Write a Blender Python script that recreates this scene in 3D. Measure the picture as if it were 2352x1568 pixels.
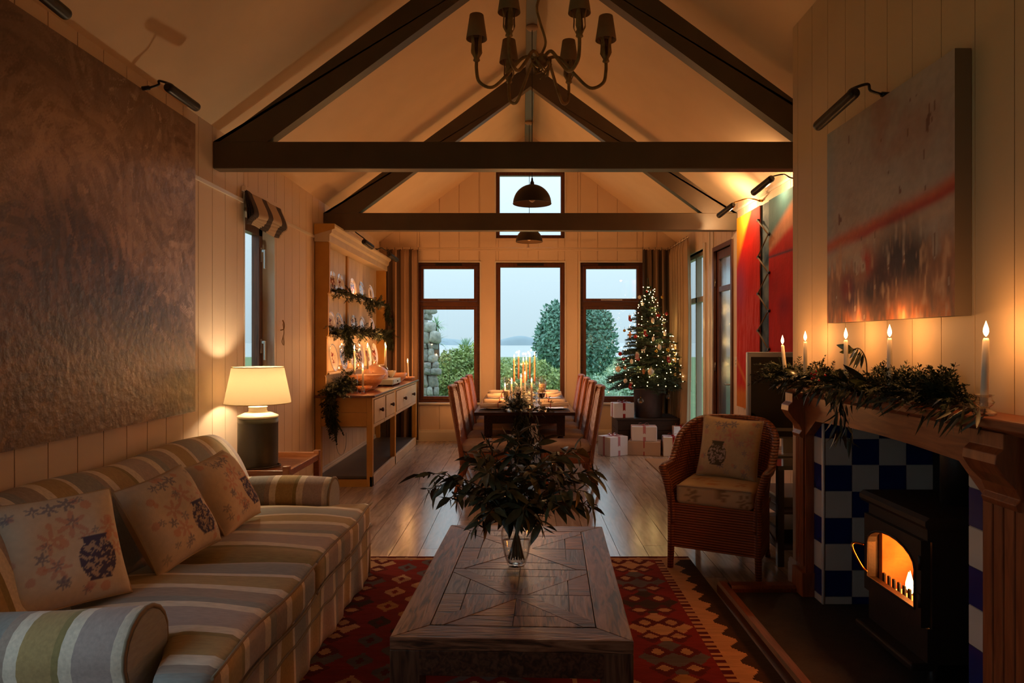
import bpy, bmesh, math, random
import numpy as np
from mathutils import Vector, Matrix, Euler, noise as mnoise

for o in list(bpy.data.objects):
    bpy.data.objects.remove(o)
C = bpy.context.scene.collection
random.seed(7)
PI = math.pi
F = 1568.0                       # focal length in pixels of the 2352 px frame

# ------------------------------------------------------------------ camera, world, exposure
cam_d = bpy.data.cameras.new('camera')
cam = bpy.data.objects.new('camera', cam_d)
C.objects.link(cam)
cam.location = (0, 0, 1.5)
cam.rotation_euler = (PI / 2, 0, 0)
cam_d.sensor_width = 36
cam_d.lens = 24
cam_d.shift_x = -24 / 2352
cam_d.clip_start = 0.05
cam_d.clip_end = 6000
bpy.context.scene.camera = cam

SKY = 1.0
world = bpy.data.worlds.new('dusk_sky')
bpy.context.scene.world = world
world.use_nodes = True
wn = world.node_tree
bg = wn.nodes['Background']
# standard overcast sky: luminance rises from the horizon to three times as much overhead
w_tc = wn.nodes.new('ShaderNodeTexCoord'); w_sp = wn.nodes.new('ShaderNodeSeparateXYZ')
wn.links.new(w_tc.outputs['Generated'], w_sp.inputs[0])
w_mx = wn.nodes.new('ShaderNodeMath'); w_mx.operation = 'MAXIMUM'; w_mx.inputs[1].default_value = 0
wn.links.new(w_sp.outputs[2], w_mx.inputs[0])
w_ma = wn.nodes.new('ShaderNodeMath'); w_ma.operation = 'MULTIPLY_ADD'; w_ma.inputs[1].default_value = 2.0*SKY; w_ma.inputs[2].default_value = SKY
wn.links.new(w_mx.outputs[0], w_ma.inputs[0])
wn.links.new(w_ma.outputs[0], bg.inputs['Strength'])
bg.inputs['Color'].default_value = (0.62, 0.83, 0.93, 1)

bpy.context.scene.cycles.transparent_max_bounces = 32
vs = bpy.context.scene.view_settings
vs.view_transform = 'Standard'
vs.look = 'None'
vs.exposure = 0.0
vs.gamma = 1.0
vs.use_curve_mapping = False

CANDLE_W = 14.0                  # watts of one candle flame's light
LAMP_W = 62.0                    # the table lamp
FIRE_W = 17.0                     # the stove's fire

# ------------------------------------------------------------------ helpers
def at(px, py, Y):
    return Vector(((px - 1200) * Y / F, Y, 1.5 - (py - 784) * Y / F))

def tag(o, label=None, cat=None, group=None, kind=None):
    if label: o['label'] = label
    if cat: o['category'] = cat
    if group: o['group'] = group
    if kind: o['kind'] = kind
    return o

def thing(name, label, cat, loc=(0, 0, 0), rot=(0, 0, 0), group=None):
    o = bpy.data.objects.new(name, None)
    o.empty_display_size = 0.05
    C.objects.link(o)
    o.location = loc
    o.rotation_euler = rot
    return tag(o, label, cat, group)

def wloc(o):
    v = Vector((0, 0, 0))
    while o:
        v = v + Vector(o.location)
        o = o.parent
    return v

def copy_tree(o, parent=None):
    c = o.copy()
    C.objects.link(c)
    c.parent = parent
    for ch in o.children:
        copy_tree(ch, c)
    return c

class MB:
    """collects verts and faces for one mesh"""
    def __init__(s):
        s.v = []; s.f = []; s.m = []; s.sm = []
        s.mi = 0; s.T = None
    def add(s, vs_, fs_, smooth=False):
        n = len(s.v)
        if s.T is not None:
            vs_ = [s.T @ Vector(v) for v in vs_]
        s.v.extend([tuple(v) for v in vs_])
        for f in fs_:
            s.f.append(tuple(n + i for i in f)); s.m.append(s.mi); s.sm.append(smooth)
        return s
    def box(s, x0, x1, y0, y1, z0, z1):
        if x1 < x0: x0, x1 = x1, x0
        if y1 < y0: y0, y1 = y1, y0
        if z1 < z0: z0, z1 = z1, z0
        return s.add([(x0,y0,z0),(x1,y0,z0),(x1,y1,z0),(x0,y1,z0),(x0,y0,z1),(x1,y0,z1),(x1,y1,z1),(x0,y1,z1)],
              [(0,3,2,1),(4,5,6,7),(0,1,5,4),(1,2,6,5),(2,3,7,6),(3,0,4,7)])
    def boxm(s, M, sx, sy, sz):
        v = [M @ Vector((a*sx/2, b*sy/2, c*sz/2)) for c in (-1,1) for a,b in ((-1,-1),(1,-1),(1,1),(-1,1))]
        return s.add(v, [(0,3,2,1),(4,5,6,7),(0,1,5,4),(1,2,6,5),(2,3,7,6),(3,0,4,7)])
    def bar(s, a, b, w, h, up=(0,0,1)):
        a = Vector(a); b = Vector(b); d = (b-a); L = d.length; d.normalize()
        up = Vector(up); sd = d.cross(up)
        if sd.length < 1e-5: up = Vector((0,1,0)); sd = d.cross(up)
        sd.normalize(); up = sd.cross(d)
        M = Matrix((( sd.x, d.x, up.x, (a.x+b.x)/2),(sd.y,d.y,up.y,(a.y+b.y)/2),(sd.z,d.z,up.z,(a.z+b.z)/2),(0,0,0,1)))
        return s.boxm(M, w, L, h)
    def tube(s, pts, r, n=8, caps=True, closed=False):
        pts = [Vector(p) for p in pts]
        N = len(pts)
        rs = r if isinstance(r, (list, tuple)) else [r]*N
        vs_ = []; fs_ = []
        up = None
        for i, p in enumerate(pts):
            if closed: d = pts[(i+1) % N] - pts[i-1]
            elif i == 0: d = pts[1]-pts[0]
            elif i == N-1: d = pts[-1]-pts[-2]
            else: d = pts[i+1]-pts[i-1]
            if d.length < 1e-9: d = Vector((0,0,1))
            d.normalize()
            if up is None:
                up = Vector((0,0,1)) if abs(d.z) < .9 else Vector((1,0,0))
            sd = d.cross(up)
            if sd.length < 1e-4: sd = d.cross(Vector((1,.3,.2)))
            sd.normalize(); up = sd.cross(d).normalized()
            for k in range(n):
                a = 2*PI*k/n
                vs_.append(p + (sd*math.cos(a) + up*math.sin(a))*rs[i])
        last = N if closed else N-1
        for i in range(last):
            j = (i+1) % N
            for k in range(n):
                k2 = (k+1) % n
                fs_.append((i*n+k, j*n+k, j*n+k2, i*n+k2))
        s.add(vs_, fs_, True)
        if caps and not closed:
            b = len(s.v) - N*n
            s.f.append(tuple(b+k for k in range(n))); s.m.append(s.mi); s.sm.append(False)
            s.f.append(tuple(b+(N-1)*n+k for k in reversed(range(n)))); s.m.append(s.mi); s.sm.append(False)
        return s
    def lathe(s, prof, c=(0,0,0), n=20, smooth=True, a0=0.0, a1=2*PI):
        """prof: list of (r, z)"""
        c = Vector(c); full = abs(a1-a0-2*PI) < 1e-6
        m = n if full else n+1
        vs_ = []; fs_ = []
        for r_, z_ in prof:
            for k in range(m):
                a = a0 + (a1-a0)*k/n
                vs_.append((c.x+r_*math.cos(a), c.y+r_*math.sin(a), c.z+z_))
        for i in range(len(prof)-1):
            for k in range(n):
                k2 = (k+1) % m
                fs_.append((i*m+k, i*m+k2, (i+1)*m+k2, (i+1)*m+k))
        s.add(vs_, fs_, smooth)
        return s
    def prism(s, poly, fn, d0, d1):
        """poly: 2D points; fn(u, v, d) -> 3D"""
        n = len(poly)
        v = [fn(u, w, d0) for u, w in poly] + [fn(u, w, d1) for u, w in poly]
        f = [tuple(range(n)), tuple(reversed(range(n, 2*n)))]
        for i in range(n):
            j = (i+1) % n
            f.append((i, n+i, n+j, j))
        return s.add(v, f)
    def grid(s, fn, nu, nv, smooth=True, closed_u=False):
        v = [fn(i/nu, j/nv) for j in range(nv+1) for i in range(nu+(0 if closed_u else 1))]
        w = nu if closed_u else nu+1
        f = []
        for j in range(nv):
            for i in range(nu):
                i2 = (i+1) % w
                f.append((j*w+i, j*w+i2, (j+1)*w+i2, (j+1)*w+i))
        return s.add(v, f, smooth)
    def sphere(s, c, r, nu=12, nv=8):
        rx, ry, rz = r if isinstance(r, (list, tuple)) else (r, r, r)
        c = Vector(c)
        prof = [(max(math.sin(PI*j/nv), 1e-4), -math.cos(PI*j/nv)) for j in range(nv+1)]
        b = len(s.v)
        T = s.T; s.T = None
        s.lathe(prof, (0,0,0), nu)
        M = Matrix.Translation(c) @ Matrix.Diagonal((rx, ry, rz, 1))
        if T is not None: M = T @ M
        for i in range(b, len(s.v)):
            s.v[i] = tuple(M @ Vector(s.v[i]))
        s.T = T
        return s
    def mesh(s, name, mats):
        me = bpy.data.meshes.new(name)
        me.from_pydata(s.v, [], s.f)
        for m in (mats if isinstance(mats, (list, tuple)) else [mats]):
            me.materials.append(m)
        if any(s.m): me.polygons.foreach_set('material_index', s.m)
        me.polygons.foreach_set('use_smooth', s.sm)
        me.validate()
        bm = bmesh.new(); bm.from_mesh(me)
        bmesh.ops.recalc_face_normals(bm, faces=bm.faces)
        bm.to_mesh(me); bm.free()
        me.update()
        return me
    def build(s, name, mats, parent=None, world=True, bevel=0, seg=2, sub=0, solid=0, loc=None):
        o = bpy.data.objects.new(name, s.mesh(name, mats))
        C.objects.link(o)
        if parent is not None:
            o.parent = parent
            if world: o.location = -wloc(parent)
        if loc is not None: o.location = loc
        if solid:
            md = o.modifiers.new('solid', 'SOLIDIFY'); md.thickness = solid; md.offset = 0
        if sub:
            md = o.modifiers.new('sub', 'SUBSURF'); md.levels = sub; md.render_levels = sub
        if bevel:
            md = o.modifiers.new('bevel', 'BEVEL'); md.width = bevel; md.segments = seg; md.limit_method = 'ANGLE'
            md.angle_limit = math.radians(40)
        return o

def inst(o, parent, loc=(0,0,0), rot=(0,0,0), scale=(1,1,1), name=None):
    """a copy that shares its mesh, placed under parent in local coordinates"""
    c = o.copy(); C.objects.link(c)
    c.parent = parent; c.location = loc; c.rotation_euler = rot; c.scale = scale
    return c

def obj_from_mesh(name, me, parent, loc=(0,0,0), rot=(0,0,0), scale=(1,1,1)):
    o = bpy.data.objects.new(name, me); C.objects.link(o)
    o.parent = parent; o.location = loc; o.rotation_euler = rot; o.scale = scale
    return o

def bez(p0, p1, p2, p3, n=12):
    p0, p1, p2, p3 = map(Vector, (p0, p1, p2, p3))
    return [p0*(1-t)**3 + p1*3*t*(1-t)**2 + p2*3*t*t*(1-t) + p3*t**3 for t in [i/n for i in range(n+1)]]

def smooth_path(pts, n=6):
    """Catmull-Rom through points"""
    P = [Vector(p) for p in pts]
    P = [P[0]*2-P[1]] + P + [P[-1]*2-P[-2]]
    out = []
    for i in range(1, len(P)-2):
        a, b, c, d = P[i-1], P[i], P[i+1], P[i+2]
        for k in range(n):
            t = k/n
            out.append(0.5*((2*b) + (c-a)*t + (2*a-5*b+4*c-d)*t*t + (3*b-a-3*c+d)*t**3))
    out.append(P[-2])
    return out

def rbox(m, x0, x1, y0, y1, z0, z1, r=.04, n=8, fn=None):
    """rounded box as a smooth grid"""
    cx, cy, cz = (x0+x1)/2, (y0+y1)/2, (z0+z1)/2
    hx, hy, hz = (x1-x0)/2, (y1-y0)/2, (z1-z0)/2
    def mp(a, b, c):
        p = Vector((a*hx, b*hy, c*hz))
        q = Vector((max(-hx+r, min(hx-r, p.x)), max(-hy+r, min(hy-r, p.y)), max(-hz+r, min(hz-r, p.z))))
        d = p-q
        if d.length > 1e-9: p = q + d.normalized()*r
        v = Vector((cx, cy, cz)) + p
        return fn(v, (a, b, c)) if fn else v
    g = []
    k = [-1 + 2*i/n for i in range(n+1)]
    # cluster samples toward the edges so that rounding reads
    def ease(t): return math.copysign(abs(t)**.75, t)
    k = [ease(t) for t in k]
    verts = {}; vl = []; fl_ = []
    def vid(a, b, c):
        key = (round(a, 5), round(b, 5), round(c, 5))
        if key not in verts:
            verts[key] = len(vl); vl.append(mp(a, b, c))
        return verts[key]
    for s_ in (-1, 1):
        for i in range(n):
            for j in range(n):
                q = ((k[i], k[j]), (k[i+1], k[j]), (k[i+1], k[j+1]), (k[i], k[j+1]))
                fl_.append([vid(s_, a, b) for a, b in q])
                fl_.append([vid(a, s_, b) for a, b in q])
                fl_.append([vid(a, b, s_) for a, b in q])
    m.add(vl, fl_, True)
    return m

# ------------------------------------------------------------------ materials
MATS = {}
def srgb(r, g, b):
    def f(c):
        c /= 255.0
        return c/12.92 if c <= 0.04045 else ((c+0.055)/1.055)**2.4
    return (f(r), f(g), f(b), 1)

def base_mat(name, col=(.8,.8,.8,1), rough=.5, metal=0.0, spec=.5):
    m = bpy.data.materials.new(name); m.use_nodes = True
    MATS[name] = m
    b = m.node_tree.nodes['Principled BSDF']
    b.inputs['Base Color'].default_value = col
    b.inputs['Roughness'].default_value = rough
    b.inputs['Metallic'].default_value = metal
    b.inputs['Specular IOR Level'].default_value = spec
    return m, m.node_tree, b

def N(nt, t, **kw):
    n = nt.nodes.new(t)
    for k, v in kw.items():
        if k in n.inputs.keys() if hasattr(n.inputs, 'keys') else False:
            n.inputs[k].default_value = v
        else:
            setattr(n, k, v)
    return n

def coords(nt, kind='Object', scale=(1,1,1), rot=(0,0,0)):
    tc = nt.nodes.new('ShaderNodeTexCoord')
    mp = nt.nodes.new('ShaderNodeMapping')
    mp.inputs['Scale'].default_value = scale
    mp.inputs['Rotation'].default_value = rot
    nt.links.new(tc.outputs[kind], mp.inputs['Vector'])
    return mp.outputs['Vector']

def ramp(nt, stops, interp='LINEAR'):
    r = nt.nodes.new('ShaderNodeValToRGB')
    r.color_ramp.interpolation = interp
    e = r.color_ramp.elements
    while len(e) > 1: e.remove(e[-1])
    e[0].position = stops[0][0]; e[0].color = stops[0][1]
    for p, c in stops[1:]:
        x = e.new(p); x.color = c
    return r

def mat(name, c1, c2=None, rough=.5, metal=0, spec=.5, scale=(8,8,8), nscale=1.0, detail=4, bump=0, bscale=40, rvar=0.0, vary=0.0, sheen=0):
    """colour mottled between c1 and c2 by noise, optional bump, optional per-object value change"""
    m, nt, b = base_mat(name, c1, rough, metal, spec)
    L = nt.links
    v = coords(nt, 'Object', scale)
    out = None
    if c2:
        n = nt.nodes.new('ShaderNodeTexNoise'); n.inputs['Scale'].default_value = nscale; n.inputs['Detail'].default_value = detail
        L.new(v, n.inputs['Vector'])
        r = ramp(nt, [(.3, c1), (.7, c2)])
        L.new(n.outputs['Fac'], r.inputs['Fac'])
        out = r.outputs['Color']
    if vary:
        oi = nt.nodes.new('ShaderNodeObjectInfo')
        hs = nt.nodes.new('ShaderNodeHueSaturation')
        mr = nt.nodes.new('ShaderNodeMapRange')
        mr.inputs['To Min'].default_value = 1-vary; mr.inputs['To Max'].default_value = 1+vary
        L.new(oi.outputs['Random'], mr.inputs['Value'])
        L.new(mr.outputs['Result'], hs.inputs['Value'])
        if out: L.new(out, hs.inputs['Color'])
        else: hs.inputs['Color'].default_value = c1
        out = hs.outputs['Color']
    if out: L.new(out, b.inputs['Base Color'])
    if bump:
        bn = nt.nodes.new('ShaderNodeTexNoise'); bn.inputs['Scale'].default_value = bscale; bn.inputs['Detail'].default_value = 3
        tc = coords(nt, 'Object')
        L.new(tc, bn.inputs['Vector'])
        bp = nt.nodes.new('ShaderNodeBump'); bp.inputs['Strength'].default_value = bump; bp.inputs['Distance'].default_value = .01
        L.new(bn.outputs['Fac'], bp.inputs['Height'])
        L.new(bp.outputs['Normal'], b.inputs['Normal'])
    if sheen: b.inputs['Sheen Weight'].default_value = sheen
    return m

def wood(name, c1, c2, axis=1, rough=.45, scale=3.0, stretch=12, bump=.15, vary=.12, dark=None):
    m, nt, b = base_mat(name, c1, rough)
    L = nt.links
    sc = [stretch]*3; sc[axis] = 1.0
    v = coords(nt, 'Object', tuple(sc))
    oi = nt.nodes.new('ShaderNodeObjectInfo')
    ad = nt.nodes.new('ShaderNodeVectorMath'); ad.operation = 'ADD'
    ml = nt.nodes.new('ShaderNodeMath'); ml.operation = 'MULTIPLY'; ml.inputs[1].default_value = 60
    L.new(oi.outputs['Random'], ml.inputs[0])
    L.new(v, ad.inputs[0]); L.new(ml.outputs[0], ad.inputs[1])
    n = nt.nodes.new('ShaderNodeTexNoise'); n.inputs['Scale'].default_value = scale; n.inputs['Detail'].default_value = 6
    n.inputs['Distortion'].default_value = 1.2
    L.new(ad.outputs[0], n.inputs['Vector'])
    st = [(.32, c1), (.68, c2)]
    if dark: st = [(.36, dark), (.46, c1), (.64, c2)]
    r = ramp(nt, st)
    L.new(n.outputs['Fac'], r.inputs['Fac'])
    hs = nt.nodes.new('ShaderNodeHueSaturation')
    mr = nt.nodes.new('ShaderNodeMapRange'); mr.inputs['To Min'].default_value = 1-vary; mr.inputs['To Max'].default_value = 1+vary
    L.new(oi.outputs['Random'], mr.inputs['Value']); L.new(mr.outputs['Result'], hs.inputs['Value'])
    L.new(r.outputs['Color'], hs.inputs['Color']); L.new(hs.outputs['Color'], b.inputs['Base Color'])
    if bump:
        bp = nt.nodes.new('ShaderNodeBump'); bp.inputs['Strength'].default_value = bump; bp.inputs['Distance'].default_value = .004
        L.new(n.outputs['Fac'], bp.inputs['Height']); L.new(bp.outputs['Normal'], b.inputs['Normal'])
    return m

def attr_mat(name, rough=.7, spec=.3, bump=0, bscale=200, sheen=0, weave=None):
    """colour read from the mesh's own 'col' attribute"""
    m, nt, b = base_mat(name, (1,1,1,1), rough, 0, spec)
    a = nt.nodes.new('ShaderNodeVertexColor'); a.layer_name = 'col'
    nt.links.new(a.outputs['Color'], b.inputs['Base Color'])
    if bump:
        bn = nt.nodes.new('ShaderNodeTexNoise'); bn.inputs['Scale'].default_value = bscale; bn.inputs['Detail'].default_value = 3
        v = coords(nt, 'Object', weave or (1,1,1))
        nt.links.new(v, bn.inputs['Vector'])
        bp = nt.nodes.new('ShaderNodeBump'); bp.inputs['Strength'].default_value = bump; bp.inputs['Distance'].default_value = .006
        nt.links.new(bn.outputs['Fac'], bp.inputs['Height']); nt.links.new(bp.outputs['Normal'], b.inputs['Normal'])
    if sheen: b.inputs['Sheen Weight'].default_value = sheen
    return m

def set_cols(o, cols, domain='POINT'):
    """cols: (n, 3) linear colours, per vertex or per face corner"""
    me = o.data
    a = me.color_attributes.new('col', 'FLOAT_COLOR', domain)
    c = np.ones((len(cols), 4), dtype=np.float32); c[:, :3] = cols
    a.data.foreach_set('color', c.ravel())

def emit(name, col, strength):
    m = bpy.data.materials.new(name); m.use_nodes = True; nt = m.node_tree
    nt.nodes.remove(nt.nodes['Principled BSDF'])
    e = nt.nodes.new('ShaderNodeEmission'); e.inputs['Color'].default_value = col; e.inputs['Strength'].default_value = strength
    nt.links.new(e.outputs[0], nt.nodes['Material Output'].inputs['Surface'])
    return m

def thin_glass(name, tint=(1,1,1,1), rough=0.0, ior=1.5, bump=0, bscale=60, boost=1.0):
    """clear pane: see-through, mirrored by its Fresnel"""
    m = bpy.data.materials.new(name); m.use_nodes = True; nt = m.node_tree
    nt.nodes.remove(nt.nodes['Principled BSDF'])
    L = nt.links
    t = nt.nodes.new('ShaderNodeBsdfTransparent'); t.inputs['Color'].default_value = tint
    g = nt.nodes.new('ShaderNodeBsdfGlossy'); g.inputs['Roughness'].default_value = rough
    fr = nt.nodes.new('ShaderNodeFresnel')
    ge = nt.nodes.new('ShaderNodeNewGeometry')             # the same Fresnel on both faces of the pane
    ex = nt.nodes.new('ShaderNodeMath'); ex.operation = 'MULTIPLY_ADD'; ex.inputs[1].default_value = -2.0; ex.inputs[2].default_value = 1.0
    pw = nt.nodes.new('ShaderNodeMath'); pw.operation = 'POWER'; pw.inputs[0].default_value = ior
    L.new(ge.outputs['Backfacing'], ex.inputs[0]); L.new(ex.outputs[0], pw.inputs[1]); L.new(pw.outputs[0], fr.inputs['IOR'])
    mx = nt.nodes.new('ShaderNodeMixShader')
    mu = nt.nodes.new('ShaderNodeMath'); mu.operation = 'MULTIPLY'; mu.inputs[1].default_value = boost; mu.use_clamp = True
    L.new(fr.outputs[0], mu.inputs[0]); L.new(mu.outputs[0], mx.inputs['Fac'])
    L.new(t.outputs[0], mx.inputs[1]); L.new(g.outputs[0], mx.inputs[2])
    L.new(mx.outputs[0], nt.nodes['Material Output'].inputs['Surface'])
    if bump:
        v = coords(nt, 'Object')
        n = nt.nodes.new('ShaderNodeTexNoise'); n.inputs['Scale'].default_value = bscale
        L.new(v, n.inputs['Vector'])
        bp = nt.nodes.new('ShaderNodeBump'); bp.inputs['Strength'].default_value = bump
        L.new(n.outputs['Fac'], bp.inputs['Height']); L.new(bp.outputs['Normal'], g.inputs['Normal'])
    return m

def translucent_mat(name, col, tcol, fac=.5):
    m = bpy.data.materials.new(name); m.use_nodes = True; nt = m.node_tree
    nt.nodes.remove(nt.nodes['Principled BSDF'])
    d = nt.nodes.new('ShaderNodeBsdfDiffuse'); d.inputs['Color'].default_value = col
    t = nt.nodes.new('ShaderNodeBsdfTranslucent'); t.inputs['Color'].default_value = tcol
    mx = nt.nodes.new('ShaderNodeMixShader'); mx.inputs['Fac'].default_value = fac
    nt.links.new(d.outputs[0], mx.inputs[1]); nt.links.new(t.outputs[0], mx.inputs[2])
    nt.links.new(mx.outputs[0], nt.nodes['Material Output'].inputs['Surface'])
    return m

M_wall = mat('wall_paint', srgb(230,206,180), srgb(225,200,173), rough=.55, scale=(2,2,2), bump=.03, bscale=60)
M_breast = mat('chimney_paint', srgb(222,196,160), srgb(216,190,152), rough=.6, scale=(2,2,2), bump=.03, bscale=60)
M_ceil = mat('ceiling_plaster', srgb(232,204,168), srgb(226,197,160), rough=.8, scale=(3,3,3), bump=.05, bscale=120)
M_white = mat('white_gloss_paint', srgb(225,215,200), rough=.35)
M_beam = mat('beam_grey_paint', srgb(96,82,66), srgb(86,74,60), rough=.45, scale=(4,4,4), bump=.05, bscale=50)
M_pack = mat('packing_board_paint', srgb(178,162,146), rough=.6)
M_floor = wood('oak_floor', srgb(190,168,150), srgb(150,128,112), axis=1, rough=.2, scale=2.2, stretch=9, bump=.05, vary=.16)
M_floor.node_tree.nodes['Principled BSDF'].inputs['IOR'].default_value = 2.0
M_frame = wood('window_hardwood', srgb(112,64,40), srgb(76,42,26), axis=2, rough=.4, scale=4, stretch=14, vary=.05)
M_frameh = wood('window_hardwood_across', srgb(112,64,40), srgb(76,42,26), axis=0, rough=.4, scale=4, stretch=14, vary=.05)
M_glass = thin_glass('window_glass')
M_rain = thin_glass('rained_glass', tint=(.82,.86,.88,1), rough=.25, bump=.8, bscale=90, boost=3)
M_metal = mat('brushed_metal', srgb(190,186,180), rough=.3, metal=1)
M_chrome = mat('polished_silver', srgb(225,222,216), rough=.12, metal=1)
M_black = mat('black_metal', srgb(26,22,20), rough=.4, spec=.5)
M_blackmatte = mat('black_matte', srgb(12,11,10), rough=.8)
# ------------------------------------------------------------------ the room
XL, XR, YB, YR = -2.15, 2.32, 10.30, -2.6          # left wall, right wall, window wall, rear wall (behind the camera)
XC, ZR, SL = 0.085, 4.64, 0.735                     # ridge x, ridge z, slope
def zc(x): return ZR - SL*abs(x-XC)
XBR, YB0, YB1 = 1.69, 1.75, 4.27                    # chimney breast face and extent
OY0, OY1, OZ = 2.56, 3.84, 1.16                     # fire opening

# floor: planks running away from the camera
fl = MB().box(XL-.1, XR+.1, YR-.1, YB+.1, -.12, -.022).build('floor', mat('subfloor', srgb(40,28,20), rough=.9))
tag(fl, kind='structure')
pw = 0.2025
x = XL
row = 0
rnd = random.Random(3)
plank_cache = {}
while x < XR - .02:
    w = min(pw, XR - x)
    y = YR - rnd.uniform(0, 2.0)
    while y < YB:
        Ln = rnd.choice([2.4, 3.0, 3.6])
        y0 = max(y, YR); y1 = min(y+Ln, YB)
        if y1-y0 > .05:
            key = (round(w, 3), round(y1-y0, 3))
            if key not in plank_cache:
                b = MB().box(0, w-.0035, 0, y1-y0-.003, -.022, 0)
                plank_cache[key] = b.mesh('plank', M_floor)
            o = obj_from_mesh('plank', plank_cache[key], fl, (x, y0, 0))
        y += Ln
    x += pw; row += 1

# ceiling: two slopes
cb = MB()
for sgn, xe in ((-1, XL-.3), (1, XR+.3)):
    cb.prism([(XC, ZR), (xe, zc(xe)), (xe, zc(xe)+.12), (XC, ZR+.12)], lambda u, w, d: (u, d, w), YR-.1, YB+.15)
tag(cb.build('ceiling', M_ceil), kind='structure')

def boards(parent, segs, fn, pitch, u_start, matl, gap=.006, th=.012, top=None):
    """vertical boards: segs = list of (u0, u1, z0, z1 or None for the sloped top); fn(u, z, d) -> 3D"""
    for (u0, u1, z0, z1) in segs:
        k = math.floor((u0-u_start)/pitch)
        while True:
            a = max(u0, u_start + k*pitch); b = min(u1, u_start+(k+1)*pitch)
            k += 1
            if a >= u1 - 1e-6: break
            if b - a < .012: continue
            a_, b_ = a+gap/2, b-gap/2
            za = z1 if z1 is not None else top(a_)
            zb = z1 if z1 is not None else top(b_)
            poly = [(a_, z0), (b_, z0), (b_, zb), (a_, za)]
            if z1 is None and a_ < XC < b_ and fn(0, 0, 0)[1] != 0 and top is zc:
                poly = [(a_, z0), (b_, z0), (b_, zb), (XC, ZR), (a_, za)]
            MB().prism(poly, fn, 0, th).build('board', matl, parent)

# left wall
EZ = zc(XL)
LW = (5.27, 5.92, 1.05, 2.52)                        # window in the left wall: y0 y1 z0 z1
wl = MB()
LW2 = (.05, 1.98, .30, 2.55)                          # second window, beside the camera
for (a, b, c, d) in ((YR, LW2[0], 0, EZ+.05), (LW2[0], LW2[1], 0, LW2[2]), (LW2[0], LW2[1], LW2[3], EZ+.05), (LW2[1], LW[0], 0, EZ+.05), (LW[1], YB, 0, EZ+.05), (LW[0], LW[1], 0, LW[2]), (LW[0], LW[1], LW[3], EZ+.05)):
    wl.box(XL-.155, XL-.0125, a, b, c, d)
WL = tag(wl.build('wall_left', M_wall), kind='structure')
fnL = lambda u, z, d: (XL-.0125+d, u, z)
boards(WL, [(2.0, LW[0], .14, EZ), (LW[1], YB, .14, EZ), (LW[0], LW[1], .14, LW[2]), (LW[0], LW[1], LW[3], EZ)], fnL, .205, 1.66, M_wall)

# right wall, with side window and glazed door
RW = (8.72, 9.98, .12, 2.69)
RD = (7.56, 8.22, 0, 2.58)
wr = MB()
for (a, b, c, d) in ((YR, RD[0], 0, 2.98), (RD[0], RD[1], RD[3], 2.98), (RD[1], RW[0], 0, 2.98), (RW[0], RW[1], 0, RW[2]), (RW[0], RW[1], RW[3], 2.98), (RW[1], YB, 0, 2.98)):
    wr.box(XR+.0125, XR+.135, a, b, c, d+.06)
WR = tag(wr.build('wall_right', M_wall), kind='structure')
fnR = lambda u, z, d: (XR+.0125-d, u, z)
ER = zc(XR)
boards(WR, [(YB1, RD[0], .14, ER), (RD[0], RD[1], RD[3], ER), (RD[1], RW[0], .14, ER), (RW[0], RW[1], RW[3], ER), (RW[1], YB, .14, ER)], fnR, .205, 4.27, M_wall)

# window wall
WS = [(-1.59, -.644, .58, 2.69), (-.40, .637, .58, 2.69), (.874, 1.82, .58, 2.69)]
GW = (-.40, .637, 3.057, 4.07)
wb = MB(); segB = []
xs = sorted({XL-.2, XR+.2, XC, *[w[0] for w in WS], *[w[1] for w in WS], GW[0], GW[1]})
for a, b in zip(xs, xs[1:]):
    mid = (a+b)/2
    holes = [(w[2], w[3]) for w in WS+[GW] if w[0] < mid < w[1]]
    z = 0
    for h0, h1 in sorted(holes)+[(None, None)]:
        z1 = h0
        if z1 is None:
            poly = [(a, z), (b, z), (b, zc(b)+.04), (a, zc(a)+.04)]
        else:
            poly = [(a, z), (b, z), (b, z1), (a, z1)]
        wb.prism(poly, lambda u, w, d: (u, d, w), YB+.0125, YB+.2)
        aa, bb = max(a, XL), min(b, XR)
        if bb > aa: segB.append((aa, bb, max(z, .16), z1))
        z = h1
WB = tag(wb.build('wall_back', M_wall), kind='structure')
fnB = lambda u, z, d: (u, YB+.0125-d, z)
merged = []
for s_ in segB:                                       # boards run through where neighbouring pieces are alike
    if merged and merged[-1][1] == s_[0] and merged[-1][2:] == s_[2:] and s_[3] is not None: merged[-1] = (merged[-1][0], s_[1], s_[2], s_[3])
    else: merged.append(s_)
boards(WB, merged, fnB, .2985, XL, M_wall, top=zc)

# rear wall behind the camera
WRr = MB()
WRr.prism([(XL-.2, 0), (XR+.2, 0), (XR+.2, zc(XR+.2)), (XC, ZR), (XL-.2, zc(XL-.2))], lambda u, w, d: (u, d, w), YR-.2, YR)
tag(WRr.build('wall_rear', M_wall), kind='structure')

# chimney breast with fire opening
cbm = MB()
fnX = lambda u, w, d: (d, u, w)
cbm.box(XBR+.0125, XR, YB0, OY0, 0, OZ).box(XBR+.0125, XR, OY1, YB1, 0, OZ)
cbm.prism([(XBR+.0125, OZ), (XR, OZ), (XR, zc(XR)), (XBR+.0125, zc(XBR+.0125))], lambda u, w, d: (u, d, w), YB0, YB1)
WC = tag(cbm.build('wall_chimney', M_breast), kind='structure')
fnC = lambda u, z, d: (XBR+.0125-d, u, z)
boards(WC, [(YB0, OY0-.1, 0.0, OZ), (OY1+.1, YB1, 0.0, OZ), (YB0, YB1, OZ, zc(XBR))], fnC, .205, YB0-.02, M_breast, gap=.004)
MB().box(XR-.02, XR-.005, OY0, OY1, 0, OZ).build('fire_recess_back', M_blackmatte, WC)

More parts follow.
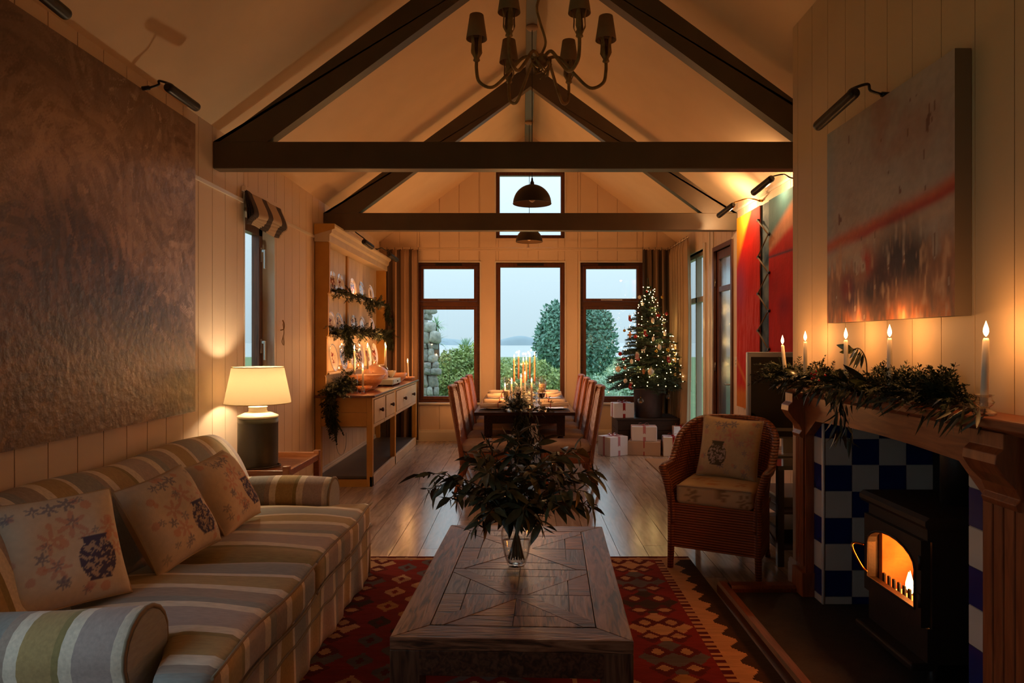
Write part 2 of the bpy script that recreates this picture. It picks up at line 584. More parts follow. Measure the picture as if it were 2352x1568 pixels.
# fireplace tiles: blue and cream checkers
M_tileb = mat('tile_cobalt', srgb(28,44,108), srgb(22,34,90), rough=.12, scale=(6,6,6))
M_tilew = mat('tile_cream', srgb(206,196,182), srgb(194,182,166), rough=.14, scale=(5,5,5))
M_grout = mat('tile_grout', srgb(196,184,168), rough=.8)
tsy, tsz = .152, .1475
gb = MB().box(XBR+.004, XR, OY1-.012, OY1+.004, .03, OZ)
gb.box(XBR-.006, XBR+.004, OY1-.012, OY1+.1, .03, OZ).box(XBR-.006, XBR+.004, OY0-.1, OY0+.012, .03, OZ)
gb.build('grout_bed', M_grout, WC)
tmesh = {}
def tile(sx, sz, mt, key):
    k = (round(sx,3), round(sz,3), key)
    if k not in tmesh:
        me = MB().box(0, sx-.004, -.005, 0, 0, sz-.004).mesh('tile', mt)
        tmesh[k] = me
    return tmesh[k]
nrow = 8
for j in range(nrow):
    z0 = .03 + (0 if j == 0 else (j*tsz - .105))
    hz = (tsz-.105) if j == 0 else tsz
    hz = min(hz, OZ - z0)
    for i in range(5):
        x0 = XBR+.004 + i*tsy
        wx = min(tsy, XR-.02-x0)
        if wx < .02: continue
        dark = (i+j) % 2 == 1
        o = obj_from_mesh('tile', tile(wx, hz, M_tileb if dark else M_tilew, dark), WC, (x0+.002, OY1-.012, z0))
    for side in (0, 1):                              # narrow strips on the face either side of the opening
        dark = (j+side) % 2 == 1
        y0 = OY1-.01 if side == 0 else OY0-.092
        obj_from_mesh('tile', tile(.1, hz, M_tileb if dark else M_tilew, dark), WC, (XBR-.006, y0+.1, z0), (0, 0, -PI/2))
MB().tube([(XBR-.004, OY1-.014, .03), (XBR-.004, OY1-.014, OZ)], .009, 8).build('tile_edging', M_white, WC)

# skirting boards and rails
def skirt(name, a, b, nrm, h=.15):
    a = Vector(a); b = Vector(b); n = Vector(nrm)
    m = MB()
    prof = [(0, 0), (.022, 0), (.022, h-.035), (.016, h-.02), (.018, h-.012), (.008, h), (0, h)]
    m.prism(prof, lambda u, w, d: tuple(a + (b-a)*d + n*u + Vector((0, 0, w))), 0, 1)
    return tag(m.build(name, M_white), kind='structure')
skirt('baseboard_left', (XL, 1.7, 0), (XL, YB, 0), (1, 0, 0))
skirt('baseboard_back', (XL, YB, 0), (XR, YB, 0), (0, -1, 0), .17)
skirt('baseboard_right', (XR, YB1, 0), (XR, RD[0]-.08, 0), (-1, 0, 0))
skirt('baseboard_chimney', (XBR, 4.085, 0), (XBR, YB1+.02, 0), (-1, 0, 0))
tag(MB().box(XL, XL+.014, 1.9, 5.24, 2.565, 2.59).box(XL, XL+.014, 6.03, YB, 2.565, 2.59).build('trim_1', M_white), kind='structure')
tag(MB().box(XL, XR, YB-.012, YB, 2.865, 2.89).build('trim_2', M_wall), kind='structure')
tag(MB().box(XR-.014, XR, YB1, 7.5, 2.9, 2.925).build('trim_3', M_white), kind='structure')

# roof trusses
def truss(idx, Y, dep=.105):
    zt, zb_ = 2.888, 2.70
    t = thing('roof_truss', ['dark painted roof truss before the pendants, its tie beam running behind the chimney breast',
                             'dark painted roof truss above the dining table, tie beam just over the dresser'][idx], 'roof truss', (XC, Y, zb_))
    tag(t, kind='structure')
    MB().box(XL, XR, Y, Y+dep, zb_, zt).build('tie_beam', M_beam, t, bevel=.006)
    r0 = .135                                         # packing between rafter and ceiling, measured vertically
    th = .25
    for sgn, xe in ((-1, XL), (1, XR)):
        f = lambda u, w, d: (u, d, w)
        z_e = zc(xe)
        MB().prism([(xe, z_e-r0), (XC, ZR-r0), (XC, ZR-r0-th), (xe+sgn*-.0, z_e-r0-th)] if False else
                   [(xe, z_e-r0), (XC, ZR-r0), (XC, ZR-r0-th), (XC+sgn*(ZR-r0-th-zt)/SL, zt), (xe, zt)], f, Y+.004, Y+dep-.004).build('rafter', M_beam, t)
    return t
truss(0, 4.74)
truss(1, 7.37)
tag(MB().box(XC-.05, XC+.05, YR, YB, ZR-.25, ZR-.02).build('ridge_beam', M_beam), kind='structure')

# ------------------------------------------------------------------ windows
M_vent = mat('vent_dark', srgb(34,22,16), rough=.5)
def win_two(n, x0, x1, z0, z1, zt=2.06):
    """casement below, top light above"""
    Y0, Y1 = YB+.05, YB+.13
    fw = .045
    fr = MB()
    fr.box(x0, x0+fw, Y0, Y1, z0, z1).box(x1-fw, x1, Y0, Y1, z0, z1).box(x0+fw, x1-fw, Y0, Y1, z1-fw, z1).box(x0+fw, x1-fw, Y0, Y1, z0, z0+fw)
    fr.box(x0+fw, x1-fw, Y0, Y1, zt-.03, zt+.045)
    w = tag(fr.build(f'window_{n}', M_frameh), kind='structure')
    for (a, b) in ((z0+fw, zt-.03), (zt+.045, z1-fw)):
        s = MB(); sw = .042
        X0, X1 = x0+fw+.003, x1-fw-.003; a_, b_ = a+.003, b-.003
        s.box(X0, X0+sw, Y0-.012, Y1-.02, a_, b_).box(X1-sw, X1, Y0-.012, Y1-.02, a_, b_).box(X0+sw, X1-sw, Y0-.012, Y1-.02, a_, a_+sw).box(X0+sw, X1-sw, Y0-.012, Y1-.02, b_-sw, b_)
        so = s.build('casement', M_frame, w)
        MB().box(X0+sw-.005, X1-sw+.005, Y0+.02, Y0+.026, a_+sw-.005, b_-sw+.005).build('pane', M_glass, so)
        if a > zt: 
            cx_ = (x0+x1)/2
            MB().box(cx_-.16, cx_+.16, Y0-.04, Y0-.024, a_+.012, a_+.03).box(cx_-.14, cx_-.13, Y0-.03, Y0-.01, a_+.012, a_+.03).build('stay_bar', M_metal, so)
    MB().box((x0+x1)/2-.2, (x0+x1)/2+.2, Y0-.014, Y0+.01, z1-.04, z1-.012).build('trickle_vent', M_vent, w)
    MB().box(x0-.06, x1+.06, YB-.05, YB+.06, z0-.03, z0).build('sill', M_white, w, bevel=.006)
    MB().box(x0, x1, YB+.03, YB+.06, z0, z0+.03).build('sill_bead', M_frameh, w)
    c = MB(); tw = .05
    c.box(x0-.02, x0, YB-.012, YB+.06, z0, z1+.02).box(x1, x1+.02, YB-.012, YB+.06, z0, z1+.02).box(x0, x1, YB-.012, YB+.06, z1, z1+.02)
    c.build('window_casing', M_white, w)
    return w
def win_fixed(n, x0, x1, z0, z1, fw=.065):
    Y0, Y1 = YB+.05, YB+.13
    fr = MB()
    fr.box(x0, x0+fw, Y0, Y1, z0, z1).box(x1-fw, x1, Y0, Y1, z0, z1).box(x0+fw, x1-fw, Y0, Y1, z1-fw, z1).box(x0+fw, x1-fw, Y0, Y1, z0, z0+fw)
    w = tag(fr.build(f'window_{n}', M_frame), kind='structure')
    MB().box(x0+fw-.005, x1-fw+.005, Y0+.03, Y0+.036, z0+fw-.005, z1-fw+.005).build('pane', M_glass, w)
    c = MB()
    c.box(x0-.02, x0, YB-.012, YB+.06, z0, z1+.02).box(x1, x1+.02, YB-.012, YB+.06, z0, z1+.02).box(x0, x1, YB-.012, YB+.06, z1, z1+.02)
    c.build('window_casing', M_white, w)
    if n == 2:
        MB().box(x0-.06, x1+.06, YB-.05, YB+.06, z0-.03, z0).build('sill', M_white, w, bevel=.006)
        MB().box((x0+x1)/2-.2, (x0+x1)/2+.2, Y0-.014, Y0+.01, z1-.045, z1-.015).build('trickle_vent', M_vent, w)
    return w
win_two(1, *WS[0])
win_fixed(2, *WS[1])
win_two(3, *WS[2])
win_fixed(4, *GW, fw=.055)

# left wall window: deep white reveal, dark casement with two handles
xw = XL-.1
y0, y1, z0, z1 = LW
fr = MB()
fr.box(xw-.055, xw, y0, y0+.05, z0, z1).box(xw-.055, xw, y1-.05, y1, z0, z1).box(xw-.055, xw, y0+.05, y1-.05, z1-.05, z1).box(xw-.055, xw, y0+.05, y1-.05, z0, z0+.05)
w5 = tag(fr.build('window_5', M_frame), kind='structure')
s = MB()
a, b = y0+.053, y1-.053
s.box(xw-.05, xw+.014, a, a+.07, z0+.05, z1-.05).box(xw-.05, xw+.014, b-.07, b, z0+.05, z1-.05).box(xw-.05, xw+.014, a, b, z1-.12, z1-.05).box(xw-.05, xw+.014, a, b, z0+.05, z0+.12)
so = s.build('casement', M_frame, w5)
MB().box(xw-.03, xw-.024, a+.065, b-.065, z0+.11, z1-.11).build('pane', M_glass, so)
for zz in (2.24, 1.46):
    h = MB().box(xw+.014, xw+.022, b-.05, b-.02, zz-.06, zz+.06).box(xw+.022, xw+.05, b-.042, b-.028, zz+.02, zz+.045).box(xw+.04, xw+.055, b-.045, b-.025, zz-.12, zz+.045)
    h.build('handle', M_metal, so, bevel=.003)
r = MB()
r.box(xw, XL+.004, y0-.0, y0+.012, z0, z1).box(xw, XL+.004, y1-.012, y1, z0, z1).box(xw, XL+.004, y0, y1, z1-.012, z1).box(xw, XL+.03, y0-.03, y1+.03, z0-.02, z0+.004)
r.build('reveal_lining', M_white, w5)

# second left wall window, beside the camera
y0, y1, z0, z1 = LW2
fr = MB()
for (a, b, c, d) in ((y0, y0+.06, z0, z1), (y1-.06, y1, z0, z1), (y0, y1, z0, z0+.06), (y0, y1, z1-.06, z1), ((y0+y1)/2-.04, (y0+y1)/2+.04, z0, z1)): fr.box(XL-.155, XL-.1, a, b, c, d)
w7 = tag(fr.build('window_7', M_frame), kind='structure')
for a, b in ((y0+.055, (y0+y1)/2-.035), ((y0+y1)/2+.035, y1-.055)): MB().box(XL-.14, XL-.134, a, b, z0+.055, z1-.055).build('pane', M_glass, w7)
# right wall side window
xw = XR+.06
y0, y1, z0, z1 = RW
fr = MB()
fw = .05
fr.box(xw, xw+.07, y0, y0+fw, z0, z1).box(xw, xw+.07, y1-fw, y1, z0, z1).box(xw, xw+.07, y0+fw, y1-fw, z1-fw, z1).box(xw, xw+.07, y0+fw, y1-fw, z0, z0+fw).box(xw, xw+.07, y0+fw, y1-fw, 2.03, 2.1)
fr.box(xw, xw+.07, (y0+y1)/2-.03, (y0+y1)/2+.03, z0+fw, z1-fw)
w6 = tag(fr.build('window_6', mat('pale_frame', srgb(170,150,130), rough=.4)), kind='structure')
for a, b in ((y0+fw, (y0+y1)/2-.03), ((y0+y1)/2+.03, y1-fw)):
    for c, d in ((z0+fw, 2.03), (2.1, z1-fw)):
        MB().box(xw+.03, xw+.036, a-.004, b+.004, c-.004, d+.004).build('pane', M_glass, w6)
r = MB()
r.box(XR-.006, XR+.06, y0-.02, y0, z0, z1).box(XR-.006, XR+.06, y1, y1+.02, z0, z1).box(XR-.006, XR+.06, y0, y1, z1, z1+.02).box(XR-.03, XR+.06, y0, y1, z0-.02, z0)
r.build('window_casing', M_white, w6)

# glazed door in the right wall
y0, y1, z0, z1 = RD
d = MB()
d.box(XR-.02, XR+.13, y0-.05, y0, 0, z1+.05).box(XR-.02, XR+.13, y1, y1+.05, 0, z1+.05).box(XR-.02, XR+.13, y0, y1, z1, z1+.05)
d1 = tag(d.build('door_1', M_frame), kind='structure')
lf = MB(); st = .085
bars = [(.0, .16), (.58, .64), (2.09, 2.15), (z1-.1, z1-.005)]
lf.box(XR+.02, XR+.065, y0+.004, y0+st, .008, z1-.004).box(XR+.02, XR+.065, y1-st, y1-.004, .008, z1-.004)
for a, b in bars: lf.box(XR+.02, XR+.065, y0+st, y1-st, max(a, .008), b)
lo = lf.build('door_leaf', M_frame, d1)
for a, b in ((.16, .58), (.64, 2.09), (2.15, z1-.1)):
    MB().box(XR+.04, XR+.046, y0+st-.005, y1-st+.005, a-.005, b+.005).build('pane', M_rain, lo)
for zz in (.3, 1.2, 2.2):
    MB().tube([(XR-.002, y1-.006, zz-.05), (XR-.002, y1-.006, zz+.05)], .008, 8).build('hinge', M_metal, lo)
hh = MB().tube([(XR+.02, y0+.045, 1.02), (XR-.03, y0+.045, 1.02), (XR-.035, y0+.06, 1.02), (XR-.035, y0+.15, 1.02)], .009, 8)
hh.build('door_handle', M_metal, lo)
tag(MB().box(XR-.012, XR+.01, RD[1]+.05, RD[1]+.17, 0, 2.9).box(XR-.022, XR+.01, RD[1]+.17, RD[1]+.21, 0, 2.9).build('trim_4', M_white), kind='structure')
tag(MB().box(XR-.02, XR+.01, RW[0]-.10, RW[0]-.02, 0, 2.75).build('trim_5', M_white), kind='structure')

# hearth: slate pad with a raised wooden kerb
hm = MB().box(1.20, XBR-.002, 1.75, 4.0, 0.0, .03)
M_slate = mat('hearth_slate', srgb(44,38,34), srgb(30,26,24), rough=.75, scale=(20,20,20), bump=.3, bscale=140)
H = thing('hearth', 'dark slate hearth pad with a low wooden kerb in front of the stove', 'hearth', (1.42, 2.9, 0))
hm.build('slate_pad', M_slate, H)
MB().box(XBR-.002, XR-.021, OY0, OY1, 0.0, .03).build('fire_recess_floor', M_slate, WC)
M_kerb = wood('kerb_wood', srgb(120,66,36), srgb(84,44,24), axis=1, rough=.32, scale=4, vary=.05)
MB().prism([(1.165, 0), (1.165, .05), (1.175, .066), (1.215, .066), (1.228, .05), (1.228, 0)], lambda u, w, d: (u, d, w), 1.75, 4.09).build('kerb', M_kerb, H)
MB().prism([(4.09, 0), (4.09, .05), (4.08, .066), (4.015, .066), (4.0, .05), (4.0, 0)], lambda u, w, d: (d, u, w), 1.228, 1.605).build('kerb', M_kerb, H)
# ------------------------------------------------------------------ outside
M_leafA = mat('leaf_bush_olive', srgb(176,190,112), srgb(120,150,96), rough=.6, scale=(3,3,3), nscale=1.5)
M_leafB = mat('leaf_tree_green', srgb(124,168,146), srgb(84,134,118), rough=.5, scale=(2,2,2), nscale=1.5)
M_leafC = mat('leaf_spiky', srgb(176,200,170), srgb(140,172,146), rough=.5, scale=(3,3,3))
M_bark = mat('bark', srgb(70,56,44), rough=.9, scale=(4,4,4))
M_stone = mat('garden_stone', srgb(176,176,168), srgb(128,134,128), rough=.9, scale=(5,5,5), bump=.6, bscale=18, vary=.25)
M_moss = mat('wall_core', srgb(80,92,78), rough=.95)
M_lawn = mat('lawn_green', srgb(120,140,90), srgb(96,122,80), rough=.9, scale=(2,2,2))
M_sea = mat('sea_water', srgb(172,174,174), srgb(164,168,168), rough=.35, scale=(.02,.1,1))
M_isle = mat('hazed_island', srgb(150,164,172), srgb(144,158,168), rough=1, scale=(.05,.05,.05))  # pale blue-grey: the haze of distance is mixed into this colour

tag(MB().box(-60, 60, YB+.35, 90, -1.0, -.55).build('garden_ground', M_lawn), kind='structure')
tag(MB().box(2.7, 60, -30, YB+.35, -1.0, -.55).build('garden_ground', M_lawn), kind='structure')
tag(MB().box(-60, -2.5, -30, YB+.35, -1.0, -.55).build('garden_ground', M_lawn), kind='structure')
tag(MB().box(-3000, 3000, 91, 5500, -12.2, -12).build('sea', M_sea), kind='structure')

def isle(cx, Y, w, h, seed, nm):
    r = random.Random(seed); m = MB()
    n = 40
    def f(u, v):
        a = u*2-1
        prof = max(0, 1-a*a)**.6*(1+.06*math.sin(5*a+seed))
        return (cx+a*w/2, Y+(v-.5)*w*.4, -12.5+(12+h)*prof*math.sin(PI*v)**.6)
    m.grid(f, n, 8)
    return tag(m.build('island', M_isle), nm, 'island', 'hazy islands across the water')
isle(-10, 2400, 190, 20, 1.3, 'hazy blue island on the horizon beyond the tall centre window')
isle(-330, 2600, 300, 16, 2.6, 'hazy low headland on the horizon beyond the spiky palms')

def leaf_cloud(m, blobs, n, size, rnd, flat=.5):
    """leaf quads over the surface shell of ellipsoids"""
    tot = sum(b[3]*b[4]+b[4]*b[5]+b[3]*b[5] for b in blobs)
    for b in blobs:
        k = int(n*(b[3]*b[4]+b[4]*b[5]+b[3]*b[5])/tot)
        for _ in range(k):
            d = Vector((rnd.gauss(0,1), rnd.gauss(0,1), rnd.gauss(0,1))); d.normalize()
            rr = rnd.uniform(.72, 1.06)
            p = Vector((b[0]+d.x*b[3]*rr, b[1]+d.y*b[4]*rr, b[2]+d.z*b[5]*rr))
            t = Vector((rnd.gauss(0,1), rnd.gauss(0,1), rnd.gauss(0,1))); t.normalize()
            t = (t + d*.4).normalized()
            s_ = t.cross(d + Vector((.01, .02, .3)))
            if s_.length < 1e-3: continue
            s_.normalize()
            L = size*rnd.uniform(.7, 1.4); W = L*flat*.5
            m.add([p, p+t*L*.5+s_*W, p+t*L, p+t*L*.5-s_*W], [(0,1,2,3)])

def bush(name, label, cat, blobs, n, size, matl, base, seed, group=None, trunk=None):
    rnd = random.Random(seed)
    t = thing(name, label, cat, base, group=group)
    m = MB(); leaf_cloud(m, blobs, n, size, rnd)
    f = m.build('foliage', matl, t); tag(f, kind='stuff')
    k = MB()
    for b in blobs:                                   # branches up into every lobe
        k.tube([base, ((base[0]+b[0])/2, (base[1]+b[1])/2, (base[2]+b[2])/2+.05), (b[0], b[1], b[2])], [.035, .025, .01] if trunk is None else [trunk, trunk*.7, trunk*.3], 6)
    for b in blobs:
        k.sphere((b[0], b[1], b[2]), (b[3]*.7, b[4]*.7, b[5]*.7), 10, 6)
    k.mi = 0
    k.build('branches', matl if trunk is None else matl, t)
    return t

def blobs_px(lst):
    """(px, py, rx_px, rz_px, Y) -> ellipsoids"""
    out = []
    for px, py, rx, rz, Y in lst:
        c = at(px, py, Y); s_ = Y/F
        out.append((c.x, c.y, c.z, rx*s_, min(rx, rz)*s_*.9, rz*s_))
    return out

Yt = 19.0
bush('garden_tree', 'rounded dark green evergreen tree standing behind the post beside the tall window', 'tree',
     blobs_px([(1282,760,44,66,Yt), (1262,790,34,50,Yt), (1310,740,48,50,Yt), (1350,765,50,62,Yt+.3), (1378,790,38,60,Yt), (1320,800,55,55,Yt), (1370,742,34,38,Yt), (1278,820,28,34,Yt), (1352,835,40,36,Yt)]),
     16000, .115, M_leafB, (1.45, Yt, -.56), 4, trunk=.07)
g = 'garden shrubs outside the windows'
bush('garden_bush', 'yellow-green bush filling the window beside the stone wall', 'bush',
     blobs_px([(1040,850,38,46,15.2), (1075,840,40,44,15.6), (1110,860,40,46,15.4), (1055,890,50,40,15.0), (1020,890,24,34,15.0), (1085,900,45,34,15.0), (1060,950,70,40,15.2)]), 11000, .085, M_leafA, (-1.3, 15.2, -.56), 5, g)
bush('garden_bush', 'olive bush seen behind the candles through the tall centre window', 'bush',
     blobs_px([(1165,862,34,38,15.0), (1200,872,38,40,15.2), (1235,868,40,40,15.1), (1262,880,40,38,15.0), (1180,900,44,36,14.8), (1240,905,50,34,14.8), (1150,900,36,36,14.8), (1210,950,80,44,15)]), 11000, .08, M_leafA, (0.05, 15, -.56), 6, g)
bush('garden_bush', 'pale green bush low under the evergreen tree behind the fir', 'bush',
     blobs_px([(1375,895,48,34,15.6), (1420,888,44,38,15.8), (1455,885,44,36,15.6), (1400,915,60,30,15.2), (1470,900,40,40,15.4), (1420,955,90,40,15.3)]), 9000, .075, mat('leaf_pale', srgb(178,204,172), srgb(136,172,146), rough=.6, scale=(3,3,3)), (2.1, 15.4, -.56), 7, g)
bush('garden_bush', 'low hedge bush outside the glazed side door', 'bush',
     [(7.6, 9.2, -.1, .7, 1.4, .6), (7.4, 7.4, -.2, .7, 1.3, .5), (7.8, 11.0, -.1, .8, 1.3, .6), (7.6, 13.2, -.1, .9, 1.3, .7)], 5000, .1, M_leafB, (7.6, 9.4, -.56), 8, g)

def spiky(label, px, py, Y, L, seed, n=70):
    rnd = random.Random(seed)
    c = at(px, py, Y)
    t = thing('cordyline_palm', label, 'palm', (c.x, c.y, -.56), group='spiky palms beyond the window')
    MB().tube([(c.x, c.y, -.56), (c.x+.03, c.y, c.z*.5), tuple(c)], [.07, .055, .05], 8).build('trunk', M_bark, t)
    m = MB()
    for i in range(n):
        a = rnd.uniform(0, 2*PI); el = rnd.uniform(-.15, 1.45)
        d = Vector((math.cos(a)*math.cos(el), math.sin(a)*math.cos(el), math.sin(el)))
        l = L*rnd.uniform(.75, 1.1); sd = d.cross(Vector((0,0,1))).normalized()*.018
        p = [c + d*l*u - Vector((0,0,.28*l*u*u)) for u in (0, .5, 1)]
        m.add([p[0]-sd, p[0]+sd, p[1]+sd, p[1]-sd, p[2]], [(0,1,2,3), (3,2,4)])
    m.build('frond', M_leafC, t)['kind'] = 'stuff'
spiky('spiky cordyline palm standing above the yellow-green bush', 1070, 805, 17.0, .52, 3)
spiky('tall thin spiky palm rising over the stone wall', 1003, 748, 18.5, .42, 9, 50)
spiky('spiky palm leaning out beside the stone wall', 1000, 785, 18.0, .5, 12, 50)

# dry stone garden wall seen at the edge of the window: each stone is a part
SW = thing('stone_wall', 'rough grey dry stone garden wall outside the window by the dresser curtain', 'stone wall', (-2.6, 14.2, -.56))
rnd = random.Random(21)
smeshes = []
for q in range(10):
    m = MB(); r2 = random.Random(q)
    rbox(m, -.5, .5, -.5, .5, -.5, .5, .22, 4)
    m.v = [(x*(1+.22*mnoise.noise((x*2+q, y*2, z*2)))+.12*mnoise.noise((y*3, z*3, q)), y*(1+r2.uniform(-.1,.1)), z*(1+.22*mnoise.noise((x*2, y*2+q, z*2+5)))) for x, y, z in m.v]
    smeshes.append(m.mesh('stone', M_stone))
def stone_face(y, xa, xb, z0, z1):
    z = z0
    while z < z1:
        h = rnd.uniform(.10, .24)
        x = xa
        while x < xb:
            w = rnd.uniform(.09, .22)
            obj_from_mesh('stone', rnd.choice(smeshes), SW, Vector((x+w/2, y+rnd.uniform(-.03,.03), z+h/2))-Vector(SW.location), (rnd.uniform(-.1,.1), rnd.uniform(-.15,.15), rnd.uniform(-.2,.2)), (w*1.06, .34, h*1.06))
            x += w
        z += h
stone_face(13.6, -2.75, -1.76, -.56, .6)
stone_face(13.6, -2.75, -1.72, .6, 1.2)
stone_face(13.65, -2.75, -1.8, 1.2, 1.75)
stone_face(13.7, -2.75, -1.92, 1.75, 2.15)
MB().box(-2.8, -1.86, 13.68, 14.3, -.56, 1.75).box(-2.8, -2.0, 13.7, 14.3, 1.75, 2.1).build('wall_core', M_moss, SW)
# ------------------------------------------------------------------ shared builders for the objects
def vnoise(U, V, seed=0):
    r = np.random.RandomState(seed)
    G = r.rand(64, 64)
    u0 = np.floor(U).astype(int); v0 = np.floor(V).astype(int)
    fu = U-u0; fv = V-v0
    fu = fu*fu*(3-2*fu); fv = fv*fv*(3-2*fv)
    g = lambda a, b: G[a % 64, b % 64]
    return (g(u0, v0)*(1-fu)+g(u0+1, v0)*fu)*(1-fv) + (g(u0, v0+1)*(1-fu)+g(u0+1, v0+1)*fu)*fv
def fbm(U, V, scale=4, seed=0, octv=4, su=1, sv=1):
    t = 0; a = 1; n = 0
    for i in range(octv):
        t = t + a*vnoise(U*scale*su*2**i+13*i, V*scale*sv*2**i+7*i, seed+i); n += a; a *= .55
    return t/n
def L3(*c): return np.array(srgb(*c)[:3])
def mixc(a, b, t):
    t = np.clip(t, 0, 1)[..., None]
    return a*(1-t)+b*t
def sstep(a, b, x):
    t = np.clip((x-a)/(b-a), 0, 1); return t*t*(3-2*t)

def canvas(t, name, org, ex, ey, nrm, th, nu, nv, colfn, matl, edge, parent_is_thing=True):
    """painted canvas: org = lower corner of front face, ex/ey edges, nrm outward"""
    org, ex, ey, nrm = map(Vector, (org, ex, ey, nrm))
    m = MB().grid(lambda u, v: org+ex*u+ey*v, nu, nv, smooth=False)
    U, V = np.meshgrid(np.linspace(0, 1, nu+1), np.linspace(0, 1, nv+1))
    o = m.build(name, matl, t)
    set_cols(o, colfn(U.ravel(), V.ravel()))
    b = MB()
    p = [org, org+ex, org+ex+ey, org+ey]; q = [v-nrm*th for v in p]
    b.add(p+q, [(4,5,6,7), (0,1,5,4), (1,2,6,5), (2,3,7,6), (3,0,4,7)])
    b.build('stretcher', edge, t)
    return o

def candle_light(parent, loc, w=None, col=(1, .42, .125), r=.012):
    d = bpy.data.lights.new('candle_light', 'POINT')
    d.energy = CANDLE_W if w is None else w
    d.color = col; d.shadow_soft_size = r
    o = bpy.data.objects.new('candle_light', d); C.objects.link(o)
    o.parent = parent; o.location = loc
    return o
M_wax = mat('ivory_wax', srgb(236,224,204), rough=.4); MATS['ivory_wax'].node_tree.nodes['Principled BSDF'].inputs['Subsurface Weight'].default_value = .0
M_waxp = mat('peach_wax', srgb(214,150,112), rough=.45)
M_flame = emit('flame', (1, .62, .25, 1), 9)
M_wick = mat('wick', srgb(30,20,14), rough=.9)
M_clear = thin_glass('clear_glass', tint=(.96,.97,.97,1), boost=2.2)
FLAME = None
def flame_mesh():
    global FLAME
    if FLAME is None:
        FLAME = MB().lathe([(.0005, -.006), (.006, .002), (.0085, .011), (.0075, .022), (.004, .034), (.0004, .046)], n=10).mesh('flame', M_flame)
    return FLAME
def candle(label, base, h, r=.011, lean=0.0, wax=None, group=None, fs=1.0, w=None, cat='candle', leany=0.0):
    """a lit taper: base = world point of its foot"""
    t = thing('taper_candle', label, cat, base, group=group)
    top = Vector((lean*h, leany*h, h))
    MB().tube([(0, 0, 0), top*.5, top*.96, top], [r*1.1, r, r*.86, r*.6], 12).build('wax', wax or M_wax, t, world=False)
    MB().tube([top, top+Vector((.0005, 0, .010))], .0012, 5).build('wick', M_wick, t, world=False)
    obj_from_mesh('flame', flame_mesh(), t, top+Vector((0, 0, .010)), scale=(fs, fs, fs))
    candle_light(t, top+Vector((0, 0, .03*fs)), w)
    return t

def picture_light(label, mount, tube_a, tube_b, out, group, r=.024, arm_mat=None, up=.06, light=0, aim=None):
    """mount: where the arm meets the picture/wall, tube_a..tube_b: the lamp's cylinder"""
    mount, a, b = Vector(mount), Vector(tube_a), Vector(tube_b)
    t = thing('picture_light', label, 'picture light', mount, group=group)
    mid = a*.8+b*.2
    out = Vector(out)
    MB().tube([mount-out*.01, mount+out*.03], .012, 10).build('mount', arm_mat or M_black, t)
    P = smooth_path([mount+out*.03, mount+out*.08+Vector((0,0,up*.25)), (mount+mid)/2+Vector((0,0,up)), mid+Vector((0,0,up*.75))+(mount-mid)*.12, mid+Vector((0,0,r*.9))], 5)
    MB().tube(P, .0065, 8).build('arm', arm_mat or M_black, t)
    d = (b-a).normalized()
    MB().tube([a-d*.012, a-d*.004, a+d*.01, b-d*.01, b], [r*.6, r*.92, r, r, r*.96], 16).build('lamp_tube', M_black, t)
    if light:
        l = bpy.data.lights.new('picture_lamp', 'POINT'); l.energy = light; l.color = (1, .58, .26); l.shadow_soft_size = .02
        lo = bpy.data.objects.new('picture_lamp', l); C.objects.link(lo); lo.parent = t
        c = (a+b)/2; dirv = (Vector(aim)-c).normalized()
        lo.location = c + dirv*(r+.035) - mount
    return t

# ------------------------------------------------------------------ big painting on the left wall
M_oil = attr_mat('oil_paint', rough=.36, spec=.55, bump=.6, bscale=26)
M_edge = mat('canvas_edge', srgb(150,120,96), rough=.8)
def strokes(u, v, n, seed, lmin, lmax, wd):
    """paint thousands of short curved brush dabs; returns their tone map, 0.5 where bare"""
    rs = np.random.RandomState(seed)
    tone = np.full(u.shape, .5)
    gu = np.unique(u); gv = np.unique(v); nu_, nv_ = len(gu), len(gv)
    T = tone.reshape(nv_, nu_)
    du, dv = gu[1]-gu[0], gv[1]-gv[0]
    cx, cy = rs.rand(n)*gu[-1], rs.rand(n)
    ang = 2.2*PI*fbm(cx, cy, 3.2, seed+3, 2) + rs.normal(0, .25, n)
    Ls = lmin+(lmax-lmin)*rs.rand(n); val = rs.rand(n); bend = rs.normal(0, 3.0, n)
    for i in range(n):
        m_ = max(3, int(Ls[i]/min(du, dv)))
        t = np.linspace(-.5, .5, m_)*Ls[i]
        a = ang[i]+bend[i]*t
        x = cx[i]+np.cumsum(np.cos(a))*(t[1]-t[0]); y = cy[i]+np.cumsum(np.sin(a))*(t[1]-t[0])
        for o_ in np.arange(-wd, wd+1):
            ix_ = ((x-np.sin(ang[i])*o_*du)/du).astype(int); iy_ = ((y+np.cos(ang[i])*o_*dv)/dv).astype(int)
            ok = (ix_ >= 0) & (ix_ < nu_) & (iy_ >= 0) & (iy_ < nv_)
            T[iy_[ok], ix_[ok]] = T[iy_[ok], ix_[ok]]*.35+val[i]*.65
    return T.ravel()
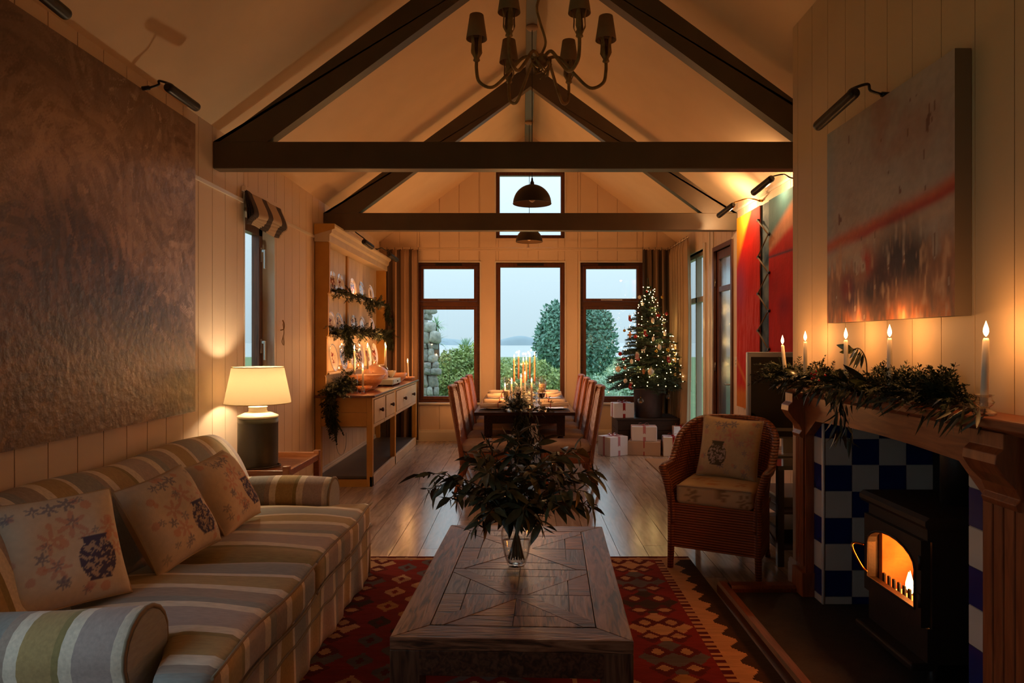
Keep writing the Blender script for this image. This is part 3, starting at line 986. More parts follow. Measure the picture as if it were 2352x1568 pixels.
def col_storm(U, V):
    u = U*1.12; v = V
    st = strokes(u, v, 3600, 3, .03, .12, 2)
    st2 = strokes(u, v, 700, 8, .10, .30, 4)
    sw = fbm(u+.3*fbm(u, v, 3, 5), v+.3*fbm(u, v, 3, 9), 3, 1, 5)
    base = mixc(L3(132,104,88), L3(200,168,148), sstep(.2,.8,.35*sw+.3*st2+.35*st))
    ridge = .46+.26*np.exp(-((u-.50)/.30)**2)-.12*u + .06*(fbm(u, v, 6, 3)-.5)
    inside = sstep(.06, -.12, v-ridge+.05*(st2-.5))
    dark = mixc(L3(66,44,54), L3(124,86,84), sstep(.2,.9,st))
    c = mixc(base, dark, inside*.95)
    c = mixc(c, L3(214,178,160), np.exp(-((v-ridge)/.02)**2)*.5*sstep(.4,.8,st)*sstep(.3,.8,u))
    low = sstep(.40, .02, v)  # ochre lower part: the table lamp's glow painted into the canvas colour
    c = mixc(c, mixc(L3(110,84,60), L3(190,152,84), .5*st2+.5*st), low*.7)
    c = mixc(c, L3(58,42,38), sstep(.70, 1.02, v+.25*(.6-u))*.65)
    c = mixc(c, L3(56,42,40), sstep(.35,.0,u)*.45)
    c = mixc(c, L3(232,208,194), sstep(.72,.95,st)*sstep(.35,.95,u)*.5*(1-low*.6))
    return c*(.88+.24*st)[:, None]
P1 = thing('painting', 'huge brown and mauve stormy abstract painting above the striped sofa', 'painting', (-2.12, 3.3, 1.05))
canvas(P1, 'painted_canvas', (-2.108, 2.15, 1.05), (0, 2.25, 0), (0, 0, 1.85), (1, 0, 0), .038, 300, 260, col_storm, M_oil, M_edge)
gpl = 'black picture lights over the paintings'
picture_light('black picture light over the stormy brown painting, next to the roof truss', (-2.10, 3.79, 2.905), (-1.93, 3.72, 2.885), (-1.90, 3.98, 2.865), (1, 0, .1), gpl, r=.027, up=.05)
picture_light('black picture light at the dark upper end of the stormy brown painting', (-2.10, 2.62, 2.905), (-1.93, 2.50, 2.91), (-1.925, 2.88, 2.88), (1, 0, .1), gpl, r=.027, up=.05)

# ------------------------------------------------------------------ striped sofa
def stripe_mat(name, axis, off=0.0, period=.98, rough=.85):
    m, nt, b = base_mat(name, (1,1,1,1), rough, 0, .2)
    L = nt.links
    tc = nt.nodes.new('ShaderNodeTexCoord'); sp = nt.nodes.new('ShaderNodeSeparateXYZ')
    L.new(tc.outputs['Object'], sp.inputs[0])
    n0 = nt.nodes.new('ShaderNodeTexNoise'); n0.inputs['Scale'].default_value = 3
    L.new(tc.outputs['Object'], n0.inputs['Vector'])
    mm = nt.nodes.new('ShaderNodeMath'); mm.operation = 'MULTIPLY_ADD'; mm.inputs[1].default_value = .02
    L.new(n0.outputs['Fac'], mm.inputs[0]); L.new(sp.outputs[axis], mm.inputs[2])
    a = nt.nodes.new('ShaderNodeMath'); a.operation = 'ADD'; a.inputs[1].default_value = off+10*period
    L.new(mm.outputs[0], a.inputs[0])
    d = nt.nodes.new('ShaderNodeMath'); d.operation = 'DIVIDE'; d.inputs[1].default_value = period; L.new(a.outputs[0], d.inputs[0])
    fr = nt.nodes.new('ShaderNodeMath'); fr.operation = 'FRACT'; L.new(d.outputs[0], fr.inputs[0])
    cream = srgb(234,222,206); slate = srgb(154,154,152); taupe = srgb(172,156,146); must = srgb(184,158,110); mauve = srgb(186,170,166); olive = srgb(156,140,94)
    r = ramp(nt, [(0, slate), (.15, taupe), (.19, cream), (.24, must), (.375, olive), (.40, cream), (.45, mauve), (.60, cream), (.65, slate), (.70, taupe), (.80, cream), (.85, must), (.97, cream)], 'CONSTANT')
    L.new(fr.outputs[0], r.inputs['Fac'])
    nz = nt.nodes.new('ShaderNodeTexNoise'); nz.inputs['Scale'].default_value = 90; nz.inputs['Detail'].default_value = 3
    sc = nt.nodes.new('ShaderNodeMapping'); sc.inputs['Scale'].default_value = (.25, 1, 1) if axis == 1 else (1, .25, 1)
    L.new(tc.outputs['Object'], sc.inputs['Vector']); L.new(sc.outputs[0], nz.inputs['Vector'])
    hs = nt.nodes.new('ShaderNodeHueSaturation'); mr = nt.nodes.new('ShaderNodeMapRange'); mr.inputs['To Min'].default_value = .72; mr.inputs['To Max'].default_value = 1.25
    L.new(nz.outputs['Fac'], mr.inputs['Value']); L.new(mr.outputs[0], hs.inputs['Value']); L.new(r.outputs['Color'], hs.inputs['Color'])
    L.new(hs.outputs['Color'], b.inputs['Base Color'])
    bp = nt.nodes.new('ShaderNodeBump'); bp.inputs['Strength'].default_value = .25; bp.inputs['Distance'].default_value = .003
    L.new(nz.outputs['Fac'], bp.inputs['Height']); L.new(bp.outputs['Normal'], b.inputs['Normal'])
    b.inputs['Sheen Weight'].default_value = .2
    return m
M_sofaY = stripe_mat('sofa_stripe', 1)
M_sofaX = stripe_mat('sofa_arm_stripe', 0, .12, .80)
M_pipe = mat('sofa_piping', srgb(140,124,104), rough=.8)
SO = thing('sofa', 'striped roll-arm sofa in mustard, grey and taupe under the big painting', 'sofa', (-1.5, 3.3, 0))
# back
prof = [(-1.66,.30), (-1.70,.45), (-1.75,.60), (-1.80,.72), (-1.855,.81), (-1.92,.875), (-1.99,.905), (-2.06,.895), (-2.105,.85), (-2.12,.78), (-2.12,.06), (-1.70,.06)]
def back_f(u, w, d):
    e = min(1, max(0, (4.50-d)/.10)) ** .5 if d > 4.40 else (min(1, max(0, (d-2.04)/.1))**.5 if d < 2.14 else 1)
    wv = .012*math.sin(d*5.1)*max(0, (w-.5)/.4)
    return (u+(-2.05-u)*(1-e)*.45, d, .06+(w-.06)*(.90+.10*e)+wv)
bm_ = MB()
ys = [2.04, 2.06, 2.09, 2.14] + [2.2+.1*i for i in range(22)] + [4.40, 4.45, 4.48, 4.50]
pr = [tuple(p)[:2] for p in smooth_path([(a, b, 0) for a, b in prof[:10]], 3)] + prof[10:]
vv = [back_f(u, w, d) for d in ys for (u, w) in pr]; n_ = len(pr)
ff = [(i*n_+k, i*n_+(k+1) % n_, (i+1)*n_+(k+1) % n_, (i+1)*n_+k) for i in range(len(ys)-1) for k in range(n_)]
bm_.add(vv, ff, True); bm_.add([vv[k] for k in range(n_)], [tuple(range(n_))]); bm_.add(vv[-n_:], [tuple(range(n_))])
bko = bm_.build('back', M_sofaY, SO)
for d in (2.05, 4.49):
    MB().tube([back_f(u, w, d) for u, w in pr[:-2]], .006, 6).build('piping', M_pipe, bko)
# arms
def arm(y_in, y_out, yc, sgn):
    m = MB()
    R = .125; zt = .635
    prof = []
    for k in range(0, 15):                             # roll from the inner face over to the outside
        a = -.35*PI + (1.5*PI)*k/14
        prof.append((yc - sgn*R*math.cos(a), zt-R+R*math.sin(a)*1.0))
    prof = [(y_in, .06)] + [(y_in, .42)] + prof + [(y_out - sgn*.02, .36), (y_out-sgn*.02, .06)]
    xs_ = [-2.06, -1.9, -1.7, -1.5, -1.35, -1.25, -1.215, -1.20]
    sc = [1, 1, 1, 1, 1, 1, .99, .95]
    n_ = len(prof); vv = []
    for x_, s_ in zip(xs_, sc):
        for (y, z) in prof:
            vv.append((x_, yc+(y-yc)*s_, (z-.4)*s_+.4 + .012*math.sin(x_*6+yc)))
    ff = [(i*n_+k, i*n_+(k+1) % n_, (i+1)*n_+(k+1) % n_, (i+1)*n_+k) for i in range(len(xs_)-1) for k in range(n_)]
    m.add(vv, ff, True); m.add([vv[k] for k in range(n_)], [tuple(range(n_))])
    m.add(vv[-n_:], [tuple(range(n_))])
    o = m.build('arm', M_sofaX, SO)
    MB().tube([(-1.207, yc+(y-yc)*1.0, (z-.4)*1.0+.4+.012*math.sin(-1.207*6+yc)) for y, z in prof[1:-1]], .008, 6).build('piping', M_pipe, o)
    return o
arm(4.24, 4.50, 4.36, 1)
arm(2.32, 2.04, 2.19, -1)
# seat cushions
def seat(y0, y1, ear_lo, ear_hi):
    def fn(v, abc):
        a, b, c = abc
        cr = (1-a*a*.9)*(1-b**4)
        v = v.copy()
        if c > -.99: v.z += .028*cr*max(0, c) + .006*math.sin(v.y*9+v.x*7)
        t = min(1, max(0, (v.x+1.22)/.10)); t = t*t*(3-2*t)
        if b > 0: v.y += ear_hi*t*max(0, b)**3
        else: v.y -= ear_lo*t*max(0, -b)**3
        v.x += .012*math.sin(v.y*7)*max(0, a)
        return v
    m = MB(); rbox(m, -1.74, -.945, y0, y1, .325, .485, .045, 14, fn)
    o = m.build('seat_cushion', M_sofaY, SO)
    for (z, c) in ((.482, 1), (.33, -1)):
        P = []
        for i in range(41):
            b = -1+2*i/40
            base = Vector((-.950, y0+(y1-y0)*(b+1)/2, z))
            P.append(fn(base, (.98, b, .6 if c > 0 else -.995))+Vector((.0, 0, -.008 if c > 0 else 0)))
        MB().tube(P, .006, 6).build('piping', M_pipe, o)
    return o
seat(3.155, 4.235, 0, .12)
seat(2.325, 3.145, .26, 0)
# plinth, front band and skirt
MB().box(-2.04, -1.02, 2.1, 4.44, .05, .33).build('frame', M_sofaY, SO, bevel=.02)
def skirtf(u, v):
    y = 2.06+2.36*u; z = .012+.315*v
    x = -.985 + .010*math.sin(y*11)*(1-v) + .006*math.sin(y*31)*(1-v)
    return (x, y, z)
sk = MB().grid(skirtf, 120, 8).build('skirt', M_sofaY, SO, solid=.012)
MB().tube([(skirtf(i/60, .58)[0]+.008, skirtf(i/60, .58)[1], .195+.004*math.sin(i)) for i in range(61)], .006, 6).build('piping', M_pipe, sk)
MB().grid(lambda u, v: (-.985-.9*u, 4.42+.006*math.sin(u*30)*(1-v), .012+.315*v), 40, 6).build('skirt', M_sofaX, SO, solid=.012)

# ------------------------------------------------------------------ printed cushions
M_print = attr_mat('printed_linen', rough=.85, spec=.15, bump=.2, bscale=160)
def flower(U, V, cx, cy, r, n=6, ph=0.):
    dx, dy = U-cx, V-cy; d = np.hypot(dx, dy); a = np.arctan2(dy, dx)+ph
    return (d < r*(.62+.38*np.cos(n*a))) & (d > r*.13)
def print_cols(U, V, ground, seed=1, warm=True, vase=(.72,.34), dark=(92,88,116)):
    c = np.ones((len(U), 3))*L3(*ground)
    c = c*(.93+.14*fbm(U, V, 30, seed, 2))[:, None]
    rnd = random.Random(seed)
    pinkc, blue, orng, grey = L3(212,150,132), L3(126,122,140), L3(220,146,116), L3(170,158,150)
    for cx, cy, r in ((.38,.55,.12), (.56,.68,.13), (.40,.32,.11), (.66,.55,.07), (.85,.6,.09), (.9,.4,.08)):
        f = flower(U, V, cx, cy, r, 6, rnd.random()*3); c[f] = c[f]*.35+pinkc*.65
    for i in range(26):
        cx, cy = rnd.uniform(.08,.95), rnd.uniform(.06,.95); k = rnd.random(); r = rnd.uniform(.035,.06)
        if k < .5:
            f = flower(U, V, cx, cy, r, 6, rnd.random()*3); col = blue if rnd.random() < .6 else grey
        else:
            d = np.hypot(U-cx, V-cy); f = (d < r*.8); col = orng if rnd.random() < .6 else pinkc
        c[f] = c[f]*.4+col*.6
    for cx, cy, r in ((.42,.85,.075), (.56,.88,.085), (.3,.42,.06), (.42,.18,.06), (.3,.85,.06)):
        f = flower(U, V, cx, cy, r, 6, cx*9); c[f] = c[f]*.25+blue*.75
    vx, vy = vase                                       # the patterned vase
    dx, dy = (U-vx), (V-vy)
    hw = np.where(dy > .13, .085+.02*(dy-.13)/.07, np.where(dy < -.15, .10, .155*np.sqrt(np.clip(1-(dy+.01)**2/.036, .15, 1))))
    inside = (np.abs(dx) < hw) & (dy > -.19) & (dy < .20)
    c[inside] = L3(*dark)
    for i in range(70):
        cx, cy = vx+rnd.uniform(-.14,.14), vy+rnd.uniform(-.18,.17)
        f = inside & flower(U, V, cx, cy, .022, 5, i)
        c[f] = L3(196,176,160)
    return c
def pillow(label, center, R, Uv, size, ground, seed, group, vase=(.72,.34), dark=(92,88,116), th=.088, hgt=None):
    R = Vector(R).normalized(); Uv = Vector(Uv); Uv = (Uv - R*Uv.dot(R)).normalized(); Nn = R.cross(Uv)
    Mt = Matrix((R, Uv, Nn)).transposed().to_4x4(); Mt.translation = Vector(center)
    t = thing('throw_pillow', label, 'pillow', group=group)
    t.matrix_world = Mt
    t.rotation_euler = Mt.to_euler(); t.location = center
    hh = (hgt or size)/2; hw = size/2
    def surf(sgn):
        def f(u, v):
            a, b = u*2-1, v*2-1
            k = (max(0, 1-a**4)*max(0, 1-b**4))
            pin = 1-.055*(1-a*a)*abs(b)**3; pin2 = 1-.055*(1-b*b)*abs(a)**3
            z = th*k**.55 + .006*math.sin(9*u+seed)*math.sin(8*v)*k
            return (a*hw*pin2, b*hh*pin, sgn*z)
        return f
    n = 84
    m = MB().grid(surf(1), n, n)
    o = m.build('front_cover', M_print, t, world=False)
    UU, VV = np.meshgrid(np.linspace(0, 1, n+1), np.linspace(0, 1, n+1))
    set_cols(o, print_cols(UU.ravel(), VV.ravel(), ground, seed, vase=vase, dark=dark))
    MB().grid(surf(-1), 20, 20).build('back_cover', M_linen, t, world=False)
    f = surf(1); E = [f(i/16, 0) for i in range(16)]+[f(1, i/16) for i in range(16)]+[f(1-i/16, 1) for i in range(16)]+[f(0, 1-i/16) for i in range(16)]
    MB().tube(E, .005, 6, closed=True).build('piping', M_linen, t, world=False)
    return t
M_linen = mat('plain_linen', srgb(196,172,140), rough=.9, scale=(30,30,30), bump=.2, bscale=200)
gp = 'floral vase print pillows on the sofa'
pillow('floral print pillow with vase motif beside the near roll arm of the sofa', (-1.75, 2.58, .705), (.27, .36, 0), (-.22, .03, .37), .43, (226,208,184), 3, gp)
pillow('floral print pillow with vase motif in the middle of the sofa', (-1.60, 3.10, .70), (.10, .44, .05), (-.20, 0, .36), .41, (226,206,182), 5, gp)
pillow('floral print pillow with vase motif beside the lamp table end of the sofa', (-1.60, 3.66, .695), (.02, .45, .03), (-.21, 0, .36), .41, (226,206,182), 8, gp)

# ------------------------------------------------------------------ lamp table
M_teak = wood('teak', srgb(164,100,56), srgb(128,74,40), axis=0, rough=.4, scale=4, vary=.06)
LT = thing('side_table', 'small teak lamp table with raised rails between sofa and dresser', 'side table', (-1.83, 4.86, 0))
MB().box(-2.11, -1.555, 4.53, 5.2, .598, .62).build('top', M_teak, LT)
MB().box(-2.11, -1.56, 4.515, 4.54, .575, .645).build('rail', M_teak, LT, bevel=.004)
MB().box(-2.11, -1.56, 5.19, 5.215, .575, .66).build('rail', M_teak, LT, bevel=.004)
MB().box(-1.575, -1.55, 4.54, 5.19, .60, .645).build('rail', M_teak, LT, bevel=.004)
for x_, y_ in ((-2.09, 4.53), (-1.565, 4.53), (-2.09, 5.20), (-1.565, 5.20)):
    MB().box(x_-.022, x_+.022, y_-.022, y_+.022, 0, .675).build('leg', M_teak, LT, bevel=.005)
MB().box(-2.08, -1.58, 4.55, 5.18, .18, .2).build('shelf', M_teak, LT)

# ------------------------------------------------------------------ table lamp
lc = Vector((-1.875, 4.84, .62))
TL = thing('table_lamp', 'tea caddy table lamp with dark green drum and glowing cream shade', 'table lamp', lc)
M_drum = mat('drum_green_lacquer', srgb(70,68,52), srgb(58,54,42), rough=.45, scale=(8,8,8))
M_cer = mat('cream_ceramic', srgb(222,212,186), rough=.25)
MB().lathe([(.001,0), (.136,0), (.138,.012), (.136,.02), (.136,.305), (.138,.309), (.136,.313), (.136,.345), (.001,.345)], lc, 36).build('drum', M_drum, TL)
MB().lathe([(.138,.343), (.141,.350), (.137,.357), (.095,.375), (.066,.383), (.062,.39), (.062,.412), (.066,.416), (.064,.42), (.03,.43), (.012,.435), (.012,.46), (.001,.46)], lc, 36).build('shoulder', M_cer, TL)
MB().lathe([(.007,.44), (.007,.60), (.014,.605), (.014,.635), (.001,.635)], lc, 12).build('lamp_holder', mat('brass', srgb(180,140,70), rough=.3, metal=1), TL)
M_shade = translucent_mat('shade_cotton', srgb(214,196,160), srgb(176,156,122), .34)
sh = MB().lathe([(.226,.445), (.175,.698)], lc, 48).build('shade', M_shade, TL)
for r_, z_ in ((.226,.445), (.175,.698)):
    MB().tube([lc+Vector((r_*math.cos(a), r_*math.sin(a), z_)) for a in [2*PI*k/40 for k in range(40)]], .003, 6, closed=True).build('rim', mat('shade_rim', srgb(220,196,150), rough=.8), sh)
MB().sphere(lc+Vector((0,0,.57)), .030, 14, 10).build('bulb', emit('bulb_glow', (1,.72,.38,1), 14), TL)
ld = bpy.data.lights.new('lamp_light', 'POINT'); ld.energy = LAMP_W; ld.color = (1, .75, .46); ld.shadow_soft_size = .034
lo = bpy.data.objects.new('lamp_light', ld); C.objects.link(lo); lo.parent = TL; lo.location = (0, 0, .57)
MB().tube(smooth_path([lc+Vector((-.13,-.02,.012)), lc+Vector((-.1,-.15,.012)), lc+Vector((.02,-.2,.012)), lc+Vector((.12,-.16,.012)), lc+Vector((.17,-.04,.012)), lc+Vector((.13,.02,.012))], 6), .006, 8).build('cord', mat('cord_brown', srgb(52,36,22), rough=.6), TL)

# ------------------------------------------------------------------ roman blind
def blind_mat():
    m, nt, b = base_mat('blind_stripe', (1,1,1,1), .85)
    tc = nt.nodes.new('ShaderNodeTexCoord'); sp = nt.nodes.new('ShaderNodeSeparateXYZ'); nt.links.new(tc.outputs['Object'], sp.inputs[0])
    d = nt.nodes.new('ShaderNodeMath'); d.operation = 'DIVIDE'; d.inputs[1].default_value = .31; nt.links.new(sp.outputs[1], d.inputs[0])
    a = nt.nodes.new('ShaderNodeMath'); a.operation = 'ADD'; a.inputs[1].default_value = .25; nt.links.new(d.outputs[0], a.inputs[0])
    fr = nt.nodes.new('ShaderNodeMath'); fr.operation = 'FRACT'; nt.links.new(a.outputs[0], fr.inputs[0])
    r = ramp(nt, [(0, srgb(64,48,42)), (.4, srgb(186,158,128))], 'CONSTANT'); nt.links.new(fr.outputs[0], r.inputs['Fac'])
    nt.links.new(r.outputs['Color'], b.inputs['Base Color'])
    return m
RB = thing('roman_blind', 'brown and cream striped roman blind folded up over the narrow window', 'blind', (XL+.03, 5.56, 2.42))
M_blind = blind_mat()
MB().box(XL+.003, XL+.035, 5.215, 5.97, 2.655, 2.69).build('headrail', M_wall, RB)
for k in range(5):
    d0 = .030+.014*k; zb = 2.40 + .018*k; zt = 2.665-.004*k
    def fold(u, v, d0=d0, zb=zb, zt=zt, k=k):
        z = zt + (zb-zt)*v
        x = XL + .015 + d0*(.35+.65*math.sin(min(1, v*1.05)*PI*.5)**1.3) + .004*math.sin(u*12+k)
        if v > .9: x -= (v-.9)*.12
        return (x, 5.222+.742*u, z + .012*math.sin(u*PI*2+k)*v)
    MB().grid(fold, 24, 14).build('fold', M_blind, RB, solid=.003)
CK = thing('cord_cleat', 'small brass cleat holding the blind cord beside the window', 'cleat', (XL, 6.06, 1.6))
MB().tube(smooth_path([(XL+.002, 6.06, 1.60), (XL+.03, 6.06, 1.61), (XL+.035, 6.06, 1.65), (XL+.022, 6.06, 1.69)], 4), .005, 6).build('hook', mat('aged_brass', srgb(150,112,60), rough=.4, metal=1), CK)
MB().tube(smooth_path([(XL+.026, 6.05, 1.66), (XL+.03, 6.07, 1.58), (XL+.02, 6.05, 1.5), (XL+.03, 6.07, 1.47), (XL+.028, 6.055, 1.55)], 5), .004, 6).build('cord', M_linen, CK)
# ------------------------------------------------------------------ foliage builders
def lance_leaf(m, p, d, L, W, nrm=None, curve=.25, rnd=random):
    """a pointed leaf of four quads"""
    d = d.normalized()
    n = nrm or Vector((rnd.gauss(0,1), rnd.gauss(0,1), rnd.gauss(0,1)))
    s_ = d.cross(n)
    if s_.length < 1e-3: s_ = d.cross(Vector((.3,.5,.8)))
    s_.normalize(); n = s_.cross(d)
    pts = []
    for u, w in ((0, .08), (.3, .9), (.6, .85), (.85, .4), (1, .02)):
        c = p + d*L*u + n*curve*L*u*u
        pts += [c+s_*W*w*.5+n*W*.12*w, c, c-s_*W*w*.5+n*W*.12*w]
    f = []
    for i in range(4):
        for k in (0, 1):
            f.append((i*3+k, i*3+k+1, i*3+k+4, i*3+k+3))
    m.add(pts, f, True)

def cypress(m, p, d, L, rnd, droop=.5, n=11, w=.016):
    """flat feathery conifer spray"""
    d = d.normalized()
    sd = d.cross(Vector((rnd.gauss(0,.5), rnd.gauss(0,.5), 1)))
    if sd.length < 1e-3: sd = Vector((1,0,0))
    sd.normalize()
    q = p.copy(); dd = d.copy()
    for i in range(n):
        u = i/n
        dd = (dd + Vector((0, 0, -droop*.14))).normalized()
        q2 = q + dd*L/n
        m.add([q-sd*.0015, q+sd*.0015, q2+sd*.001, q2-sd*.001], [(0,1,2,3)])
        l = L*.42*(1-u*.75)*rnd.uniform(.7, 1.1)
        for sg in (-1, 1):
            e = (dd*.75 + sd*sg*.7 + Vector((0, 0, rnd.uniform(-.25,.2)))).normalized()
            nn = e.cross(Vector((rnd.gauss(0,.3), rnd.gauss(0,.3), 1))).normalized()
            m.add([q, q+e*l*.4+nn*w*.5, q+e*l, q+e*l*.4-nn*w*.5], [(0,1,2,3)])
            for kk in (.35, .65):
                b = q+e*l*kk
                for s2 in (-1, 1):
                    e2 = (e*.8+nn*s2*.7+Vector((0,0,rnd.uniform(-.2,.2)))).normalized(); l2 = l*.38
                    n2 = e2.cross(Vector((.1,.2,1))).normalized()
                    m.add([b, b+e2*l2*.5+n2*w*.35, b+e2*l2, b+e2*l2*.5-n2*w*.35], [(0,1,2,3)])
        q = q2

M_cyp = mat('cypress_green', srgb(52,60,34), srgb(30,42,24), rough=.6, scale=(10,10,10))
M_twig = mat('twig_brown', srgb(62,46,30), rough=.8)

def garland(label, path, cat, seed, per=14, L=.2, spread=.5, group=None, hang=None, matl=None, n=9):
    rnd = random.Random(seed)
    P = smooth_path(path, 6)
    t = thing('garland', label, cat, P[0], group=group)
    MB().tube(P, .006, 6).build('stem', M_twig, t)
    m = MB()
    for i in range(len(P)-1):
        d = (P[i+1]-P[i])
        k = max(1, int(per*d.length/.2))
        for _ in range(k):
            p = P[i]+d*rnd.random()
            v = d.normalized()*rnd.choice((1, 1, -1)) + Vector((rnd.gauss(0,spread), rnd.gauss(0,spread), rnd.gauss(.1,spread)))
            cypress(m, p, v, L*rnd.uniform(.6,1.2), rnd, n=n)
    for (a, b, num) in (hang or []):                     # hanging tails from a to b
        a = Vector(a); b = Vector(b)
        for _ in range(num):
            p = a + (b-a)*rnd.random()*.8 + Vector((rnd.gauss(0,.02), rnd.gauss(0,.02), rnd.gauss(0,.02)))
            cypress(m, p, (b-a).normalized()+Vector((rnd.gauss(0,.3), rnd.gauss(0,.3), rnd.gauss(0,.2))), L*rnd.uniform(.7,1.2), rnd, n=n)
    m.v = [(max(x, XL+.012), y, z) for x, y, z in m.v]
    f = m.build('foliage', matl or M_cyp, t); f['kind'] = 'stuff'
    return t

# ------------------------------------------------------------------ kitchen dresser
M_ochre = mat('dresser_ochre_paint', srgb(206,158,78), srgb(190,140,66), rough=.5, scale=(5,5,5), bump=.05, bscale=50)
M_dcream = mat('dresser_cream_paint', srgb(216,196,168), srgb(204,182,152), rough=.45, scale=(5,5,5), bump=.05, bscale=50)
M_dtop = wood('dresser_top_wood', srgb(118,62,38), srgb(84,42,26), axis=1, rough=.28, scale=4, vary=.03)
M_knob = mat('knob_dark_wood', srgb(58,30,20), rough=.35)
DR = thing('dresser', 'tall yellow painted plate dresser with open shelves, drawers and potboard', 'dresser', (-1.85, 8.5, 0))
X0, X1, Y0, Y1 = -2.142, -1.55, 7.05, 10.0
MB().box(X0, X1+.03, Y0-.03, Y1+.02, .92, .945).build('worktop', M_dtop, DR, bevel=.005)
# posts
for y in (Y0, 8.30, Y1-.06):
    for x in (X0, X1-.06):
        if y == 8.30 and x == X0: continue
        MB().box(x, x+.06, y, y+.06, .0, .92).build('leg', M_ochre, DR, bevel=.003)
# near end panel: two boards with a seam
MB().box(X0+.06, X1-.06, Y0+.012, Y0+.03, .765, .92).build('end_panel', M_ochre, DR)
MB().box(X0+.06, X1-.06, Y0+.012, Y0+.03, .62, .762).build('end_panel', M_ochre, DR)
MB().box(X0+.06, X1-.06, Y1-.03, Y1-.012, .62, .92).build('end_panel', M_ochre, DR)
MB().box(X0+.06, X1-.06, Y0, Y0+.05, .0, .07).build('bottom_rail', M_ochre, DR)
# drawer case
MB().box(X1-.05, X1-.004, Y0+.06, Y1-.06, .60, .635).build('apron_rail', M_dcream, DR)
MB().box(X1-.05, X1-.004, Y0+.06, Y1-.06, .895, .92).build('top_rail', M_dcream, DR)
MB().box(X1-.5, X1-.05, Y0+.06, Y1-.06, .60, .61).build('case_bottom', M_dcream, DR)
drs = [(7.12, 7.68, 1), (7.74, 8.28, 1), (8.37, 9.90, 2)]
for a, b, kn in drs:
    d = MB().box(X1-.03, X1+.006, a+.006, b-.006, .642, .888).build('drawer', M_dcream, DR, bevel=.003)
    for q in range(kn):
        yk = (a+b)/2 if kn == 1 else a+(b-a)*(.33 if q == 0 else .78)
        m = MB(); m.T = Matrix.Translation((X1+.006, yk, .765)) @ Matrix.Rotation(PI/2, 4, 'Y')
        m.lathe([(.001,0), (.012,0), (.010,.012), (.020,.024), (.024,.034), (.018,.044), (.001,.046)], n=14)
        m.T = None
        m.build('knob', M_knob, d)
    for y in (b, ):
        MB().box(X1-.04, X1-.002, y, y+.05, .60, .92).build('divider', M_dcream, DR)
# potboard
MB().box(X0, X1-.01, Y0+.05, Y1, .075, .10).build('potboard', mat('potboard_grey', srgb(92,86,84), srgb(76,70,68), rough=.35, scale=(3,3,3)), DR)
MB().box(X1-.03, X1, Y0, Y1, .0, .105).build('plinth_rail', M_dcream, DR, bevel=.003)
# upper rack: stepped ends, back boards, shelves
st = [(.945, 1.15, -2.035), (1.15, 1.555, -2.022), (1.555, 2.0, -2.008), (2.0, 2.53, -1.995)]
for y in (Y0+.0, Y1-.045):
    poly = [(X0, .945)]
    for z0, z1, xx in st: poly += [(xx-.008, z0), (xx, z0+.02), (xx, z1-.02), (xx-.008, z1)]
    poly += [(X0, 2.53)]
    MB().prism(poly, lambda u, w, d: (u, d, w), y, y+.04).build('rack_end', M_ochre, DR)
for k in range(14):
    ya = Y0+.045+k*(Y1-Y0-.09)/14
    MB().box(X0, X0+.010, ya+.002, ya+(Y1-Y0-.09)/14-.002, .945, 2.53).build('back_board', M_dcream, DR)
MB().box(X0+.01, X0+.03, 8.24, 8.31, .945, 2.53).build('back_batten', M_ochre, DR)
for z, xx in ((1.175, -2.005), (1.575, -1.99), (2.02, -1.98)):
    MB().box(X0+.01, xx, Y0+.04, Y1-.045, z-.022, z).build('shelf', M_dcream, DR, bevel=.003)
MB().prism([(X0, 2.53), (-1.985, 2.53), (-1.985, 2.60), (-1.965, 2.62), (-1.955, 2.665), (-1.93, 2.69), (-1.93, 2.71), (X0, 2.71)], lambda u, w, d: (u, d, w), Y0-.03, Y1+.03).build('cornice', M_dcream, DR)
MB().prism([(X0, 2.60), (-1.93, 2.66), (-1.93, 2.712), (X0, 2.712)], lambda u, w, d: (u, d, w), Y0-.036, Y0-.030).build('cornice_return', M_ochre, DR)

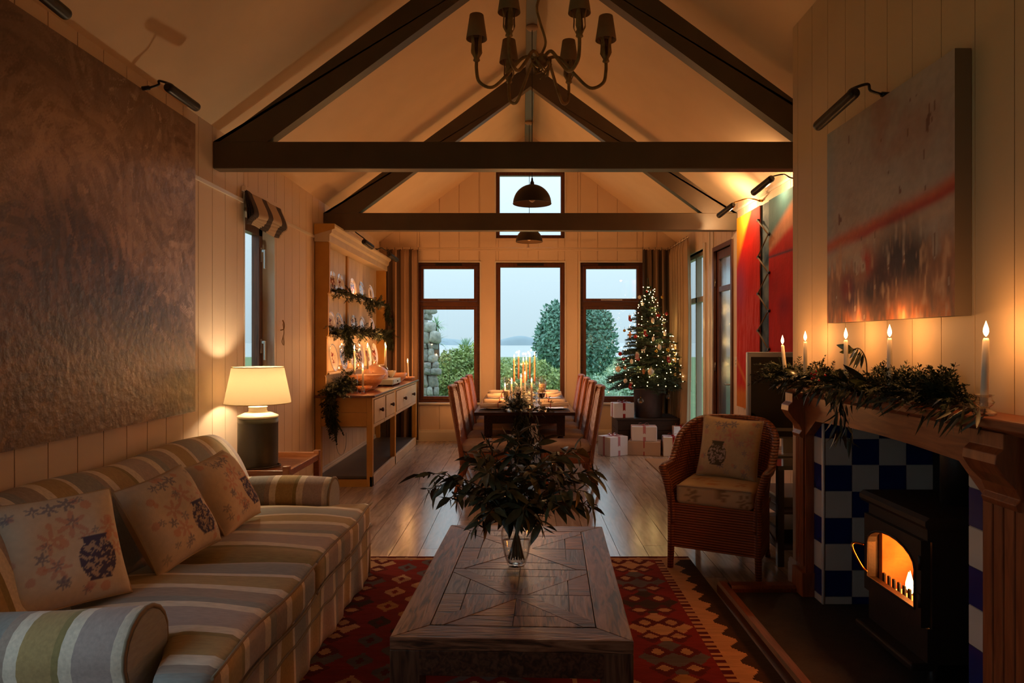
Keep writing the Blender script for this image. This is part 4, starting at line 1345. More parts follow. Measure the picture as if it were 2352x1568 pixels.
# plates on the rack
M_plate = attr_mat('printed_china', rough=.1, spec=.6)
def plate_proto(kind, seed):
    m = MB(); prof = [(.001,.004), (.35,.004), (.62,.006), (.66,.018), (.72,.03), (.86,.04), (1.0,.055), (1.0,.075), (.86,.058), (.70,.048), (.001,.022)]
    nr, na = 26, 48
    def f(u, v):
        r = v; z = .02 if r < .62 else (.02+(r-.62)/.1*.03 if r < .72 else .05+(r-.72)/.28*.05)
        return (r*math.cos(2*PI*u), r*math.sin(2*PI*u), z)
    m.grid(f, na, nr, closed_u=True)
    me = m.mesh('plate_face', M_plate)
    V = np.array(m.v); x, y = V[:,0], V[:,1]; r = np.hypot(x, y)
    c = np.ones((len(V), 3))*L3(226,214,204)
    if kind == 'blue':
        mot = (fbm(x+3, y+3, 5, seed, 3) > .55) & (r < .6); c[mot] = L3(56,66,116)
        band = (r > .74) & (r < .95) & (fbm(x+5, y+5, 9, seed+2, 2) > .5); c[band] = L3(112,118,160)
    elif kind == 'brown':
        fish = ((x/.42)**2+((y-.05)/.14)**2 < 1) | ((np.abs(x+.45) < .12) & (np.abs(y-.05) < .02+.16*np.abs(x+.36))); c[fish & (r < .62)] = L3(76,44,36)
        band = (r > .76) & (r < .82); c[band] = L3(128,84,66)
    elif kind == 'red':
        mot = (fbm(x+3, y+3, 4, seed, 3) > .54) & (r < .62); c[mot] = L3(150,44,30)
        m2 = (fbm(x+8, y+3, 6, seed+4, 3) > .62) & (r < .62); c[m2] = L3(60,30,30)
    elif kind == 'plain':
        band = (r > .92) & (r < .97); c[band] = L3(140,150,190)
        mot = (fbm(x+3, y+3, 4, seed, 3) > .62) & (r < .5); c[mot] = L3(130,60,70)
    a = me.color_attributes.new('col', 'FLOAT_COLOR', 'POINT'); q = np.ones((len(V), 4), dtype=np.float32); q[:, :3] = c; a.data.foreach_set('color', q.ravel())
    b = MB(); b.lathe([(1.0,.1), (1.0,.075), (.7,.02), (.5,-.02), (.45,-.03), (.40,-.02), (.001,-.02)], n=40)
    return me, b.mesh('plate_back', mat('china_back_'+kind, srgb(220,206,196), rough=.15))
protos = {k: plate_proto(k, i) for i, k in enumerate(('blue', 'brown', 'red', 'plain'))}
def rack_plate(label, y, zs, r, kind, yaw=-.08, lean=.14, sc=1.0, x=-2.055):
    t = thing('dinner_plate', label, 'plate', (x, y, zs), group='plates on the dresser rack')
    fc, bk = protos[kind]
    # plate stands on its rim, face towards the room, turned a little to the window end
    R = Matrix.Rotation(yaw, 4, 'Z') @ Matrix.Rotation(PI/2-lean, 4, 'Y')
    e = R.to_euler()
    off = Vector((0, 0, r*math.cos(lean)+.004)) + Vector((-math.sin(lean)*r*.9+.03, 0, 0))
    for me, nm in ((fc, 'plate_face'), (bk, 'plate_back')):
        obj_from_mesh(nm, me, t, off, e, (r, r*sc, r))
    return t
S1 = [(7.34,'red','rust red printed plate at the worn near end of the top dresser shelf'), (7.64,'plain','pale plate with small motif second along the top dresser shelf'), (8.2,'red','dark red patterned plate in the middle of the top dresser shelf'), (8.64,'blue','blue printed plate beside the tealights on the top dresser shelf'), (9.15,'brown','brown fish plate at the curtain end of the top dresser shelf')]
S2 = [(7.27,'plain','pale plate half hidden by the dresser end on the middle shelf'), (7.58,'blue','blue plate behind the thick garland clump on the middle shelf'), (8.24,'blue','blue and white plate standing alone mid way on the middle shelf'), (8.68,'brown','brown bird plate on the middle dresser shelf'), (9.2,'brown','brown fish plate at the curtain end of the middle dresser shelf')]
S3 = [(7.38,'plain','large pale oval plate at the near end of the lowest dresser shelf'), (7.76,'blue','large blue rimmed plate beside the tealight on the lowest dresser shelf'), (8.22,'blue','blue sprigged plate behind the bottle candle on the lowest dresser shelf'), (8.6,'red','oval plate with dark red sprays on the lowest dresser shelf'), (9.02,'red','oval plate with red fish on the lowest dresser shelf'), (9.42,'red','oval plate with red leaf at the curtain end of the lowest dresser shelf')]
for y, k, l in S1: rack_plate(l, y, 2.02, .118, k)
for y, k, l in S2: rack_plate(l, y, 1.575, .122, k)
for y, k, l in S3: rack_plate(l, y, 1.175, .15, k, sc=.82, x=-2.06)

# garlands on the shelves
gg = 'cypress garlands on the dresser'
garland('thin dark cypress garland along the top dresser shelf, tail over the end', [(-2.0,7.15,2.05), (-1.985,7.7,2.045), (-1.97,8.3,2.04), (-1.97,8.9,2.035), (-1.965,9.5,2.04), (-1.955,9.95,2.01)], 'garland', 1, 7, .15, .4, gg, hang=[((-1.95,9.9,2.02), (-1.94,10.02,1.78), 14), ((-1.96,8.75,2.03), (-1.95,8.8,1.92), 6)])
garland('bushy cypress garland along the middle dresser shelf with a drooping clump', [(-2.0,7.1,1.60), (-1.98,7.5,1.62), (-1.97,8.0,1.61), (-1.965,8.7,1.60), (-1.96,9.4,1.60), (-1.95,10.0,1.60)], 'garland', 2, 11, .17, .55, gg, hang=[((-1.96,7.55,1.70), (-1.93,7.62,1.36), 40), ((-1.94,9.8,1.58), (-1.92,10.05,1.44), 12)])
garland('heap of cypress on the dresser worktop hanging over its near end', [(-2.02,8.3,1.0), (-1.97,7.9,1.02), (-1.93,7.5,1.04), (-1.93,7.2,1.02), (-1.95,7.02,.96)], 'garland', 3, 30, .22, .55, gg, hang=[((-1.98,7.0,.95), (-1.93,6.98,.62), 30), ((-1.9,7.25,1.06), (-2.02,7.1,1.02), 14)])

# tealights
M_tl = thin_glass('tealight_glass', tint=(1,.93,.85,1), boost=2.5)
TLM = MB().lathe([(.001,.004), (.022,.004), (.032,.05), (.034,.055), (.030,.05), (.020,.008), (.001,.008)], n=18).mesh('glass_cup', M_tl)
TWX = MB().lathe([(.001,.006), (.019,.006), (.020,.018), (.001,.018)], n=14).mesh('wax', M_wax)
M_tflame = emit('tealight_flame', (1, .55, .2, 1), 10)
TFL = MB().lathe([(.0005,.0), (.0055,.005), (.0055,.011), (.0004,.024)], n=8).mesh('flame', M_tflame)
def tealight(label, loc, group, s=1.0, w=None):
    t = thing('tealight', label, 'tealight', loc, group=group)
    t.scale = (s, s, s)
    obj_from_mesh('glass_cup', TLM, t); obj_from_mesh('wax', TWX, t); obj_from_mesh('flame', TFL, t, (0, 0, .02))
    candle_light(t, (0, 0, .034), (CANDLE_W*.35 if w is None else w), r=.006)
    return t
gt = 'tealights on the dresser'
tealight('lit glass tealight in the garland below the dark red plate, top shelf', (-1.995, 8.2, 2.022), gt)
tealight('lit glass tealight in the garland by the fish plate, top shelf', (-1.99, 9.0, 2.022), gt)
tealight('lit glass tealight beside the thick garland clump, middle shelf', (-2.0, 7.72, 1.577), gt)
tealight('lit glass tealight near the fish plate, middle shelf', (-2.0, 9.1, 1.577), gt)
tealight('lit glass tealight before the large pale oval plate, lowest shelf', (-2.02, 7.52, 1.177), gt, 1.1)
tealight('lit glass tealight between sprigged and red sprayed plates, lowest shelf', (-2.02, 8.4, 1.177), gt, 1.1)
tealight('lit glass tealight before the red leaf plate, lowest shelf', (-2.02, 9.3, 1.177), gt, 1.1)

# bottles with candles, bowls and box on the worktop
M_sprig = mat('sprig_green', srgb(64,72,44), rough=.6)
def bottle(label, loc, h=.235, r=.032, group=None, sprig=True):
    t = thing('glass_bottle', label, 'bottle', loc, group=group)
    MB().lathe([(.001,.002), (r*.96,.002), (r,.01), (r,h*.68), (r*.85,h*.76), (r*.42,h*.84), (r*.38,h*.97), (r*.46,h*.975), (r*.46,h), (r*.34,h)], n=24).build('bottle_glass', M_clear, t, world=False)
    if sprig:
        m = MB(); rnd = random.Random(int(loc[0]*1000))
        m.tube([(0,0,.01), (.004,.003,h*.6)], .0015, 5)
        for i in range(16):
            z = .02+h*.55*i/16
            lance_leaf(m, Vector((.002, .001, z)), Vector((math.cos(i*2.2), math.sin(i*2.2), .6)), r*.95, .014, rnd=rnd)
        m.build('sprig', M_sprig, t, world=False)
    return t
gbot = 'bottles holding candles on the dresser'
gcd = 'lit candles on the dresser'
def bottle_candle(lb, lcn, x, y, h, ch, r=.032, **k):
    bottle(lb, (x, y, .946), h, r, gbot)
    candle(lcn, (x, y, .946+h-.035), ch, .0105, group=gcd, w=CANDLE_W*.7, **k)
bottle_candle('clear bottle with leaf sprig at the near worktop end by the cypress', 'tall ivory candle in the sprig bottle beside the cypress heap', -1.79, 7.27, .25, .25, .036)
bottle_candle('clear bottle with leaf sprig beside the wooden bowl', 'tall ivory candle in the bottle beside the wooden bowl', -1.86, 8.2, .26, .26)
bottle_candle('clear bottle at the curtain, close to its twin', 'ivory candle in the bottle by the curtain, the taller twin', -1.86, 9.25, .26, .265)
bottle_candle('clear bottle at the curtain, just before its twin', 'ivory candle in the bottle by the curtain, the shorter twin', -1.82, 9.1, .25, .245)
M_crys = thin_glass('crystal', tint=(.95,.96,.97,1), ior=1.8, boost=2.5)
def crystal_holder(label, loc, group, s=1.0):
    t = thing('glass_candle_holder', label, 'candle holder', loc, group=group)
    m = MB().lathe([(.001,.001), (.034*s,.001), (.036*s,.008*s), (.018*s,.018*s), (.015*s,.024*s), (.026*s,.034*s), (.03*s,.042*s), (.024*s,.05*s), (.022*s,.058*s), (.03*s,.066*s), (.026*s,.066*s), (.013*s,.056*s), (.012*s,.03*s), (.001,.03*s)], n=10, smooth=False)
    m.build('crystal_body', M_crys, t, world=False)
    return t
crystal_holder('small crystal candle holder on the near worktop corner of the dresser', (-1.70, 7.27, .946), 'glass candle holders')
candle('short ivory candle in the crystal holder at the worktop corner', (-1.70, 7.27, .977), .235, .0105, group=gcd, w=CANDLE_W*.7)
M_bowl = wood('bowl_wood', srgb(196,132,88), srgb(170,108,70), axis=0, rough=.45, scale=5, vary=.03)
def bowl(name, label, loc, r, h, matl, cat='bowl', foot=.45, lip=1.0):
    t = thing(name, label, cat, loc)
    m = MB().lathe([(.001,.003), (r*foot,.003), (r*foot,.012), (r*.78,h*.45), (r*lip,h), (r*lip-.008,h), (r*.74,h*.5), (r*foot,.022), (.001,.018)], n=32)
    m.build('bowl_body', matl, t, world=False)
    MB().tube([(r*lip*math.cos(a)-.004*math.cos(a), r*lip*math.sin(a)-.004*math.sin(a), h) for a in [2*PI*k/32 for k in range(32)]], .004, 6, closed=True).build('rim', matl, t, world=False)
    return t
bowl('wooden_bowl', 'large turned wooden bowl in the middle of the dresser worktop', (-1.80, 7.86, .946), .215, .17, M_bowl)
bowl('wooden_bowl', 'shallow terracotta bowl under the crystal holder candle', (-1.74, 7.50, .946), .09, .06, M_bowl)
M_jug = mat('glazed_peach', srgb(214,166,138), srgb(204,150,120), rough=.2, scale=(5,5,5))
tu = thing('tureen', 'round glazed peach tureen behind the large wooden bowl', 'tureen', (-1.86, 8.62, .946))
MB().lathe([(.001,.0), (.08,.0), (.085,.012), (.15,.08), (.165,.13), (.15,.19), (.10,.235), (.05,.255), (.001,.26)], n=30).build('tureen_body', M_jug, tu, world=False)
MB().sphere((0,0,.27), .018, 12, 8).build('lid_knob', M_jug, tu, world=False)
for sg in (-1, 1):
    MB().tube(smooth_path([(0,sg*.155,.12), (0,sg*.2,.13), (0,sg*.2,.17), (0,sg*.15,.17)], 5), .009, 8).build('tureen_handle', M_jug, tu, world=False)
bowl('china_cup', 'small flared white china bowl on the dresser worktop', (-1.72, 8.95, 1.03), .06, .085, M_cer, 'bowl', .4)
bowl('wooden_bowl', 'flared clay bowl near the curtain end of the worktop', (-1.70, 9.35, .946), .12, .12, M_jug, foot=.4)
bowl('dish', 'flat clay dish holding a candle at the curtain end of the worktop', (-1.64, 9.78, .946), .10, .045, M_jug, foot=.5)
candle('leaning ivory candle in the flat dish at the curtain end', (-1.63, 9.78, .952), .25, .0105, lean=-.06, group=gcd, w=CANDLE_W*.7)
M_blubox = mat('box_pale_blue', srgb(186,196,200), rough=.4)
bx = thing('spice_box', 'pale blue low box with a small drawer on wooden feet', 'box', (-1.66, 8.7, .946))
MB().box(-1.80, -1.60, 8.42, 8.98, .966, 1.028).build('box_body', M_blubox, bx, bevel=.003)
dd = MB().box(-1.606, -1.595, 8.46, 8.94, .973, 1.02).build('box_drawer', M_blubox, bx, bevel=.002)
m = MB(); m.sphere((-1.588, 8.7, .997), .009, 10, 8); m.build('box_knob', M_black, dd)
for y in (8.45, 8.93):
    for x in (-1.78, -1.62):
        MB().sphere((x, y, .957), .012, 8, 6).build('box_foot', M_knob, bx)

picture_light('black spotlight on the dresser cornice above the red plates', (-1.95, 7.55, 2.72), (-1.76, 7.58, 2.61), (-1.70, 7.72, 2.565), (1, 0, .1), 'black spotlights on the dresser cornice', r=.032, up=.05)
picture_light('black spotlight on the dresser cornice beside the curtain', (-1.95, 9.05, 2.72), (-1.77, 9.1, 2.655), (-1.70, 9.24, 2.60), (1, 0, .1), 'black spotlights on the dresser cornice', r=.032, up=.05)
cw = thing('power_cord', 'thin pale power cord looping down behind the dresser', 'cord', (XL+.03, 7.9, .16))
MB().tube(smooth_path([(XL+.015,7.75,.62), (XL+.015,7.8,.4), (XL+.016,7.9,.22), (XL+.03,8.05,.17), (XL+.03,8.2,.25), (XL+.02,8.25,.4)], 6), .004, 6).build('cord_run', mat('cord_white', srgb(190,180,170), rough=.5), cw)
# ------------------------------------------------------------------ curtains
def curtain_mat(name, c1, c2, period, off=0.0, wdark=.42):
    m, nt, b = base_mat(name, (1,1,1,1), .85, 0, .2)
    a = nt.nodes.new('ShaderNodeVertexColor'); a.layer_name = 'col'
    nt.links.new(a.outputs['Color'], b.inputs['Base Color'])
    b.inputs['Sheen Weight'].default_value = .15
    return m
M_curt = curtain_mat('curtain_cloth', None, None, 1)
def curtain(label, A, B, nrm, z0, z1, folds, amp, colA, colB, nstripe, seed, flare=0.0):
    A, B, nrm = Vector(A), Vector(B), Vector(nrm)
    t = thing('curtain', label, 'curtain', ((A+B)/2).to_3d()+Vector((0, 0, z0)))
    rnd = random.Random(seed)
    ph = [rnd.uniform(-.5, .5) for _ in range(folds+2)]
    def f(u, v):
        z = z0+(z1-z0)*v
        k = u*folds + ph[int(u*folds)]*.25*math.sin(PI*(u*folds % 1))
        am = amp*(.75+.4*(1-v))
        head = max(0, (v-.965)/.035)
        uu = (u-.5)*(1+flare*(1-v))+.5
        p = A+(B-A)*uu + nrm*(am*(1-.5*head)*math.sin(k*2*PI)+.012*math.sin(5*v+seed)) + (B-A).normalized()*(amp*.35*math.sin(k*4*PI))
        return (p.x, p.y, z+.010*head*math.sin(k*4*PI))
    nu, nv = folds*14, 24
    m = MB().grid(f, nu, nv)
    o = m.build('cloth', M_curt, t, solid=.004)
    U = np.tile(np.linspace(0, 1, nu+1), nv+1)
    cols = np.where(((U*nstripe) % 1 < .42)[:, None], L3(*colA), L3(*colB))
    set_cols(o, cols)
    for i in range(folds+1):
        u = i/folds
        q = A+(B-A)*u
        MB().tube([q+Vector((.016*math.cos(a)*nrm.x - 0, .016*math.cos(a)*nrm.y, z1+.022+.016*math.sin(a))) for a in [2*PI*k/12 for k in range(12)]], .0025, 5, closed=True).build('ring', M_black, t)
    return t
ZP = 2.89
curtain('dark and taupe striped curtain hanging behind the dresser end', (-2.02, 10.17, 0), (-1.55, 10.17, 0), (0, -1, 0), .03, ZP-.025, 4, .075, (88,70,60), (172,140,114), 3, 2)
curtain('dark striped curtain behind the Christmas tree on the window wall', (1.79, 10.17, 0), (2.26, 10.17, 0), (0, -1, 0), .03, ZP-.025, 5, .06, (70,56,48), (140,114,92), 4, 5)
curtain('plain taupe curtain on the side wall lit by the tree', (2.20, 10.08, 0), (2.20, 9.10, 0), (-1, 0, 0), .03, ZP-.025, 6, .055, (170,144,116), (178,152,124), 5, 8, flare=-.05)
cp = thing('curtain_pole', 'slim pale curtain pole running across the window wall', 'curtain pole', (0, 10.19, ZP))
MB().tube([(-2.1, 10.17, ZP), (2.2, 10.17, ZP)], .009, 10).build('rod', M_wall, cp)
MB().tube([(2.20, 10.17, ZP), (2.20, 9.05, ZP)], .009, 10).build('rod', M_wall, cp)
for x in (-2.08, XC, 2.1):
    MB().tube([(x, 10.17, ZP-.0), (x, YB, ZP-.0)], .007, 8).tube([(x, YB-.02, ZP), (x, YB, ZP)], .028, 14).build('bracket', M_wall, cp)

# ------------------------------------------------------------------ dining table
M_tab = wood('dark_oak_table', srgb(74,44,30), srgb(48,28,20), axis=1, rough=.25, scale=4, vary=.05)
ty0, ty1, tx0, tx1, tz = 7.13, 10.02, -.507, .552, .76
DT = thing('dining_table', 'long dark wood dining table set for Christmas dinner', 'dining table', (.02, 8.6, 0))
for k in range(5):
    w = (tx1-tx0)/5
    MB().box(tx0+k*w+.001, tx0+(k+1)*w-.001, ty0+.09, ty1-.09, tz-.035, tz).build('top_plank', M_tab, DT, bevel=.003)
for a, b in ((ty0, ty0+.088), (ty1-.088, ty1)):
    MB().box(tx0, tx1, a, b, tz-.036, tz).build('breadboard_end', wood('table_end_wood', srgb(78,46,32), srgb(52,30,22), axis=0, rough=.25, scale=4), DT, bevel=.004)
for x in (tx0+.11, tx1-.11):
    MB().box(x-.012, x+.012, ty0+.15, ty1-.15, tz-.13, tz-.036).build('apron', M_tab, DT)
for y in (ty0+.12, ty1-.12):
    MB().box(tx0+.11, tx1-.11, y-.012, y+.012, tz-.13, tz-.036).build('apron', M_tab, DT)
for x in (tx0+.145, tx1-.145):
    for y in (ty0+.13, ty1-.13):
        m = MB(); m.box(x-.042, x+.042, y-.042, y+.042, .5, tz-.036)
        m.lathe([(.036,.5), (.030,.49), (.036,.475), (.046,.46), (.04,.44)], (x, y, 0), 16)
        m.box(x-.038, x+.038, y-.038, y+.038, .0, .44)
        m.build('leg', M_tab, DT)

# ------------------------------------------------------------------ woven dining chairs
def weave_mat(name, c1, c2, freq=95, rough=.5, vaxis=2):
    m, nt, b = base_mat(name, c1, rough)
    L = nt.links
    v = coords(nt, 'Object')
    w1 = nt.nodes.new('ShaderNodeTexWave'); w1.inputs['Scale'].default_value = freq/6.283*1.0; w1.bands_direction = 'DIAGONAL' if False else 'Z'
    w2 = nt.nodes.new('ShaderNodeTexWave'); w2.inputs['Scale'].default_value = freq/6.283*.55; w2.bands_direction = 'Y'
    w3 = nt.nodes.new('ShaderNodeTexWave'); w3.inputs['Scale'].default_value = freq/6.283*.55; w3.bands_direction = 'X'
    for w in (w1, w2, w3): L.new(v, w.inputs['Vector'])
    mx = nt.nodes.new('ShaderNodeMath'); mx.operation = 'MULTIPLY'; L.new(w1.outputs['Fac'], mx.inputs[0])
    mm = nt.nodes.new('ShaderNodeMath'); mm.operation = 'MAXIMUM'; L.new(w2.outputs['Fac'], mm.inputs[0]); L.new(w3.outputs['Fac'], mm.inputs[1])
    L.new(mm.outputs[0], mx.inputs[1])
    r = ramp(nt, [(0, c2), (.6, c1)]); L.new(mx.outputs[0], r.inputs['Fac']); L.new(r.outputs['Color'], b.inputs['Base Color'])
    bp = nt.nodes.new('ShaderNodeBump'); bp.inputs['Strength'].default_value = .7; bp.inputs['Distance'].default_value = .006
    L.new(mx.outputs[0], bp.inputs['Height']); L.new(bp.outputs['Normal'], b.inputs['Normal'])
    return m
M_loom = weave_mat('loom_weave', srgb(172,98,52), srgb(118,62,34), 260, .42)
M_chleg = wood('chair_leg_wood', srgb(176,100,50), srgb(146,78,38), axis=2, rough=.4, scale=4)
M_seatf = mat('seat_fabric', srgb(178,150,128), srgb(166,138,116), rough=.85, scale=(30,30,30), bump=.15, bscale=200)
def dining_chair():
    t = thing('dining_chair', 'x', 'chair', group='high-backed woven dining chairs')
    # back: tall curved panel, leaning out, rolled top
    def backf(sgn):
        def f(u, v):
            z = .30+.745*v
            lean = -.225 - .11*(v**1.5) - .012*math.sin(v*PI)
            y = (u-.5)*(.44-.03*v)
            x = lean - .035*(1-(2*u-1)**2)*v
            th = .028*(1-.35*max(0, v-.85)/.15)
            e = min(1, (1-v)*16)**.5 if v > .94 else 1
            return (x+sgn*th*e*(1-abs(2*u-1)**8), y*(1-.02*(1-e)), z)
        return f
    m = MB().grid(backf(1), 14, 22); m.grid(backf(-1), 14, 22)
    m.build('backrest', M_loom, t, world=False)
    f = backf(0)
    edge = [f(0, i/14) for i in range(15)] + [f(i/8, 1) for i in range(1, 8)] + [f(1, 1-i/14) for i in range(15)]
    MB().tube(edge, .022, 8).build('back_edge', M_loom, t, world=False)
    MB().box(-.235, .235, -.215, .215, .31, .425).build('seat_apron', M_loom, t, world=False, bevel=.02, seg=3)
    m = MB(); rbox(m, -.235, .25, -.225, .225, .42, .50, .032, 8, lambda v, a: v+Vector((0, 0, .015*(1-a[0]**2)*(1-a[1]**2)*max(0, a[2]))))
    m.build('seat', M_seatf, t, world=False)
    for x, y, dx in ((.2, .18, 0), (.2, -.18, 0), (-.21, .185, -.09), (-.21, -.185, -.09)):
        MB().tube([(x, y, .40), (x+dx*.35, y, .2), (x+dx, y+math.copysign(.012, y), 0)], [.023, .021, .017], 8).build('leg', M_chleg, t, world=False)
    return t
proto_ch = dining_chair()
spots = []
LB = ['end woven dining chair of the dresser-side row, clear of the table end', 'second woven dining chair along the dresser-side row', 'third woven dining chair along the dresser-side row', 'fourth woven dining chair of the dresser-side row, next to the window wall']
RB_ = ['end woven dining chair of the tree-side row, clear of the table end', 'second woven dining chair along the tree-side row', 'third woven dining chair along the tree-side row', 'fourth woven dining chair of the tree-side row, next to the window wall']
for i, y in enumerate((6.86, 7.50, 8.20, 8.95)):
    spots.append((-.36, y, 0.0+random.uniform(-.03,.03), LB[i]))
for i, y in enumerate((6.84, 7.62, 8.32, 9.05)):
    spots.append((.44, y, PI+random.uniform(-.03,.03), RB_[i]))
for i, (x, y, a, l) in enumerate(spots):
    c = proto_ch if i == 0 else copy_tree(proto_ch)
    c.location = (x, y, 0); c.rotation_euler = (0, 0, a); c['label'] = l

# ------------------------------------------------------------------ place settings
M_china = mat('white_china', srgb(214,200,186), rough=.15)
M_nap = mat('napkin_linen', srgb(240,226,212), srgb(232,216,200), rough=.9, scale=(20,20,20))
M_red = mat('red_ribbon', srgb(160,28,30), rough=.5)
PLm = MB().lathe([(.001,.004), (.08,.004), (.09,.009), (.135,.018), (.137,.020), (.133,.021), (.088,.012), (.001,.009)], n=36).mesh('plate_body', M_china)
M_slate2 = mat('placemat_dark', srgb(58,40,32), rough=.7)
def setting(y, side, i, where):
    xc = .02+side*.335
    fl_ = -side
    mt = tag(MB().box(xc-.15, xc+.15, y-.19, y+.19, tz, tz+.004).build('placemat', M_slate2), f'dark placemat, {where}', 'placemat', 'placemats on the dining table')
    t = thing('dinner_plate', f'white dinner plate, {where}', 'plate', (xc, y, tz+.005), group='dinner plates on the table')
    obj_from_mesh('plate_body', PLm, t)
    n = thing('napkin', f'ribbon-tied napkin, {where}', 'napkin', (xc, y, tz+.028), group='rolled napkins on the plates')
    m = MB()
    bend = random.uniform(-.02, .03)
    P = [(-.145, .005, .022+bend*.5), (-.07, 0, .02), (0, 0, .018), (.07, 0, .02), (.145, 0, .024+bend)]
    m.tube(smooth_path(P, 3), [.021]*13, 10)
    m.tube([(-.143,.008,.02+bend*.5), (.143,.008,.03+bend)], .0235, 8)
    m.build('roll', M_nap, n, world=False)
    rb = MB().tube([(side*-.05+.0, .028*math.cos(a), .021+.028*math.sin(a)) for a in [2*PI*k/14 for k in range(14)]], .004, 5, closed=True)
    rb.build('ribbon', M_red, n, world=False)
    sp = MB(); r_ = random.Random(i)
    for q in range(4): lance_leaf(sp, Vector((side*-.05, 0, .048)), Vector((r_.uniform(-1,1), r_.uniform(-1,1), .25)), .05, .012, rnd=r_)
    sp.build('sprig', M_sprig, n, world=False)
    for off, nm in ((-.155, 'fork'), (.150, 'knife')):
        k = thing(nm, f'silver {nm}, {where}', nm, (xc, y+off, tz+.006), group=nm+'s on the dining table')
        m = MB()
        if nm == 'knife':
            m.box(-.10, .0, -.008, .008, 0, .006).box(0, .11, -.009, .006, .001, .003)
        else:
            m.box(-.10, .03, -.005, .005, 0, .004)
            for z in (-.009, -.003, .003, .009): m.box(.05, .10, z-.0013, z+.0013, .003, .005)
            m.box(.03, .052, -.0105, .0105, .002, .005)
        if side > 0: m.v = [(-x_, y_, z_) for x_, y_, z_ in m.v]
        m.build('blade' if nm == 'knife' else 'tines', M_chrome, k, world=False)
W = ['first setting from the free table end, dresser side', 'second setting from the free table end, dresser side', 'third setting from the free table end, dresser side', 'fourth setting from the free table end, dresser side',
     'first setting from the free table end, tree side', 'second setting from the free table end, tree side', 'third setting from the free table end, tree side', 'fourth setting from the free table end, tree side']
for i, y in enumerate((7.42, 8.02, 8.76, 9.46)):
    setting(y, -1, i, W[i])
    setting(y, 1, i+4, W[i+4])

# glasses
M_wine = mat('red_wine', srgb(52,8,14), rough=.1)
M_milk = mat('pale_punch', srgb(224,196,150), rough=.3)
def wine_glass(label, x, y, kind, s=1.0):
    t = thing('wine_glass', label, 'wine glass', (x, y, tz), group='glasses on the dining table'); t.scale = (s, s, s)
    MB().lathe([(.001,.002), (.034,.002), (.034,.004), (.005,.012), (.0045,.085), (.012,.095), (.030,.115), (.040,.15), (.040,.18), (.034,.215), (.0335,.215), (.039,.18), (.039,.15), (.028,.116), (.001,.098)], n=22).build('glass_body', M_clear, t, world=False)
    if kind == 'red': MB().lathe([(.001,.099), (.027,.117), (.0375,.148), (.0375,.155), (.001,.155)], n=18).build('wine', M_wine, t, world=False)
    if kind == 'pale': MB().lathe([(.001,.099), (.027,.117), (.0375,.148), (.0375,.20), (.001,.20)], n=18).build('drink', M_milk, t, world=False)
for lb, x, y, k, s in (('stemmed glass of pale punch by the foremost napkin, dresser side', -.175, 7.62, 'pale', .95), ('stemmed glass of red wine by the foremost napkin, tree side', .215, 7.62, 'red', 1.05),
        ('stemmed glass of red wine behind the pale punch glass', -.05, 7.78, 'red', 1), ('stemmed glass of pale drink on the tree side by the second napkin', .243, 8.36, 'pale', 1.1),
        ('tall empty stemmed glass in the middle of the table, tree side', .25, 8.5, 'none', 1.25), ('tall empty stemmed glass in the middle of the table, dresser side', -.18, 8.5, 'none', 1.2),
        ('empty stemmed glass near the window end, tree side', .22, 9.2, 'none', 1.2), ('empty stemmed glass near the window end, dresser side', -.2, 9.2, 'none', 1.2)):
    wine_glass(lb, x, y, k, s)

# candles on the table
gtc = 'lit candles on the dining table'; gtb = 'glass bottles and holders on the dining table'
tall = [(1181,818,8.75,'peach taper candle at the dresser end of the tall candle row'), (1191,812,9.35,'peach taper candle second in the tall candle row'), (1202,824,8.55,'peach taper candle third in the tall candle row'),
        (1209,822,8.95,'peach taper candle fourth in the tall candle row'), (1217,814,9.45,'peach taper candle fifth in the tall candle row'), (1228,812,8.8,'peach taper candle at the tree end of the tall candle row')]
for i, (px, py, y, l) in enumerate(tall):
    p = at(px, py, y); top = p.z-.03
    bottle('clear leaf-filled bottle holding the '+l.replace('taper candle ','taper '), (p.x, y, tz+.001), .26, .036, gtb)
    candle(l, (p.x, y, tz+.225), top-tz-.225, .0115, wax=M_waxp, group=gtc)
low = [(1160,883,8.15,'low ivory candle beside the pale punch glass'), (1175,872,7.85,'ivory candle standing between punch glass and garland'), (1197,862,8.3,'ivory candle in the middle of the table, behind the garland head'),
       (1206,856,8.6,'ivory candle in the middle of the table below the peach tapers'), (1221,872,7.6,'ivory candle at the free end of the table beside the tealight')]
for i, (px, py, y, l) in enumerate(low):
    p = at(px, py, y); top = p.z-.03
    crystal_holder('crystal holder under the ivory candle '+['beside the pale punch glass','between punch glass and garland','in mid table behind the garland head','below the peach tapers','at the free table end'][i], (p.x, y, tz+.001), gtb, .9)
    candle(l, (p.x, y, tz+.03), top-tz-.03, .0105, group=gtc)
tealight('lit cut-glass tealight at the free end of the dining table', (at(1217,940,7.3).x, 7.3, tz+.001), 'tealights on the dining table', 1.35)

